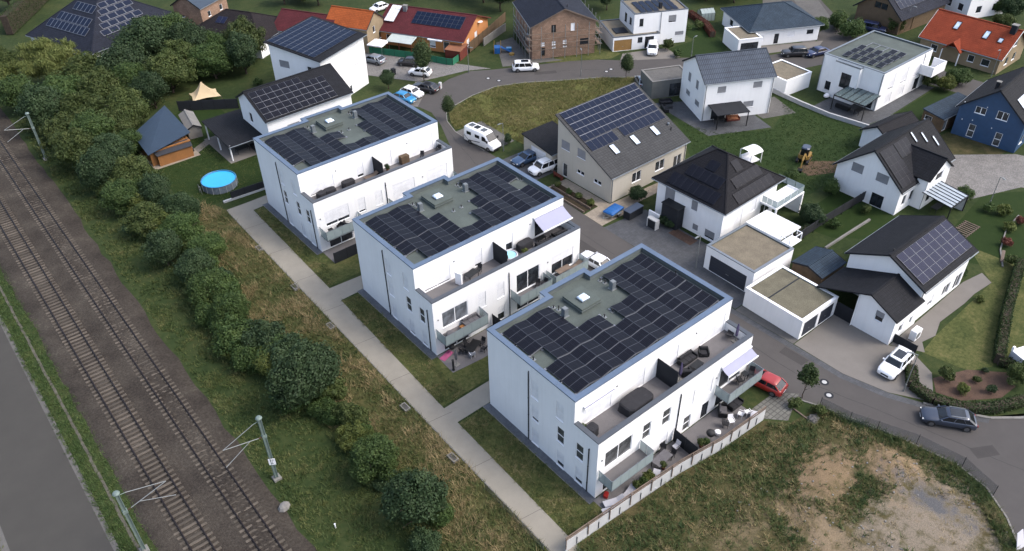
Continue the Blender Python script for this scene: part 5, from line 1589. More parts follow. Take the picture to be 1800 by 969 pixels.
lt = MB().slab([(-5.4, -9.2, 2.1), (-0.2, -9.2, 2.1), (-0.2, -6.1, 2.6), (-5.4, -6.1, 2.6)], 0.06).build('lean_to_roof', 'sheet_polycarb', h.t)
for x in (-5.3, -2.8, -0.3):
    MB().box(x - .06, -9.1, 0, x + .06, -8.98, 2.1).build('lean_to_post', 'wood_red', h.t)
MB().box(2.0, -6.9, 2.35, 4.9, -6.0, 2.55).build('awning_cassette', 'plastic_white', h.t)
sd = MB().box(-0.9, -0.05, .9, .9, .05, 1.7)
MB().lathe([(0.03, 0), (0.4, .1), (.55, .2)], n=14).build('satellite_dish', 'plastic_white', h.t, (8.9, 1.6, 3.4))
h = House('orange_roof_house', 'narrow house with plain orange tiled roof beside the maroon roofs', 'house', (38.1, 103.0), -61, 9.0, 6.6, 'gable', 4.5, 6.8, 0.2, 'render_ochre', 'tiles_orange',
          holes={'R': [(2.2, 3.0, .8, 1.2), (4.2, 1.2, .8, 1.2)], 'F': [(2, 1, 1, 1.2), (5, 1, 1, 1.2)]})
h = House('maroon_roof_house', 'low house with maroon tiled roof half hidden behind the panelled white house', 'house', (32.6, 109.8), -61, 12.0, 9.0, 'gable', 3.2, 5.6, 0.4, 'render_white', 'tiles_maroon', holes={'F': [(3, 1, 1.2, 1.2), (7, 1, 1.2, 1.2)]})
h = House('brown_roof_house', 'bungalow with brown hipped roof and one blue panel among dark trees', 'house', (22.6, 118.4), -60, 16.5, 12.5, 'hip', 3.0, 6.0, 0.4, 'render_white', 'tiles_brown', rl=5.5,
          holes={'F': [(3, .9, 1.2, 1.2), (7, .9, 1.2, 1.2), (12, .9, 1.2, 1.2)], 'R': [(3, .9, 1.2, 1.2)]})
h.panels('F', 5.0, 3.4, 2, 1, 1.0, 1.6, cells='cells_violet', frame='panel_frame')
h = House('big_roof_house', 'house under a huge steep dark hipped roof with rows of solar panels, top left corner', 'house', (3.83, 138.24), -70.4, 19.13, 21.48, 'hip', 2.39, 9.31, 0.5, 'render_white', 'tiles_night', rl=2.0,
          holes={'F': [(3, .6, 1.4, 1.2), (9, .6, 1.4, 1.2), (14, .6, 1.4, 1.2)]})
Q_ = dict(cells='cells_blue', frame='panel_frame_silver', b=0.045)
h.panels('F', 3.6, 3.0, 10, 1, 1.12, 1.75, **Q_)
h.panels('F', 5.0, 4.9, 8, 1, 1.12, 1.75, **Q_)
h.panels('F', 7.4, 7.7, 5, 1, 1.12, 1.75, **Q_)
hl_ = h
fr_ = Vector((19.13 / 2, -21.48 / 2, 2.39))
vv = (Vector((1.0, 0, 9.31)) - Vector((19.13 / 2, 0, 2.39))).normalized()
uu = Vector((0, 1, 0))
pm_ = panel_mesh(1.7, 1.12, 'cells_blue', 'panel_frame_silver', b=0.045)
for j in range(5):
    for i in range(5 - j // 2):
        mm = Matrix((uu, vv, uu.cross(vv))).transposed().to_4x4()
        mm.translation = fr_ + uu * (4.6 + j * 0.9 + i * 1.8) + vv * (2.2 + j * 1.3) + uu.cross(vv) * 0.1
        put('solar_panel', pm_, h.t).matrix_local = mm
h = House('brick_cottage', 'small brick house under a blue sheet roof at the top edge', 'house', (21.5, 135.2), 30.6, 9.0, 7.0, 'gable', 4.0, 6.2, 0.3, 'brick_wall', 'sheet_blue', holes={'F': [(2.0, 1.6, .9, 1.1), (5.8, 1.6, .9, 1.1)], 'R': [(3, 1.6, .9, 1.1)]})

# --- timber garden shed with slanted blue roof
h = House('garden_shed', 'orange timber garden shed with tilted blue sheet roof near the pool', 'shed', (-5.1, 86.6), -2, 6.4, 7.4, 'flat', 2.2, 2.2, 0.2, 'boards_warm', top='boards_warm', par=0.02, cap='wood_warm',
          holes={'F': [(0.6, .1, 1.4, 1.7, dict(door=True, fm='wood_warm', pane='wood_warm'))], 'R': [(2, 1, .9, .8)]})
MB().slab([(-3.4, -4.3, 2.35), (3.6, -2.4, 2.9), (3.3, 7.2, 3.7), (-3.2, 3.2, 2.5)], 0.1).build('roof', 'sheet_blue', h.t)
lf = MB().slab([(-2.3, -4.4, 1.75), (2.9, -4.4, 1.75), (3.1, -2.9, 2.3), (-2.6, -2.9, 2.3)], 0.06).build('lean_to_roof', 'privacy_strip', h.t)
MB().box(-2.2, -4.2, 0, 2.8, -3.5, 1.7).build('lean_to', 'boards_warm', h.t)
h = House('playhouse', 'little pale garden house with corrugated roof beside the timber shed', 'playhouse', (0.55, 90.2), 80, 6.0, 2.3, 'gable', 1.7, 2.3, 0.15, 'concrete', 'concrete', gutter=False, holes={'F': [(1, .5, .7, .8), (3.5, .5, .7, .8)]})

# ------------------------------------------------------------------ gardens, drives and plots
def poly(name, pts, z, m):
    return sheet(name, pts, z, m)


poly('garden_lawn', [(-8.6, 67.6), (2.4, 67.6), (6.8, 72), (7.0, 97), (1.5, 98), (-8.8, 92)], 0.007, 'lawn')
poly('carport_floor', rect(0.7, 76.4, 7.2, 86.2), 0.02, 'concrete_drive')
poly('garden_path', [(-2.2, 82.4), (1.2, 84.6), (1.0, 86.0), (-2.4, 84.0)], 0.014, 'concrete_drive')
poly('shed_base', rect(-8.4, 81.9, -1.6, 90.6), 0.018, 'paver_sand')
poly('lawn_far', [(18, 66.3), (22.5, 66.3), (29, 74.5), (27.5, 77.2), (22.5, 73.5), (8, 73.0), (8, 66.3)], 0.007, 'lawn')
poly('parking_bay', [(29.3, 77.3), (31.7, 73.6), (35.4, 76.9), (38.8, 79.3), (36.0, 81.0), (32.5, 80.5)], 0.019, 'paver_grey')
poly('forecourt', [(30.5, 92.0), (37.3, 81.3), (46.2, 79.6), (50.0, 77.4), (47.2, 82.4), (37.0, 99.2), (33, 98)], 0.0185, 'cobbles')
poly('forecourt', [(52, 76.6), (62, 71.6), (59, 78), (62, 86), (58, 86)], 0.0188, 'gravel_yard')
# meadow plot inside the bend
MEADOW2 = [(31.6, 63.2), (33.0, 66.4), (34.2, 68.2), (36.8, 69.6), (41, 70.6), (45.9, 70.7), (50.4, 68.8), (56.8, 64.5), (62.1, 61.3), (66.6, 57.3), (63.0, 53.8), (60.8, 49.0), (50.2, 44.4), (41, 51.2), (36.6, 51.4), (36.2, 62.8)]
ground_mat('meadow_green', [(0.32, (0.052, 0.060, 0.017)), (0.48, (0.078, 0.084, 0.024)), (0.60, (0.115, 0.108, 0.038)), (0.78, (0.15, 0.13, 0.058))])
poly('meadow', MEADOW2, 0.007, 'meadow_green')
poly('lay_by', [(31.1, 54.2), (36.2, 54.4), (36.4, 62.8), (31.3, 62.6)], 0.019, 'gravel_yard')
poly('house_drive', [(30.6, 43.6), (36.2, 43.6), (36.2, 51.2), (31.0, 51.2)], 0.0195, 'paver_dark')
poly('garden_terrace', [(30.5, 41.2), (34.6, 41.2), (34.6, 32.6), (52, 31.6), (52, 30.4), (36.5, 30.4), (34.4, 29.6), (30.2, 29.6), (30.3, 33.0), (33.0, 33.2), (33.0, 40)], 0.0195, 'paver_sand')
poly('flower_bed', rect(30.6, 33.4, 33.0, 40.9), 0.03, 'bed_soil')
kerb([(30.55, 33.3), (30.55, 41.0)], 0.12, 0.3, 'bed_edging', 'wood_grey')
kerb([(31.7, 33.3), (31.7, 41.0)], 0.10, 0.35, 'bed_edging', 'wood_grey')
poly('house_drive', [(29.95, 15.2), (37.2, 15.2), (37.2, 28.6), (30.1, 29.2)], 0.0195, 'paver_dark')
poly('garage_court', [(29.85, 8.1), (33.2, 8.1), (33.2, 15.4), (29.95, 15.4)], 0.0192, 'paver_dark')
poly('flower_bed', rect(35.4, 19.4, 36.9, 23.0), 0.03, 'soil_red')
poly('house_drive', [(29.95, 0.4), (37.4, 0.4), (37.4, -6.3), (38.6, -7.6), (36.9, -11.2), (33.2, -13.4), (31.05, -9.8), (29.98, -5.4)], 0.0195, 'concrete_drive')
poly('side_strip', [(29.75, 8.0), (30.9, 8.0), (30.95, 0.5), (29.9, 0.5)], 0.0200, 'gravel_yard')
poly('garden_terrace', [(37.5, -6.2), (53.6, -6.0), (57, -6.6), (56, -8.2), (52.5, -7.9), (50, -8.0), (45, -7.8), (42.5, -8.6), (40.5, -8.2), (39.2, -9.2)], 0.0195, 'concrete_drive')
poly('garden_lawn', [(39, -9), (42.5, -8.6), (56, -8.2), (58, -6), (61, -3), (62, -12), (52, -16), (44, -15.5), (40, -13.5)], 0.008, 'lawn_strip')
poly('garden_lawn', [(50, 4), (62, 4.6), (62, 0), (74, 1.5), (80, -2.5), (74, -12), (62, -12), (58, -5), (53, 3)], 0.0075, 'lawn')
poly('garden_lawn', [(49, 14.5), (62.5, 14.8), (60.2, 6.2), (53, 6.0), (50, 9.0)], 0.0075, 'lawn')
ground_mat('plot_grass', [(0.30, (0.01054, 0.02213, 0.005797)), (0.5, (0.01792, 0.03373, 0.008432)), (0.66, (0.02898, 0.04216, 0.01159)), (0.82, (0.0527, 0.04848, 0.01897))])
poly('building_plot', [(50.5, 31.5), (59.5, 42.5), (61, 36), (68, 31), (74, 33.5), (78.5, 37.5), (78.2, 21.5), (74.5, 19.6), (59.5, 16.6), (51.5, 16.6)], 0.0076, 'plot_grass')
poly('bare_soil', [(60.5, 19.5), (65, 17.2), (67.5, 18.8), (64.5, 21.6), (61.2, 21.8)], 0.012, 'soil')
poly('patio', [(59.2, 36.2), (61.2, 49.2), (66, 46), (64.4, 42.8), (71, 38.5), (68.6, 31.6)], 0.013, 'paver_dark')
poly('gravel_patch', [(71, 38), (77.8, 37.8), (75.5, 32), (70.0, 34.2)], 0.012, 'gravel_yard')
poly('patio', [(79.6, 31.6), (85.2, 31.6), (85.2, 24.2), (100, 24.2), (100.2, 22.4), (85, 21.8), (79.8, 22.5)], 0.013, 'paver_dark')
poly('garden_lawn', [(86, 21.6), (100.5, 22), (100.8, 17.2), (86, 17.4)], 0.0076, 'lawn')
poly('forecourt', [(70.2, 2.5), (72.8, 11.5), (78, 12), (88, 3.6), (92, -6), (84, -8), (79.5, -1)], 0.014, 'cobbles')
poly('bare_soil', [(77.8, 14.0), (87.2, 13.2), (88.8, 4.6), (86, 5), (79, 11.6)], 0.011, 'lot_ground')
poly('house_drive', [(70.0, 64.4), (79.8, 60.2), (77.4, 58.9), (69.4, 64.6)], 0.018, 'concrete_drive')
poly('house_drive', [(72.0, 66.6), (76.8, 64.6), (79.8, 63.0), (78.6, 58.6), (69.7, 64.9)], 0.0182, 'concrete_drive')
poly('house_drive', [(88, 50.8), (101, 44.9), (104, 46), (94, 51.8), (90, 53)], 0.0182, 'concrete_drive')
poly('garden_lawn', [(86.8, 62), (79.9, 62.5), (79.0, 58.6), (84.2, 54.2), (88.6, 56), (94, 66), (88, 70)], 0.0076, 'lawn')
poly('garden_lawn', [(58.8, 72.8), (69, 66.4), (71.8, 66.8), (70.8, 72.5), (62, 73.2)], 0.0076, 'lawn_strip')
poly('house_drive', [(100, 45.2), (104.5, 47.8), (112, 60), (128, 74), (126, 76), (110, 64), (101, 50)], 0.0150, 'gravel_yard')
poly('yard', [(111.6, 44.5), (116, 46.5), (115.6, 52), (130, 68), (126, 70), (112, 56)], 0.0186, 'gravel_yard')
poly('parking_bay', [(18.6, -2.4), (22.5, -2.5), (24.2, -4.2), (20.4, -5.6), (18.8, -3.9)], 0.0188, 'grid_pavers')
poly('terrace_paving', [(-0.3, -2.6), (18.6, -3.7), (18.6, -0.1), (-0.3, -0.1)], 0.024, 'deck_grey')
poly('terrace_paving', [(-0.25, 20.6), (3.4, 20.3), (8.0, 20.3), (8.0, 23.7), (-0.1, 23.7)], 0.024, 'deck_grey')
poly('terrace_paving', [(0.0, 45.1), (5.5, 45.1), (5.5, 48.2), (0.0, 48.2)], 0.024, 'deck_grey')
poly('bed_soil_patch', [(36.28,-11.66), (40.06,-13.29), (42.70,-16.10), (41.34,-17.57), (38.73,-17.37), (35.42,-15.04), (34.62,-12.85)], 0.012, 'soil_red')

# the building plot at bottom right: rough ground with low mounds
LOT = [(-5.4, -2.4), (1.6, -2.72), (7.8, -3.1), (12.6, -3.78), (18.6, -4.1), (20.4, -5.9), (23.6, -6.4), (25.6, -12.6), (26.9, -18.4), (26.4, -21.4), (24.9, -23.6), (20, -29), (8, -44), (-12, -44), (-9, -12)]


def inside(x, y, pg):
    c = False
    for i in range(len(pg)):
        (x0, y0), (x1, y1) = pg[i], pg[i - 1]
        if (y0 > y) != (y1 > y) and x < (x1 - x0) * (y - y0) / (y1 - y0) + x0:
            c = not c
    return c


def edge_dist(x, y, pg):
    d = 1e9
    for i in range(len(pg)):
        (x0, y0), (x1, y1) = pg[i], pg[i - 1]
        dx, dy = x1 - x0, y1 - y0
        t = max(0, min(1, ((x - x0) * dx + (y - y0) * dy) / (dx * dx + dy * dy)))
        d = min(d, math.hypot(x - x0 - t * dx, y - y0 - t * dy))
    return d


from mathutils import noise as NZ


def lot_z(x, y):
    d = min(1.0, edge_dist(x, y, LOT) / 2.0)
    z = 0.35 * NZ.fractal(Vector((x * 0.22, y * 0.22, 3.1)), 0.9, 2.1, 4) + 0.10 * NZ.noise(Vector((x * 1.1, y * 1.1, 0.5)))
    for cx, cy, r, h in ((22.0, -15.2, 3.0, 0.75), (17.0, -11.5, 3.4, 0.45), (13.2, -14.5, 2.6, 0.4), (24.0, -20.0, 2.2, 0.35)):
        z += h * math.exp(-((x - cx) ** 2 + (y - cy) ** 2) / (r * r) * 1.6)
    z -= 0.25 * math.exp(-((x - 20) ** 2 + (y + 21) ** 2) / 22)
    return max(-0.2, z) * d + 0.015


mb = MB()
st = 0.55
idx = {}
for i in range(int(40 / st)):
    for j in range(int(42 / st)):
        x, y = -12 + i * st, -44.2 + j * st
        if all(inside(x + a * st, y + b * st, LOT) for a in (0, 1) for b in (0, 1)):
            q = []
            for a, b in ((0, 0), (1, 0), (1, 1), (0, 1)):
                k = (i + a, j + b)
                if k not in idx:
                    idx[k] = len(mb.v)
                    X, Y = -12 + k[0] * st, -44.2 + k[1] * st
                    mb.v.append((X, Y, lot_z(X, Y) + 0.012))
                q.append(idx[k])
            mb.f.append(tuple(q))
            mb.mi.append(0)
struct(mb.build('plot_ground', 'lot_ground', smooth=True, uv=False))
sheet('plot_base', LOT, 0.010, 'lot_ground')

# ------------------------------------------------------------------ foliage
leaf_mat('leaf_mid', [(0.02304, 0.0448, 0.0128), (0.04352, 0.0768, 0.02048), (0.07936, 0.1152, 0.03328)])
leaf_mat('leaf_dark', [(0.01536, 0.03072, 0.0128), (0.02944, 0.05376, 0.02176), (0.05376, 0.08192, 0.03456)])
leaf_mat('leaf_olive', [(0.02688, 0.04352, 0.0128), (0.0512, 0.07424, 0.02048), (0.096, 0.1126, 0.03584)])
leaf_mat('leaf_yellow', [(0.04096, 0.05888, 0.01408), (0.0768, 0.09984, 0.02432), (0.1382, 0.151, 0.04096)])
leaf_mat('leaf_willow', [(0.064, 0.08448, 0.02304), (0.1178, 0.1434, 0.04096), (0.1984, 0.2112, 0.07168)])
leaf_mat('leaf_red', [(0.064, 0.02304, 0.01792), (0.1152, 0.0384, 0.02816), (0.1792, 0.064, 0.0448)])
leaf_mat('leaf_hedge', [(0.01792, 0.03328, 0.01152), (0.03584, 0.05888, 0.0192), (0.064, 0.08704, 0.03072)])
leaf_mat('grass_dry', [(0.0351, 0.0567, 0.0162), (0.0675, 0.0891, 0.027), (0.1188, 0.1188, 0.0459), (0.27, 0.2093, 0.1053)], scale=0.24, fine=2.2, trans=0.2, rand=0.0)
leaf_mat('grass_meadow', [(0.06875, 0.0825, 0.0225), (0.1025, 0.11, 0.0325), (0.1525, 0.1425, 0.0525), (0.2063, 0.1775, 0.08)], scale=0.16, fine=1.8, trans=0.2, rand=0.0)
leaf_mat('grass_green', [(0.0232, 0.0435, 0.0116), (0.0406, 0.0667, 0.0174), (0.0812, 0.0986, 0.03045), (0.1232, 0.1232, 0.0464)], scale=0.3, fine=2.0, trans=0.2, rand=0.0)
leaf_mat('grass_plot', [(0.0224, 0.0476, 0.0126), (0.0364, 0.0672, 0.0168), (0.0588, 0.0868, 0.0252)], scale=0.3, fine=2.0, trans=0.2, rand=0.0)
leaf_mat('grass_verge', [(0.027, 0.054, 0.0135), (0.0459, 0.0783, 0.02025), (0.0837, 0.108, 0.0324)], scale=0.3, fine=2.0, trans=0.2, rand=0.0)
leaf_mat('grass_lot', [(0.024, 0.046, 0.014), (0.042, 0.068, 0.020), (0.085, 0.098, 0.034), (0.22, 0.175, 0.092)], scale=0.25, fine=2.0, trans=0.2, rand=0.0)
leaf_mat('grass_strip', [(0.0351, 0.054, 0.0162), (0.0729, 0.0918, 0.02835), (0.1323, 0.1296, 0.0486), (0.243, 0.2025, 0.0972)], scale=0.4, fine=2.6, trans=0.2, rand=0.0)


def raw_mesh(name, V, F, m):
    """V (n,3), F (k,3 or 4) arrays straight into a mesh"""
    me = D.meshes.new(name)
    n, k, c = len(V), len(F), F.shape[1]
    me.vertices.add(n)
    me.vertices.foreach_set('co', np.asarray(V, np.float32).ravel())
    me.loops.add(k * c)
    me.loops.foreach_set('vertex_index', np.asarray(F, np.int32).ravel())
    me.polygons.add(k)
    me.polygons.foreach_set('loop_start', np.arange(0, k * c, c, dtype=np.int32))
    me.materials.append(M[m])
    me.update()
    me.validate()
    return me


def leaves(name, clumps, n, size, m, seed, up=0.25, droop=0.0, asp=0.62):
    """clumps: (x,y,z,rx,ry,rz) ellipsoids; leaves lie on and just inside their shells, each a small folded diamond"""
    rs = np.random.RandomState(seed)
    cl = np.array(clumps)
    area = (cl[:, 3] * cl[:, 4] + cl[:, 4] * cl[:, 5] + cl[:, 3] * cl[:, 5])
    ix = rs.choice(len(cl), n, p=area / area.sum())
    d = rs.normal(size=(n, 3))
    d /= np.linalg.norm(d, axis=1)[:, None]
    rad = 1 - np.abs(rs.normal(0, 0.16, n))
    rad = np.where(rs.rand(n) < 0.22, rad + rs.rand(n) ** 2 * 0.55, rad)
    pos = cl[ix, :3] + d * cl[ix, 3:] * rad[:, None]
    nr = d + rs.normal(0, 0.55, (n, 3)) + np.array([0, 0, up])
    nr /= np.linalg.norm(nr, axis=1)[:, None]
    a = rs.normal(size=(n, 3)) + np.array([0, 0, -droop * 3])
    a -= nr * (a * nr).sum(1)[:, None]
    a /= np.linalg.norm(a, axis=1)[:, None]
    b = np.cross(nr, a)
    s = size * rs.uniform(0.6, 1.35, n)[:, None]
    V = np.stack([pos - a * s * (1 + droop), pos + b * s * asp, pos + a * s * (1 + droop) - nr * s * 0.25, pos - b * s * asp], 1).reshape(-1, 3)
    F = np.arange(4 * n).reshape(n, 4)
    return raw_mesh(name, V, F, m)


def crown_clumps(rx, rz, z0, k, seed, spread=0.72, cr=(0.30, 0.46), low=-0.5):
    rs = np.random.RandomState(seed)
    lob = rs.uniform(0.82, 1.2, 2)
    out = [(0, 0, z0, rx * 0.60, rx * 0.60, rz * 0.62)]
    i = 0
    while len(out) < k:
        i += 1
        d = rs.normal(size=3)
        d /= np.linalg.norm(d)
        if d[2] < low:
            continue
        r = spread * (0.62 + 0.62 * rs.rand() ** 1.5)
        c = rs.uniform(*cr) * (1.15 if r < spread else 0.72)
        e = rs.uniform(0.75, 1.25, 3)
        out.append((d[0] * rx * r * lob[0], d[1] * rx * r * lob[1], z0 + d[2] * rz * r, rx * c * e[0], rx * c * e[1], rz * c * 0.9 * e[2]))
    return out


def trunk_mesh(name, h, r, limbs, reach, seed, m='bark'):
    rr = random.Random(seed)
    mb = MB()
    p = Vector((0, 0, -0.05))
    pts = [p]
    for i in range(5):
        p = p + Vector((rr.uniform(-.04, .04) * h, rr.uniform(-.04, .04) * h, h / 5))
        pts.append(p)
    for i in range(5):
        mb.tube(pts[i], pts[i + 1], r * (1 - i * 0.15), r * (1 - (i + 1) * 0.15), n=8, caps=(i in (0, 4)))
    for k in range(limbs):
        a = k * 2.4 + rr.uniform(-.3, .3)
        q = pts[2 + k % 4]
        e = q + Vector((math.cos(a) * reach * 0.5, math.sin(a) * reach * 0.5, h * 0.22))
        f = e + Vector((math.cos(a + .3) * reach * 0.4, math.sin(a + .3) * reach * 0.4, h * 0.2))
        mb.tube(q, e, r * 0.42, r * 0.25, n=6, caps=False)
        mb.tube(e, f, r * 0.25, r * 0.08, n=6)
    return mb.mesh(name, m, smooth=True, uv=False)


CR = {}
for kd, m, sd in (('dark', 'leaf_dark', 1), ('mid', 'leaf_mid', 2), ('olive', 'leaf_olive', 3), ('yellow', 'leaf_yellow', 4)):
    CR['bush_' + kd] = (trunk_mesh('stem', 1.5, 0.10, 6, 1.6, sd), leaves('crown', crown_clumps(1.9, 1.7, 1.75, 30, sd), 12000, 0.105, m, sd))
    CR['tree_' + kd] = (trunk_mesh('trunk', 4.2, 0.24, 9, 3.2, sd + 20), leaves('crown', crown_clumps(3.6, 3.3, 4.4, 44, sd + 20, cr=(0.24, 0.38)), 24000, 0.135, m, sd + 20))
CR['willow'] = (trunk_mesh('trunk', 4.5, 0.35, 10, 3.6, 31), leaves('crown', crown_clumps(4.2, 3.6, 4.6, 52, 31, cr=(0.18, 0.30), low=-0.7), 22000, 0.15, 'leaf_willow', 31, up=0.0, droop=0.9, asp=0.3))
CR['young'] = (trunk_mesh('trunk', 2.6, 0.055, 8, 0.9, 41), leaves('crown', crown_clumps(1.15, 1.55, 2.9, 26, 41, cr=(0.2, 0.34)), 2600, 0.10, 'leaf_hedge', 41))
CR['egg'] = (trunk_mesh('trunk', 2.2, 0.06, 5, 0.3, 42), leaves('crown', [(0, 0, 3.0, .98, .98, 1.35), (0, 0, 3.4, .7, .7, 1.15), (0.2, 0.1, 2.5, .85, .85, .9), (-.2, -.15, 2.7, .85, .85, 1.0)], 4200, 0.085, 'leaf_hedge', 42))
CR['small'] = (trunk_mesh('stem', 0.5, 0.03, 4, 0.4, 51), leaves('crown', crown_clumps(0.6, 0.55, 0.55, 16, 51), 1300, 0.075, 'leaf_mid', 51))
CR['small_olive'] = (CR['small'][0], leaves('crown', crown_clumps(0.6, 0.55, 0.55, 16, 52), 1300, 0.075, 'leaf_olive', 52))
CR['small_yellow'] = (CR['small'][0], leaves('crown', crown_clumps(0.6, 0.5, 0.5, 16, 53), 1300, 0.075, 'leaf_yellow', 53))
CR['small_red'] = (CR['small'][0], leaves('crown', crown_clumps(0.6, 0.5, 0.5, 16, 54), 1300, 0.075, 'leaf_red', 54))
CR['small_dark'] = (CR['small'][0], leaves('crown', crown_clumps(0.6, 0.6, 0.6, 16, 55), 1300, 0.075, 'leaf_dark', 55))
_vr = random.Random(11)


def plant(kind, at, s, label, name=None, group=None, cat=None, sz=None):
    nm = name or ('tree' if kind.startswith('tree') or kind in ('willow', 'young', 'egg') else 'shrub')
    t = thing(nm, label, cat or ('tree' if nm.endswith('tree') or nm == 'tree' else 'shrub'), (at[0], at[1], at[2] if len(at) > 2 else 0), _vr.uniform(0, 6.28), group)
    k_ = 1.0 if kind in ('egg', 'young') else _vr.uniform(.86, 1.2)
    t.scale = (s * k_, s / k_, sz or s * (1.0 if kind in ('egg', 'young') else _vr.uniform(.88, 1.15)))
    tr, cr = CR[kind]
    put('trunk' if nm.endswith('tree') else 'stem', tr, t)
    put('crown', cr, t)
    return t


HG = 'shrubs and small trees of the hedgerow beside the railway'
# (position on the ground, kind, scale, label)
for a, k, s, lb in (
        ((-13.2, 8.0), 'tree_dark', 0.80, 'dark leafy shrub of the hedgerow cut by the bottom edge of the picture'),
        ((-13.4, 14.6), 'tree_mid', 0.66, 'green rounded shrub in the hedgerow, next above the one at the bottom edge'),
        ((-11.6, 11.6), 'bush_olive', 0.62, 'low brownish bush on the meadow side of the green rounded hedgerow shrub'),
        ((-13.0, 19.2), 'bush_yellow', 0.75, 'small yellow-green bush in the hedgerow just below the big blue-green one'),
        ((-11.5, 21.3), 'bush_yellow', 0.55, 'smallest yellowish bush in the meadow beside the big blue-green shrub'),
        ((-13.6, 26.4), 'tree_dark', 0.98, 'big dark blue-green shrub standing out of the hedgerow near the green mast'),
        ((-14.0, 32.8), 'tree_yellow', 0.56, 'yellow-green shrub directly above the big dark blue-green one'),
        ((-13.6, 37.2), 'tree_mid', 0.58, 'mid-green hedgerow shrub above the yellow-green one'),
        ((-16.0, 38.6), 'bush_yellow', 0.95, 'yellowish bush on the railway side of the narrow stretch of the hedge'),
        ((-14.3, 42.4), 'tree_mid', 0.62, 'mid-green shrub halfway along the hedgerow'),
        ((-14.6, 47.6), 'tree_mid', 0.70, 'mid-green shrub of the hedgerow level with the middle of the second lawn strip'),
        ((-14.0, 52.6), 'tree_dark', 0.72, 'dark shrub of the hedgerow level with the upper lawn strip'),
        ((-11.4, 55.2), 'tree_mid', 0.60, 'bright green shrub bulging towards the meadow below the round pool'),
        ((-12.4, 60.6), 'tree_mid', 0.78, 'broad green shrub of the hedgerow below the round pool'),
        ((-15.6, 58.2), 'tree_dark', 0.70, 'dark shrub on the railway side of the hedgerow below the pool'),
        ((-10.6, 65.6), 'tree_dark', 0.74, 'dark shrub nearest the round pool'),
        ((-14.4, 66.4), 'tree_olive', 0.80, 'olive shrub of the hedgerow behind the one nearest the pool'),
        ((-11.6, 71.6), 'tree_dark', 0.78, 'dark shrub of the hedgerow beside the garden lawn'),
        ((-15.2, 73.6), 'tree_mid', 0.82, 'green shrub of the hedgerow between lawn and railway'),
        ((-12.4, 78.2), 'tree_olive', 0.88, 'olive tree of the hedgerow just left of the timber shed base'),
        ((-15.8, 80.6), 'tree_dark', 0.86, 'dark tree on the railway side left of the timber shed'),
        ((-12.8, 85.6), 'tree_dark', 0.95, 'dark tree leaning over the left side of the timber shed'),
        ((-16.4, 88.4), 'tree_olive', 0.95, 'olive tree on the railway edge close to the far mast'),
        ((-12.6, 93.0), 'tree_mid', 1.0, 'green tree behind the tilted blue shed roof'),
        ((-16.0, 96.4), 'tree_olive', 1.0, 'olive tree by the upper mast of the railway'),
        ((-11.6, 100.6), 'tree_olive', 1.05, 'brownish olive tree above the shed in the dark grove'),
        ((-16.4, 104.6), 'tree_dark', 1.05, 'dark tree of the grove right beside the upper mast'),
        ((-6.4, 97.4), 'tree_olive', 0.92, 'olive tree directly behind the tip of the blue shed roof'),
        ((-7.0, 106.0), 'tree_olive', 1.0, 'olive tree in the middle of the dark grove'),
        ((-1.0, 101.6), 'tree_dark', 0.85, 'dark tree between shed and beige sail'),
        ((3.6, 105.4), 'tree_olive', 1.05, 'olive-green tree left of the beige sail'),
        ((-12.0, 110.4), 'tree_mid', 1.1, 'green tree of the grove below the pale willow'),
        ((-1.8, 111.6), 'tree_dark', 1.3, 'broad dark tree in front of the huge hipped roof'),
        ((4.2, 117.0), 'tree_dark', 1.45, 'largest dark tree, covering the right part of the huge hipped roof'),
        ((10.6, 114.4), 'tree_dark', 1.2, 'dark tree in front of the brown hipped roof'),
        ((11.2, 122.6), 'tree_mid', 1.2, 'green tree between the huge roof and the brick cottage'),
        ((11.4, 106.2), 'tree_mid', 1.05, 'green tree above the beige sail'),
        ((16.4, 104.6), 'tree_dark', 1.0, 'dark tree left of the fully panelled white house'),
        ((19.0, 109.4), 'tree_olive', 1.1, 'olive tree in front of the brown roof, left of the fully panelled house'),
        ((-9.6, 88.4), 'tree_mid', 0.72, 'green tree squeezed between grove and timber shed wall'),
        ((-9.2, 94.6), 'tree_olive', 0.85, 'olive tree just above the left corner of the blue shed roof'),
        ((-2.6, 106.4), 'tree_mid', 0.95, 'green tree in the grove between shed roof and beige sail'),
        ((-13.6, 107.0), 'tree_mid', 1.0, 'green tree in the grove right of the upper mast'),
        ((-6.4, 115.0), 'tree_olive', 1.15, 'olive tree between willow and the broad dark tree'),
        ((7.4, 110.6), 'tree_olive', 1.0, 'olive tree behind the beige sail'),
        ((15.0, 112.0), 'tree_mid', 1.0, 'green tree below the blue roof panel'),
        ((7.6, 124.0), 'tree_mid', 1.1, 'green tree against the right slope of the huge roof'),
        ((-17.4, 114.6), 'tree_mid', 1.0, 'green tree at the railway end of the grove'),
        ((-18.6, 123.4), 'tree_yellow', 0.95, 'yellow-green tree at the left edge above the railway'),
        ((-16.6, 131.0), 'tree_olive', 0.9, 'olive tree at the left edge below the tall hedge')):
    plant(k, (a[0], a[1], -1.15 * s if k.startswith('tree') else -.25), s, lb, group=HG if a[0] < -9 and a[1] < 100 else None)
_fr = random.Random(77)
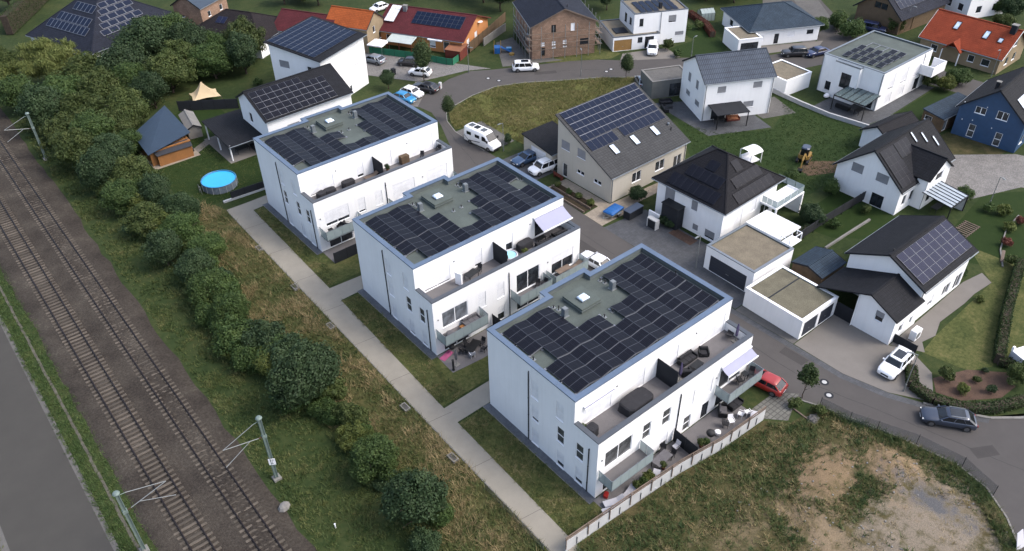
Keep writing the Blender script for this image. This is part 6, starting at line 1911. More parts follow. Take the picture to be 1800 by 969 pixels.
for i in range(60):     # low bushes that close the hedgerow
    y = 5.5 + i * 1.55
    k = _fr.choice(['bush_mid', 'bush_mid', 'bush_dark', 'bush_olive', 'bush_yellow'])
    s = _fr.uniform(.75, 1.25) * (1.0 if y > 27 else .72)
    plant(k, (-14.6 + (1.2 if y < 27 else 0) + _fr.uniform(-1.7, 1.9) + (0.6 if y > 50 else 0), y, -.45), s, {'bush_mid': 'low green bush', 'bush_dark': 'low dark green bush', 'bush_olive': 'low olive bush', 'bush_yellow': 'low yellow-green bush'}[k] + ' filling the hedgerow between railway and meadow', group=k[5:] + ' low bushes in the hedgerow', sz=s * _fr.uniform(.8, 1.25))
plant('willow', (-10.6, 121.4), 1.15, 'pale yellow-green willow with drooping twigs in front of the huge roof')
# trees and shrubs about the gardens
for at, k, s, lb in (
        ((32.67,66.35), 'egg', 0.95, 'small egg-shaped street tree at the kerb bend near the camper van'),
        ((64.51,58.41), 'egg', 1.05, 'small egg-shaped street tree on the meadow edge below the box house drive'),
        ((38.26,81.13), 'egg', 1.6, 'clipped round tree over the white car on the cobbled forecourt'),
        ((23.95,-4.73), 'young', 1.05, 'young street tree with thin trunk beside the red car')):
    plant(k, at, s, lb)
for at, k, s, lb in (
        ((31.75,82.38), 'tree_dark', 0.42, 'dark shrub at the corner of the parking bays'),
        ((35.00,54.48), 'small_dark', 1.2, 'dark shrub at the lamp behind the camper van'),
        ((82.68,90.36), 'tree_mid', 0.8, 'green tree behind the brick shell'),
        ((85.51,84.26), 'tree_dark', 0.7, 'dark tree left of the box house'),
        ((87.64,65.16), 'small', 1.7, 'round green shrub at the corner of the box house'),
        ((91.26,65.00), 'small_olive', 1.6, 'olive shrub in the garden right of the box house'),
        ((79.39,62.26), 'small_olive', 1.9, 'olive shrub beside the white car on the box house drive'),
        ((78.27,59.09), 'small', 1.5, 'green shrub at the garden corner by the grey garage'),
        ((104.88,47.77), 'tree_mid', 0.45, 'round shrub at the right end of the hip bungalow'),
        ((110.68,47.52), 'bush_mid', 1.1, 'left one of the green shrubs between bungalow and parked cars'),
        ((108.93,43.02), 'bush_mid', 1.15, 'right one of the green shrubs between bungalow and parked cars'),
        ((99.88,23.38), 'bush_olive', 0.75, 'olive shrub beside the street right of the cube house'),
        ((103.99,20.32), 'bush_mid', 1.0, 'round green shrub on the street corner above the blue house'),
        ((100.33,20.66), 'bush_yellow', 0.7, 'yellowish shrub on the street corner above the blue house'),
        ((116.55,28.30), 'small_olive', 1.8, 'olive shrub under the eaves of the red tiled house, left of the porch'),
        ((114.37,22.85), 'small_olive', 1.8, 'olive shrub under the eaves of the red tiled house, right of the porch'),
        ((117.85,39.92), 'bush_olive', 1.0, 'shrub at the barn corner near the blue van'),
        ((137.94,36.81), 'small_dark', 1.8, 'left clipped ball shrub at the white house behind the red roof'),
        ((137.63,34.12), 'small_dark', 1.7, 'right clipped ball shrub at the white house behind the red roof'),
        ((140.73,31.33), 'bush_mid', 1.0, 'green shrub at the top right corner'),
        ((148.54,31.57), 'tree_mid', 0.8, 'green tree at the top right corner'),
        ((32.14,40.26), 'small_olive', 0.9, 'left shrub of the timber-edged bed by the cream house'),
        ((32.13,37.95), 'small', 0.8, 'second shrub of the timber-edged bed by the cream house'),
        ((32.39,36.20), 'small_olive', 0.9, 'third shrub of the timber-edged bed by the cream house'),
        ((32.57,34.18), 'small_yellow', 0.9, 'right shrub of the timber-edged bed by the cream house'),
        ((36.26,24.58), 'small_dark', 1.1, 'left dark shrub in the bed by the black porch'),
        ((36.23,23.59), 'small_dark', 1.0, 'right dark shrub in the bed by the black porch'),
        ((38.07,30.88), 'bush_dark', 0.6, 'dark bush between the cream house and the hip-roofed house'),
        ((52.64,21.40), 'bush_mid', 0.6, 'garden shrub behind the black pyramid roof'),
        ((57.65,20.37), 'bush_mid', 0.6, 'garden shrub left of the cross-gabled house'),
        ((50.87,12.57), 'bush_dark', 0.8, 'dark shrub at the glass balcony garden corner'),
        ((52.15,10.09), 'small', 1.2, 'green shrub along the low white garden wall'),
        ((58.05,9.29), 'small_olive', 1.2, 'olive shrub at the terrace door of the cross-gabled house'),
        ((58.94,14.94), 'bush_mid', 0.62, 'grey-green shrub at the left wall of the cross-gabled house'),
        ((70.88,2.66), 'bush_mid', 0.6, 'green shrub at the cobbled court by the glass pergola'),
        ((70.28,-0.82), 'small', 1.3, 'left ball shrub along the court edge'),
        ((70.97,-2.48), 'small_yellow', 1.5, 'yellow-green shrub along the court edge'),
        ((68.05,-4.55), 'small_yellow', 1.3, 'yellow-green shrub in the curved border on the right edge'),
        ((64.45,-5.79), 'small_red', 1.2, 'red-leaved shrub in the curved border on the right edge'),
        ((70.28,-4.81), 'small_red', 1.2, 'dark red shrub at the right edge above the curved border'),
        ((61.10,-7.95), 'small_olive', 1.3, 'olive shrub at the lower end of the curved border'),
        ((54.67,-5.30), 'small', 1.0, 'single green tuft shrub on the lawn right of the violet panels'),
        ((51.68,-8.92), 'small_yellow', 0.8, 'yellow-green tuft plant on the sloping lawn'),
        ((36.91,-12.53), 'small_olive', 1.3, 'left shrub in the round soil bed'),
        ((36.53,-14.48), 'small_yellow', 1.0, 'yellowish shrub in the round soil bed'),
        ((38.97,-14.71), 'small_olive', 0.7, 'middle shrub in the round soil bed'),
        ((38.65,-16.29), 'small_dark', 0.8, 'dark shrub in the round soil bed'),
        ((41.98,-17.28), 'bush_olive', 0.7, 'big olive shrub at the right end of the round soil bed'),
        ((40.96,-14.61), 'small_dark', 0.6, 'upper small shrub in the round soil bed'),
        ((22.35,-4.86), 'small_olive', 1.2, 'weedy shrub at the foot of the young street tree'),
        ((23.40,-7.03), 'small_olive', 1.0, 'weedy shrub at the plot corner near the manholes'),
        ((69.08,98.24), 'tree_dark', 0.9, 'dark tree behind the maroon roof at the top edge'),
        ((69.57,104.51), 'tree_dark', 1.0, 'dark tree at the top edge above the maroon roof'),
        ((42.84,126.46), 'tree_mid', 0.7, 'green tree left of the orange tiled roof'),
        ((107.96,69.70), 'tree_dark', 0.8, 'dark tree at the top edge behind the greenhouse'),
        ((104.44,74.26), 'tree_dark', 0.8, 'dark tree at the top edge right of the box house'),
        ((130.99,26.20), 'bush_olive', 1.0, 'olive bush behind the ridge of the red roof'),
        ((75.96,101.96), 'tree_dark', 1.0, 'dark tree at the top edge left of the brick shell'),
        ((68.35,109.81), 'tree_mid', 0.9, 'green tree at the top edge above the middle of the maroon roof'),
        ((60.49,116.48), 'tree_dark', 0.9, 'dark tree at the top edge above the left end of the maroon roof'),
        ((37.79,131.95), 'tree_dark', 0.8, 'dark tree at the top edge above the brown roof'),
        ((41.49,131.38), 'bush_yellow', 1.4, 'yellowish bush at the top edge left of the orange roof'),
        ((89.75,90.37), 'tree_mid', 0.9, 'green tree at the top edge between brick shell and box house'),
        ((115.89,68.50), 'tree_mid', 0.9, 'green tree at the top edge above the hip bungalow'),
        ((32.41,142.46), 'tree_mid', 0.9, 'green tree at the top edge right of the brick cottage'),
        ((140.83,29.15), 'bush_dark', 1.2, 'dark bush at the right edge behind the black chimney'),
        ((-7.15,167.19), 'tree_dark', 1.2, 'dark tree in the top left corner behind the tall hedge'),
        ((15.82,98.62), 'small', 1.3, 'green plant in the garden left of the fully panelled house')):
    plant(k, at, s, lb, name='tree' if k.startswith('tree') else 'shrub')


def hedge(label, pts, wd, ht, m='leaf_hedge', dens=420, seed=1, z0=0.0):
    """clipped hedge: box of leaves along a line, over a twiggy core"""
    rs = np.random.RandomState(seed)
    P = []
    for i in range(len(pts) - 1):
        a, b = np.array(pts[i]), np.array(pts[i + 1])
        L = np.linalg.norm(b - a)
        n = int(L * dens * (wd + 2 * ht) / 3)
        t = rs.rand(n)
        u = rs.rand(n) * (wd + 2 * ht)
        off = np.where(u < ht, -wd / 2, np.where(u > ht + wd, wd / 2, u - ht - wd / 2)) + rs.normal(0, .05, n)
        z = np.where(u < ht, u, np.where(u > ht + wd, wd + 2 * ht - u, ht)) + rs.normal(0, .05, n)
        d = (b - a) / L
        nn = np.array([-d[1], d[0]])
        P.append(np.concatenate([a + d * (t * L)[:, None] + nn * off[:, None], (z0 + z)[:, None]], 1))
    P = np.concatenate(P)
    n = len(P)
    a = rs.normal(size=(n, 3))
    a /= np.linalg.norm(a, axis=1)[:, None]
    b = np.cross(a, rs.normal(size=(n, 3)))
    b /= np.linalg.norm(b, axis=1)[:, None]
    s = 0.085 * rs.uniform(.6, 1.3, n)[:, None]
    o0 = np.array([*pts[0], 0.0])
    V = np.stack([P - a * s, P + b * s * .6, P + a * s, P - b * s * .6], 1).reshape(-1, 3) - o0
    t = thing('hedge', label, 'hedge', (pts[0][0], pts[0][1], 0))
    put('foliage', raw_mesh('foliage', V, np.arange(4 * n).reshape(n, 4), m), t)
    core = MB()
    for i in range(len(pts) - 1):
        a_, b_ = Vector((*pts[i], z0 + ht * .48)) - Vector(o0), Vector((*pts[i + 1], z0 + ht * .48)) - Vector(o0)
        core.beam(a_, b_, wd * .8, ht * .9)
    core.build('core', 'bark', t)
    return t


hedge('dark clipped hedge running down beside the sloping lawn at the right', [(61.30,-8.86), (50.83,-12.04), (43.15,-14.85)], 0.9, 1.3, seed=2)
hedge('dark clipped hedge curving round the soil bed above the street', [(35.68,-9.54), (33.37,-10.96), (33.11,-13.36), (34.19,-15.66), (36.47,-17.61), (39.80,-19.08)], 1.0, 0.8, seed=3)
hedge('hedge between the round soil bed and the white lounger garden', [(43.15,-14.85), (44.42,-17.03)], 0.8, 0.9, seed=4)
hedge('red-brown clipped hedge right of the box house', [(95.52,70.92), (93.14,64.88), (90.07,60.70)], 1.0, 1.1, 'leaf_red', seed=5)
hedge('tall dark hedge at the top left corner', [(-10.82,152.86), (-3.70,163.18), (4.40,175.84)], 1.6, 4.0, dens=200, seed=6)
hedge('bright green conifer hedge by the brick cottage', [(16.95,135.95), (19.46,132.86)], 1.4, 3.0, 'leaf_mid', dens=250, seed=7)
hedge('dark conifer hedge along the top edge behind the box house', [(104.81,77.63), (116.46,68.93)], 2.0, 3.0, 'leaf_dark', dens=200, seed=8)
hedge('low hedge along the black privacy fence of the garden with glass balcony', [(46.25,11.91), (53.02,11.91)], 0.7, 0.8, 'leaf_dark', seed=9)


def grass(name, pg, dens, h, m, seed, wd=0.035, zf=None, blades=6, keep=None, lean=0.85):
    """uncountable standing grass as one object"""
    rs = np.random.RandomState(seed)
    xs_, ys_ = [p[0] for p in pg], [p[1] for p in pg]
    A = (max(xs_) - min(xs_)) * (max(ys_) - min(ys_))
    n = int(A * dens)
    x, y = rs.uniform(min(xs_), max(xs_), n), rs.uniform(min(ys_), max(ys_), n)
    c = np.zeros(n, bool)
    for i in range(len(pg)):
        (x0, y0), (x1, y1) = pg[i], pg[i - 1]
        if y0 != y1:
            c ^= ((y0 > y) != (y1 > y)) & (x < (x1 - x0) * (y - y0) / (y1 - y0) + x0)
    x, y = x[c], y[c]
    if keep is not None:
        k = np.array([keep(a, b) > rs.rand() for a, b in zip(x, y)], bool)
        x, y = x[k], y[k]
    z = np.array([zf(a, b) for a, b in zip(x, y)]) if zf else np.zeros(len(x))
    n = len(x)
    hh = h * rs.uniform(.5, 1.3, n)
    x, y, z, hh = [np.repeat(q, blades) for q in (x, y, z, hh)]
    n = len(x)
    a = rs.uniform(0, 2 * PI, n)
    ox, oy = rs.normal(0, .10, n), rs.normal(0, .10, n)
    hh = hh * rs.uniform(.6, 1.1, n)
    w_ = wd * rs.uniform(.7, 1.4, n)
    l_ = hh * lean * rs.normal(1, .6, n)
    bx, by = x + ox, y + oy
    ca, sa = np.cos(a), np.sin(a)
    V = np.stack([np.stack([bx - sa * w_, by + ca * w_, z - .02], 1), np.stack([bx + sa * w_, by - ca * w_, z - .02], 1), np.stack([bx + ca * l_, by + sa * l_, z + hh], 1)], 1).reshape(-1, 3)
    me = raw_mesh(name, V, np.arange(3 * n).reshape(n, 3), m)
    return struct(put(name, me), 'stuff')


nzk = lambda s_, t_, o_=0.0: (lambda x, y: 1.0 if NZ.noise(Vector((x * s_, y * s_, 7.7 + o_))) > t_ else 0.25)
grass('meadow_grass', [(-14.2, -8), (-6.75, -8), (-6.7, -3), (-5.3, 65.0), (-6.6, 69.0), (-12.8, 66)], 22, 0.42, 'grass_dry', 1, 0.034, keep=nzk(0.35, -0.05))
leaf_mat('grass_straw', [(0.12, 0.102, 0.048), (0.228, 0.18, 0.09), (0.36, 0.276, 0.15)], scale=0.5, fine=3.0, trans=0.2, rand=0.0)
grass('straw_grass', [(-12.4, -6), (-6.9, -6), (-6.8, -3), (-5.5, 65.0), (-6.8, 69.0), (-12.4, 66)], 9, 0.58, 'grass_straw', 21, 0.026, keep=lambda x, y: 1.0 if NZ.noise(Vector((x * .42, y * .30, 1.3))) > .04 else 0.03, blades=7)
grass('straw_grass', [(-3, -4), (7.8, -4.2), (18.4, -5.2), (23.2, -7.2), (25.0, -12.6), (26.0, -18.4), (23, -25), (10, -28), (-5, -22), (-7, -8)], 7, 0.4, 'grass_straw', 22, 0.026, zf=lot_z, keep=lambda x, y: 1.0 if NZ.noise(Vector((x * .4, y * .4, 5.3))) > .1 else 0.04)
grass('meadow_grass', MEADOW2, 30, 0.36, 'grass_meadow', 2, 0.026, keep=nzk(0.3, -0.3))
grass('verge_grass', [(-21.4, -4), (-12.6, -4), (-12.8, 66), (-16, 112), (-20.0, 112)], 16, 0.26, 'grass_green', 3, 0.04, keep=nzk(0.4, -0.2))
grass('verge_grass', [(-34.1, 12), (-31.2, 12), (-31.0, 82), (-34.1, 82)], 30, 0.20, 'grass_verge', 4, 0.03, keep=lambda x, y: 0.06 if abs(x + 32.65) < .16 else (1.0 if x < -32.2 else 0.45))
grass('verge_grass', [(-44, 24), (-41.3, 24), (-41.3, 50), (-44, 50)], 10, 0.22, 'grass_green', 5, 0.035)
bare = [((20.5, -20.5), (4.3, 4.0)), ((14.0, -18.5), (4.2, 2.4)), ((17.2, -12.0), (3.2, 2.0)), ((22.8, -15.0), (2.3, 2.5)), ((12.0, -14.6), (1.6, 3.0))]


def lot_keep(x, y):
    k = 1.0 if NZ.noise(Vector((x * .33, y * .33, 2.2))) > -0.08 else 0.3
    for (cx, cy), (rx, ry) in bare:
        if ((x - cx) / rx) ** 2 + ((y - cy) / ry) ** 2 < 1:
            k *= 0.06
    return k


grass('plot_weeds', [(-5, -2.7), (1.6, -2.95), (7.8, -3.35), (18.4, -4.5), (20.4, -6.3), (23.2, -7), (25.2, -12.6), (26.3, -18.4), (25.6, -21.2), (23, -25), (10, -28), (-5, -22), (-7, -8)], 26, 0.34, 'grass_lot', 6, 0.034, zf=lot_z, keep=lot_keep)
for i, pg in enumerate(([(-4.3, -2.4), (-0.9, -2.4), (-0.9, 14.6), (-3.9, 14.6)], [(-3.75, 17.6), (-0.9, 17.6), (-0.9, 38.2), (-3.1, 38.2)], [(-2.85, 41.7), (-0.9, 41.7), (-0.9, 62.5), (-2.35, 62.5)])):
    grass('strip_grass', pg, 50, 0.17, 'grass_strip', 10 + i, 0.030, lean=1.2, keep=nzk(0.9, -0.1))
grass('plot_grass', [(51, 31), (59.5, 41.5), (61, 36), (68, 31), (74, 33), (78, 36.5), (78, 21.8), (74, 19.8), (59.5, 16.8), (52, 16.8)], 9, 0.16, 'grass_plot', 14, 0.035)
grass('lawn_grass', [(-8.4, 67.8), (2.4, 67.8), (6.6, 72), (6.6, 76), (0.6, 76.5), (0.6, 92), (-1.4, 92), (-1.4, 81.8), (-8.4, 81.8)], 22, 0.07, 'grass_green', 15, 0.04, lean=.8)
grass('plot_edge_weeds', [(23.2, -6.0), (24.2, -6.4), (26.2, -12.8), (27.4, -18.6), (26.8, -21.5), (25.0, -23.8), (22, -27), (21.4, -26), (24.2, -22.8), (25.8, -20.5), (26.2, -18.2), (25.0, -13)], 30, 0.55, 'grass_lot', 16, 0.03)
st_ = MB()
_sr = random.Random(4)
for i in range(420):
    x, y = _sr.uniform(8, 26), _sr.uniform(-27, -8)
    if not inside(x, y, LOT) or lot_keep(x, y) > .2 and _sr.random() < .8:
        continue
    q = _sr.uniform(.03, .13)
    st_.cbox((x, y, lot_z(x, y)), (q * 1.3, q, q * .7), _sr.uniform(0, 3))
struct(st_.build('plot_stones', 'stone', uv=False), 'stuff')

# ------------------------------------------------------------------ vehicles
def paint(name, col, metal=0.2):
    return mat(name, col, 0.32, 0.03, 0.8, metal=metal, spec=0.5, coat=0.6)


paint('paint_white', (0.74, 0.75, 0.77), 0.0)
paint('paint_silver', (0.234, 0.26, 0.2925), 0.5)
paint('paint_grey', (0.034, 0.044, 0.068), 0.4)
paint('paint_black', (0.018, 0.018, 0.022), 0.2)
paint('paint_red', (0.299, 0.0182, 0.0156), 0.1)
paint('paint_blue', (0.0195, 0.195, 0.403), 0.2)
paint('paint_dkblue', (0.04875, 0.091, 0.169), 0.4)
paint('paint_navy', (0.013, 0.02275, 0.078), 0.3)

CAR = {  # length, width, height, belt, bonnet z, cowl x, roof front x, roof rear x, rear base x
    'suv': (4.55, 1.88, 1.66, 1.02, 0.98, 0.95, 0.42, -1.80, -2.16),
    'wagon': (4.85, 1.86, 1.48, 0.97, 0.88, 1.08, 0.28, -1.55, -2.28),
    'hatch': (4.05, 1.78, 1.50, 0.98, 0.90, 0.98, 0.36, -1.22, -1.90),
    'sedan': (4.65, 1.82, 1.46, 0.95, 0.90, 1.00, 0.35, -1.05, -1.75),
    'mpv': (4.70, 1.86, 1.72, 1.00, 0.98, 1.30, 0.72, -1.90, -2.22)}


def rrect(x0, x1, hw, z, c=0.16):
    return [(x0 + c, -hw, z), (x1 - c, -hw, z), (x1, -hw + c * 1.3, z), (x1, hw - c * 1.3, z), (x1 - c, hw, z), (x0 + c, hw, z), (x0, hw - c * 1.3, z), (x0, -hw + c * 1.3, z)]


def car(front, rear, typ, color, label, sunroof=False, rails=False, name='car', cat='car'):
    f, r = Vector(front), Vector(rear)
    c = (f + r) / 2
    hd = math.atan2(f.y - r.y, f.x - r.x)
    L, W, H, zb, zn, xc, xf, xr, xb = CAR[typ]
    t = thing(name, label, cat, (c.x, c.y, 0.018), hd)
    h, hw = L / 2, W / 2

    def ring(x, w, z0, z1):
        q = [(w * 0.86, z0), (w * 0.985, z0 + 0.12), (w, z0 + 0.45 * (z1 - z0)), (w * 0.985, z1 - 0.1), (w * 0.90, z1 - 0.015), (w * 0.45, z1 + 0.012)]
        return [(x, -a, z) for a, z in q] + [(x, a, z) for a, z in q[::-1]]
    st = [(h, hw * .72, .36, .62), (h - .08, hw * .86, .27, zn - .16), (h - .35, hw * .965, .24, zn - .04), (h - .8, hw, .22, zn), (xc, hw, .22, zb), (0, hw, .22, zb), (-h * .5, hw, .22, zb + .02), (xb, hw * .985, .24, zb + .02), (-h + .1, hw * .93, .28, zb - .02), (-h, hw * .80, .40, zb - .16)]
    if typ == 'sedan':
        st[7] = (xb, hw, .23, zb + .03)
        st.insert(8, (-h + .3, hw * .97, .25, zb + .02))
    MB().loft([ring(*s_) for s_ in st]).build('body', color, t, smooth=True, bevel=0)
    # glasshouse
    z1 = H - 0.09
    g = MB().loft([rrect(xb, xc, hw * .93, zb - .03), rrect(xb + (xr - xb) * .86, xc + (xf - xc) * .86, hw * .80, z1 - .02)])
    g.build('windows', 'car_glass', t, smooth=False)
    rf = MB().loft([rrect(xb + (xr - xb) * .80, xc + (xf - xc) * .80, hw * .815, z1 - .055), rrect(xr - .04, xf + .03, hw * .79, z1), rrect(xr + .1, xf - .12, hw * .70, H - .02), rrect(xr + .4, xf - .4, hw * .5, H)])
    ro = rf.build('roof', color, t, smooth=True)
    if sunroof:
        MB().box(xf - 1.55, -hw * .50, H - .005, xf - .22, hw * .50, H + .012).build('sunroof', 'car_glass', ro)
    if rails:
        for s_ in (-1, 1):
            MB().beam((xr + .2, s_ * hw * .70, H + .02), (xf - .2, s_ * hw * .70, H + .02), .04).build('roof_rail', 'steel', ro)
    for s_ in (-1, 1):
        for xa, xz in ((xc - .06, xf + .02), (xb + .14, xr + .02)):
            MB().beam((xa, s_ * hw * .925, zb - .02), (xz, s_ * hw * .795, z1 - .02), .10, .05).build('pillar', color, t)
        for q in ((.46,) if typ in ('hatch', 'sedan') else (.40, .72)):
            xa, xz = xc + (xb - xc) * q, xf + (xr - xf) * q
            MB().beam((xa, s_ * hw * .935, zb - .02), (xz, s_ * hw * .80, z1 - .02), .085, .04).build('pillar', color, t)
        MB().cbox((xc - .25, s_ * (hw + .07), zb - .02), (.16, .2, .14)).build('mirror', color, t, bevel=.03)
        MB().cbox((h - .16, s_ * hw * .66, zn - .30), (.22, .34, .13), s_ * -.25).build('headlight', 'lamp_glass', t, bevel=.03)
        MB().cbox((-h + .055, s_ * hw * .72, zb - .27), (.13, .28, .16), s_ * .15).build('tail_light', 'tail_red', t, bevel=.02)
        for wx in (h - .86, -h + .88):
            R = 0.335 if typ in ('suv', 'wagon', 'mpv') else 0.315
            MB().tube((0, s_ * (hw - .19), R + .02), (0, s_ * (hw - .006), R + .02), R + .065, n=18).build('wheel_arch', 'rubber_black', t, (wx, 0, 0))
            w_ = MB().tube((0, s_ * (hw - .17), R), (0, s_ * (hw + .015), R), R, n=18).build('wheel', 'tyre', t, (wx, 0, 0))
            MB().tube((0, s_ * (hw + .01), R), (0, s_ * (hw + .024), R), R * .68, n=12).build('rim', 'rim', w_)
    MB().box(h - .035, -hw * .42, .45, h + .012, hw * .42, zn - .34).build('grille', 'rubber_black', t)
    MB().box(h + .008, -.26, .36, h + .022, .26, .47).build('number_plate', 'plastic_white', t)
    MB().box(-h - .018, -.26, zb - .42, -h + .02, .26, zb - .31).build('number_plate', 'plastic_white', t)
    return t


car((32.29,-8.45), (36.97,-8.20), 'suv', 'paint_white', 'white SUV with dark sunroof on the driveway below the violet panels', True, True)
car((30.21,-13.44), (33.14,-17.46), 'wagon', 'paint_grey', 'blue-grey estate car driving past the round soil bed', True, True)
car((22.27,-0.22), (22.68,-2.45), 'hatch', 'paint_red', 'red hatchback parked at the end of the nearest flats')
car((23.57,25.71), (23.86,22.50), 'sedan', 'paint_white', 'white car half hidden behind the coping of the nearest flats')
car((31.44,48.59), (35.89,48.36), 'wagon', 'paint_dkblue', 'blue estate car parked at the cream house garage', False, True)
car((31.62,45.06), (35.93,44.82), 'mpv', 'paint_white', 'white people carrier parked against the cream house wall', False, True)
car((55.91,71.52), (52.32,74.08), 'mpv', 'paint_white', 'white van-like car with dark sunroof in front of the brick shell', True, True)
car((74.77,61.98), (78.35,65.15), 'suv', 'paint_white', 'white car facing the street on the box house drive')
car((35.27,95.27), (36.38,92.25), 'wagon', 'paint_silver', 'silver estate car farthest left on the cobbled forecourt')
car((39.07,89.51), (40.85,87.25), 'hatch', 'paint_black', 'black car by the green fence on the forecourt')
car((37.71,85.48), (40.38,81.51), 'hatch', 'paint_white', 'white car under the clipped round tree on the forecourt')
car((35.33,79.86), (37.05,75.66), 'wagon', 'paint_black', 'black estate car in the parking bay next to the street')
car((34.03,75.46), (32.74,79.78), 'hatch', 'paint_white', 'white car between the black and the bright blue parked cars')
car((31.98,74.46), (30.59,79.08), 'hatch', 'paint_blue', 'bright blue car parked behind the coping of the far flats')
car((49.21,115.30), (52.47,115.45), 'hatch', 'paint_white', 'white car between orange and maroon roofs at the top')
car((112.87,45.75), (113.23,49.45), 'hatch', 'paint_white', 'white car beside the old barn')
car((115.66,40.57), (114.41,44.49), 'mpv', 'paint_navy', 'navy van-like car in front of the barn corner')
car((92.84,46.54), (95.54,44.47), 'suv', 'paint_black', 'black off-road car at the bungalow forecourt')
car((95.41,43.56), (99.35,42.44), 'sedan', 'paint_navy', 'dark blue saloon car parked right of the black off-road car')
car((65.85,56.67), (64.11,54.00), 'hatch', 'paint_silver', 'silver car almost hidden by the grey boarded garage')


def camper():
    f, r = Vector((32.23,53.60)), Vector((31.42,59.42))
    c = (f + r) / 2
    hd = math.atan2(f.y - r.y, f.x - r.x)
    t = thing('camper_van', 'white camper van with roof vents parked in the lay-by', 'camper van', (c.x, c.y, 0.02), hd)

    def ring(x, hw, z0, z1, k):
        q = [(hw * .90, z0), (hw, z0 + .15), (hw, z0 + .5 * (z1 - z0)), (hw * k, z1 - .16), (hw * (k - .1), z1 - .02), (hw * .4, z1 + .02)]
        return [(x, -a, z) for a, z in q] + [(x, a, z) for a, z in q[::-1]]
    MB().loft([ring(3.0, .80, .38, .82, .95), ring(2.9, .94, .30, 1.0, .95), ring(2.45, 1.0, .26, 1.22, .95), ring(2.05, 1.02, .26, 1.42, .94), ring(1.25, 1.02, .26, 2.42, .90), ring(.9, 1.02, .26, 2.58, .90), ring(-2.7, 1.02, .26, 2.6, .90), ring(-2.95, 1.0, .3, 2.55, .90), ring(-3.0, .95, .4, 2.4, .90)]).build('body', 'paint_white', t, smooth=True)
    MB().slab([(2.06, -.80, 1.46), (2.06, .80, 1.46), (1.33, .74, 2.34), (1.33, -.74, 2.34)], .03).build('windscreen', 'car_glass', t, (0.05, 0, 0.05))
    for s_ in (-1, 1):
        y = s_ * 1.0
        MB().add([(1.85, y, 1.42), (0.75, y, 1.42), (0.75, y * .955, 2.12), (1.35, y * .955, 2.12)], [(0, 1, 2, 3) if s_ < 0 else (3, 2, 1, 0)]).build('side_window', 'car_glass', t, (0, s_ * .04, 0))
        for xx, wd in ((-.2, .9), (-1.9, .9)):
            MB().box(xx - wd / 2, y - .012, 1.5, xx + wd / 2, y + .012, 2.0).build('side_window', 'car_glass', t, (0, s_ * .02, 0))
        MB().cbox((1.95, s_ * 1.16, 1.45), (.18, .22, .34)).build('mirror', 'rubber_black', t)
        MB().cbox((2.72, s_ * .72, .84), (.3, .3, .24), s_ * -.4).build('headlight', 'lamp_glass', t, bevel=.03)
        for wx in (2.0, -1.75):
            w_ = MB().tube((0, s_ * .84, .36), (0, s_ * 1.035, .36), .36, n=18).build('wheel', 'tyre', t, (wx, 0, 0))
            MB().tube((0, s_ * 1.03, .36), (0, s_ * 1.05, .36), .22, n=12).build('rim', 'rim', w_)
    MB().box(2.88, -.8, .32, 3.04, .8, .62).build('bumper', 'rubber_black', t, bevel=.03)
    for xx, m in ((0.35, 'pane_mid'), (-1.0, 'metal_dark'), (-2.1, 'pane_mid')):
        MB().box(xx - .42, -.42, 2.6, xx + .42, .42, 2.70).build('roof_vent', m, t, bevel=.03)
    st_ = MB()
    st_.add([(0, 0, 0), (-1.1, 0, .55), (-1.1, 0, .75), (0.1, 0, .12)], [(0, 1, 2, 3)])
    MB().add([(.35, -1.034, 1.05), (-2.0, -1.034, 0.62), (-2.9, -1.034, 1.25), (-2.9, -1.034, 1.12), (-2.0, -1.034, 0.5), (.35, -1.034, .92)], [(0, 5, 4, 1), (1, 4, 3, 2)]).build('stripe', 'paint_grey', t)
    return t


camper()
# trailer under its tarpaulin
t = thing('trailer', 'small trailer under a bright blue tarpaulin beside the cream house', 'trailer', (33.15,30.53), R_(8))
MB().box(-1.25, -.72, .45, 1.25, .72, .82).build('box', 'steel', t)
tp = MB().loft([rrect(-1.3, 1.3, .78, .72, .08), rrect(-1.3, 1.3, .78, .86, .08), rrect(-1.1, 1.1, .5, 1.0, .1), rrect(-.6, .7, .15, 1.04, .05)])
tp.build('tarpaulin', 'tarp_blue', t, smooth=False)
for s_ in (-1, 1):
    w_ = MB().tube((0, s_ * .78, .3), (0, s_ * .94, .3), .3, n=16).build('wheel', 'tyre', t)
    MB().tube((0, s_ * .93, .3), (0, s_ * .95, .3), .17, n=12).build('rim', 'rim', w_)
    MB().box(-.4, s_ * .95 - .14, .62, .4, s_ * .95 + .08, .65).build('mudguard', 'steel', t)
MB().beam((-1.25, .4, .5), (-2.3, 0, .5), .06).beam((-1.25, -.4, .5), (-2.3, 0, .5), .06).build('drawbar', 'steel', t)

# mini excavator
t = thing('mini_excavator', 'ochre mini excavator with dark cab on the grassy plot', 'excavator', (63.58,22.44), R_(200))
for s_ in (-1, 1):
    tr = MB().loft([[(x, s_ * .72 + a, z) for x, z in ((-1.05, .12), (-.85, 0), (.85, 0), (1.05, .12), (1.05, .38), (.85, .5), (-.85, .5), (-1.05, .38))] for a in (-.18, .18)]).build('track', 'rubber_black', t)
    for k in range(4):
        MB().tube((-.75 + k * .5, s_ * .72 - .2, .2), (-.75 + k * .5, s_ * .72 + .2, .2), .13, n=8).build('roller', 'yellow_paint', tr)
MB().box(-.5, -.55, .3, .5, .55, .62).build('undercarriage', 'metal_dark', t)
MB().loft([rrect(-1.25, .75, .78, .62, .25), rrect(-1.25, .75, .8, 1.15, .3)]).build('body', 'yellow_paint', t)
MB().loft([rrect(-.75, .6, .55, 1.15, .1), rrect(-.7, .55, .55, 2.2, .12)]).build('cab', 'car_glass', t)
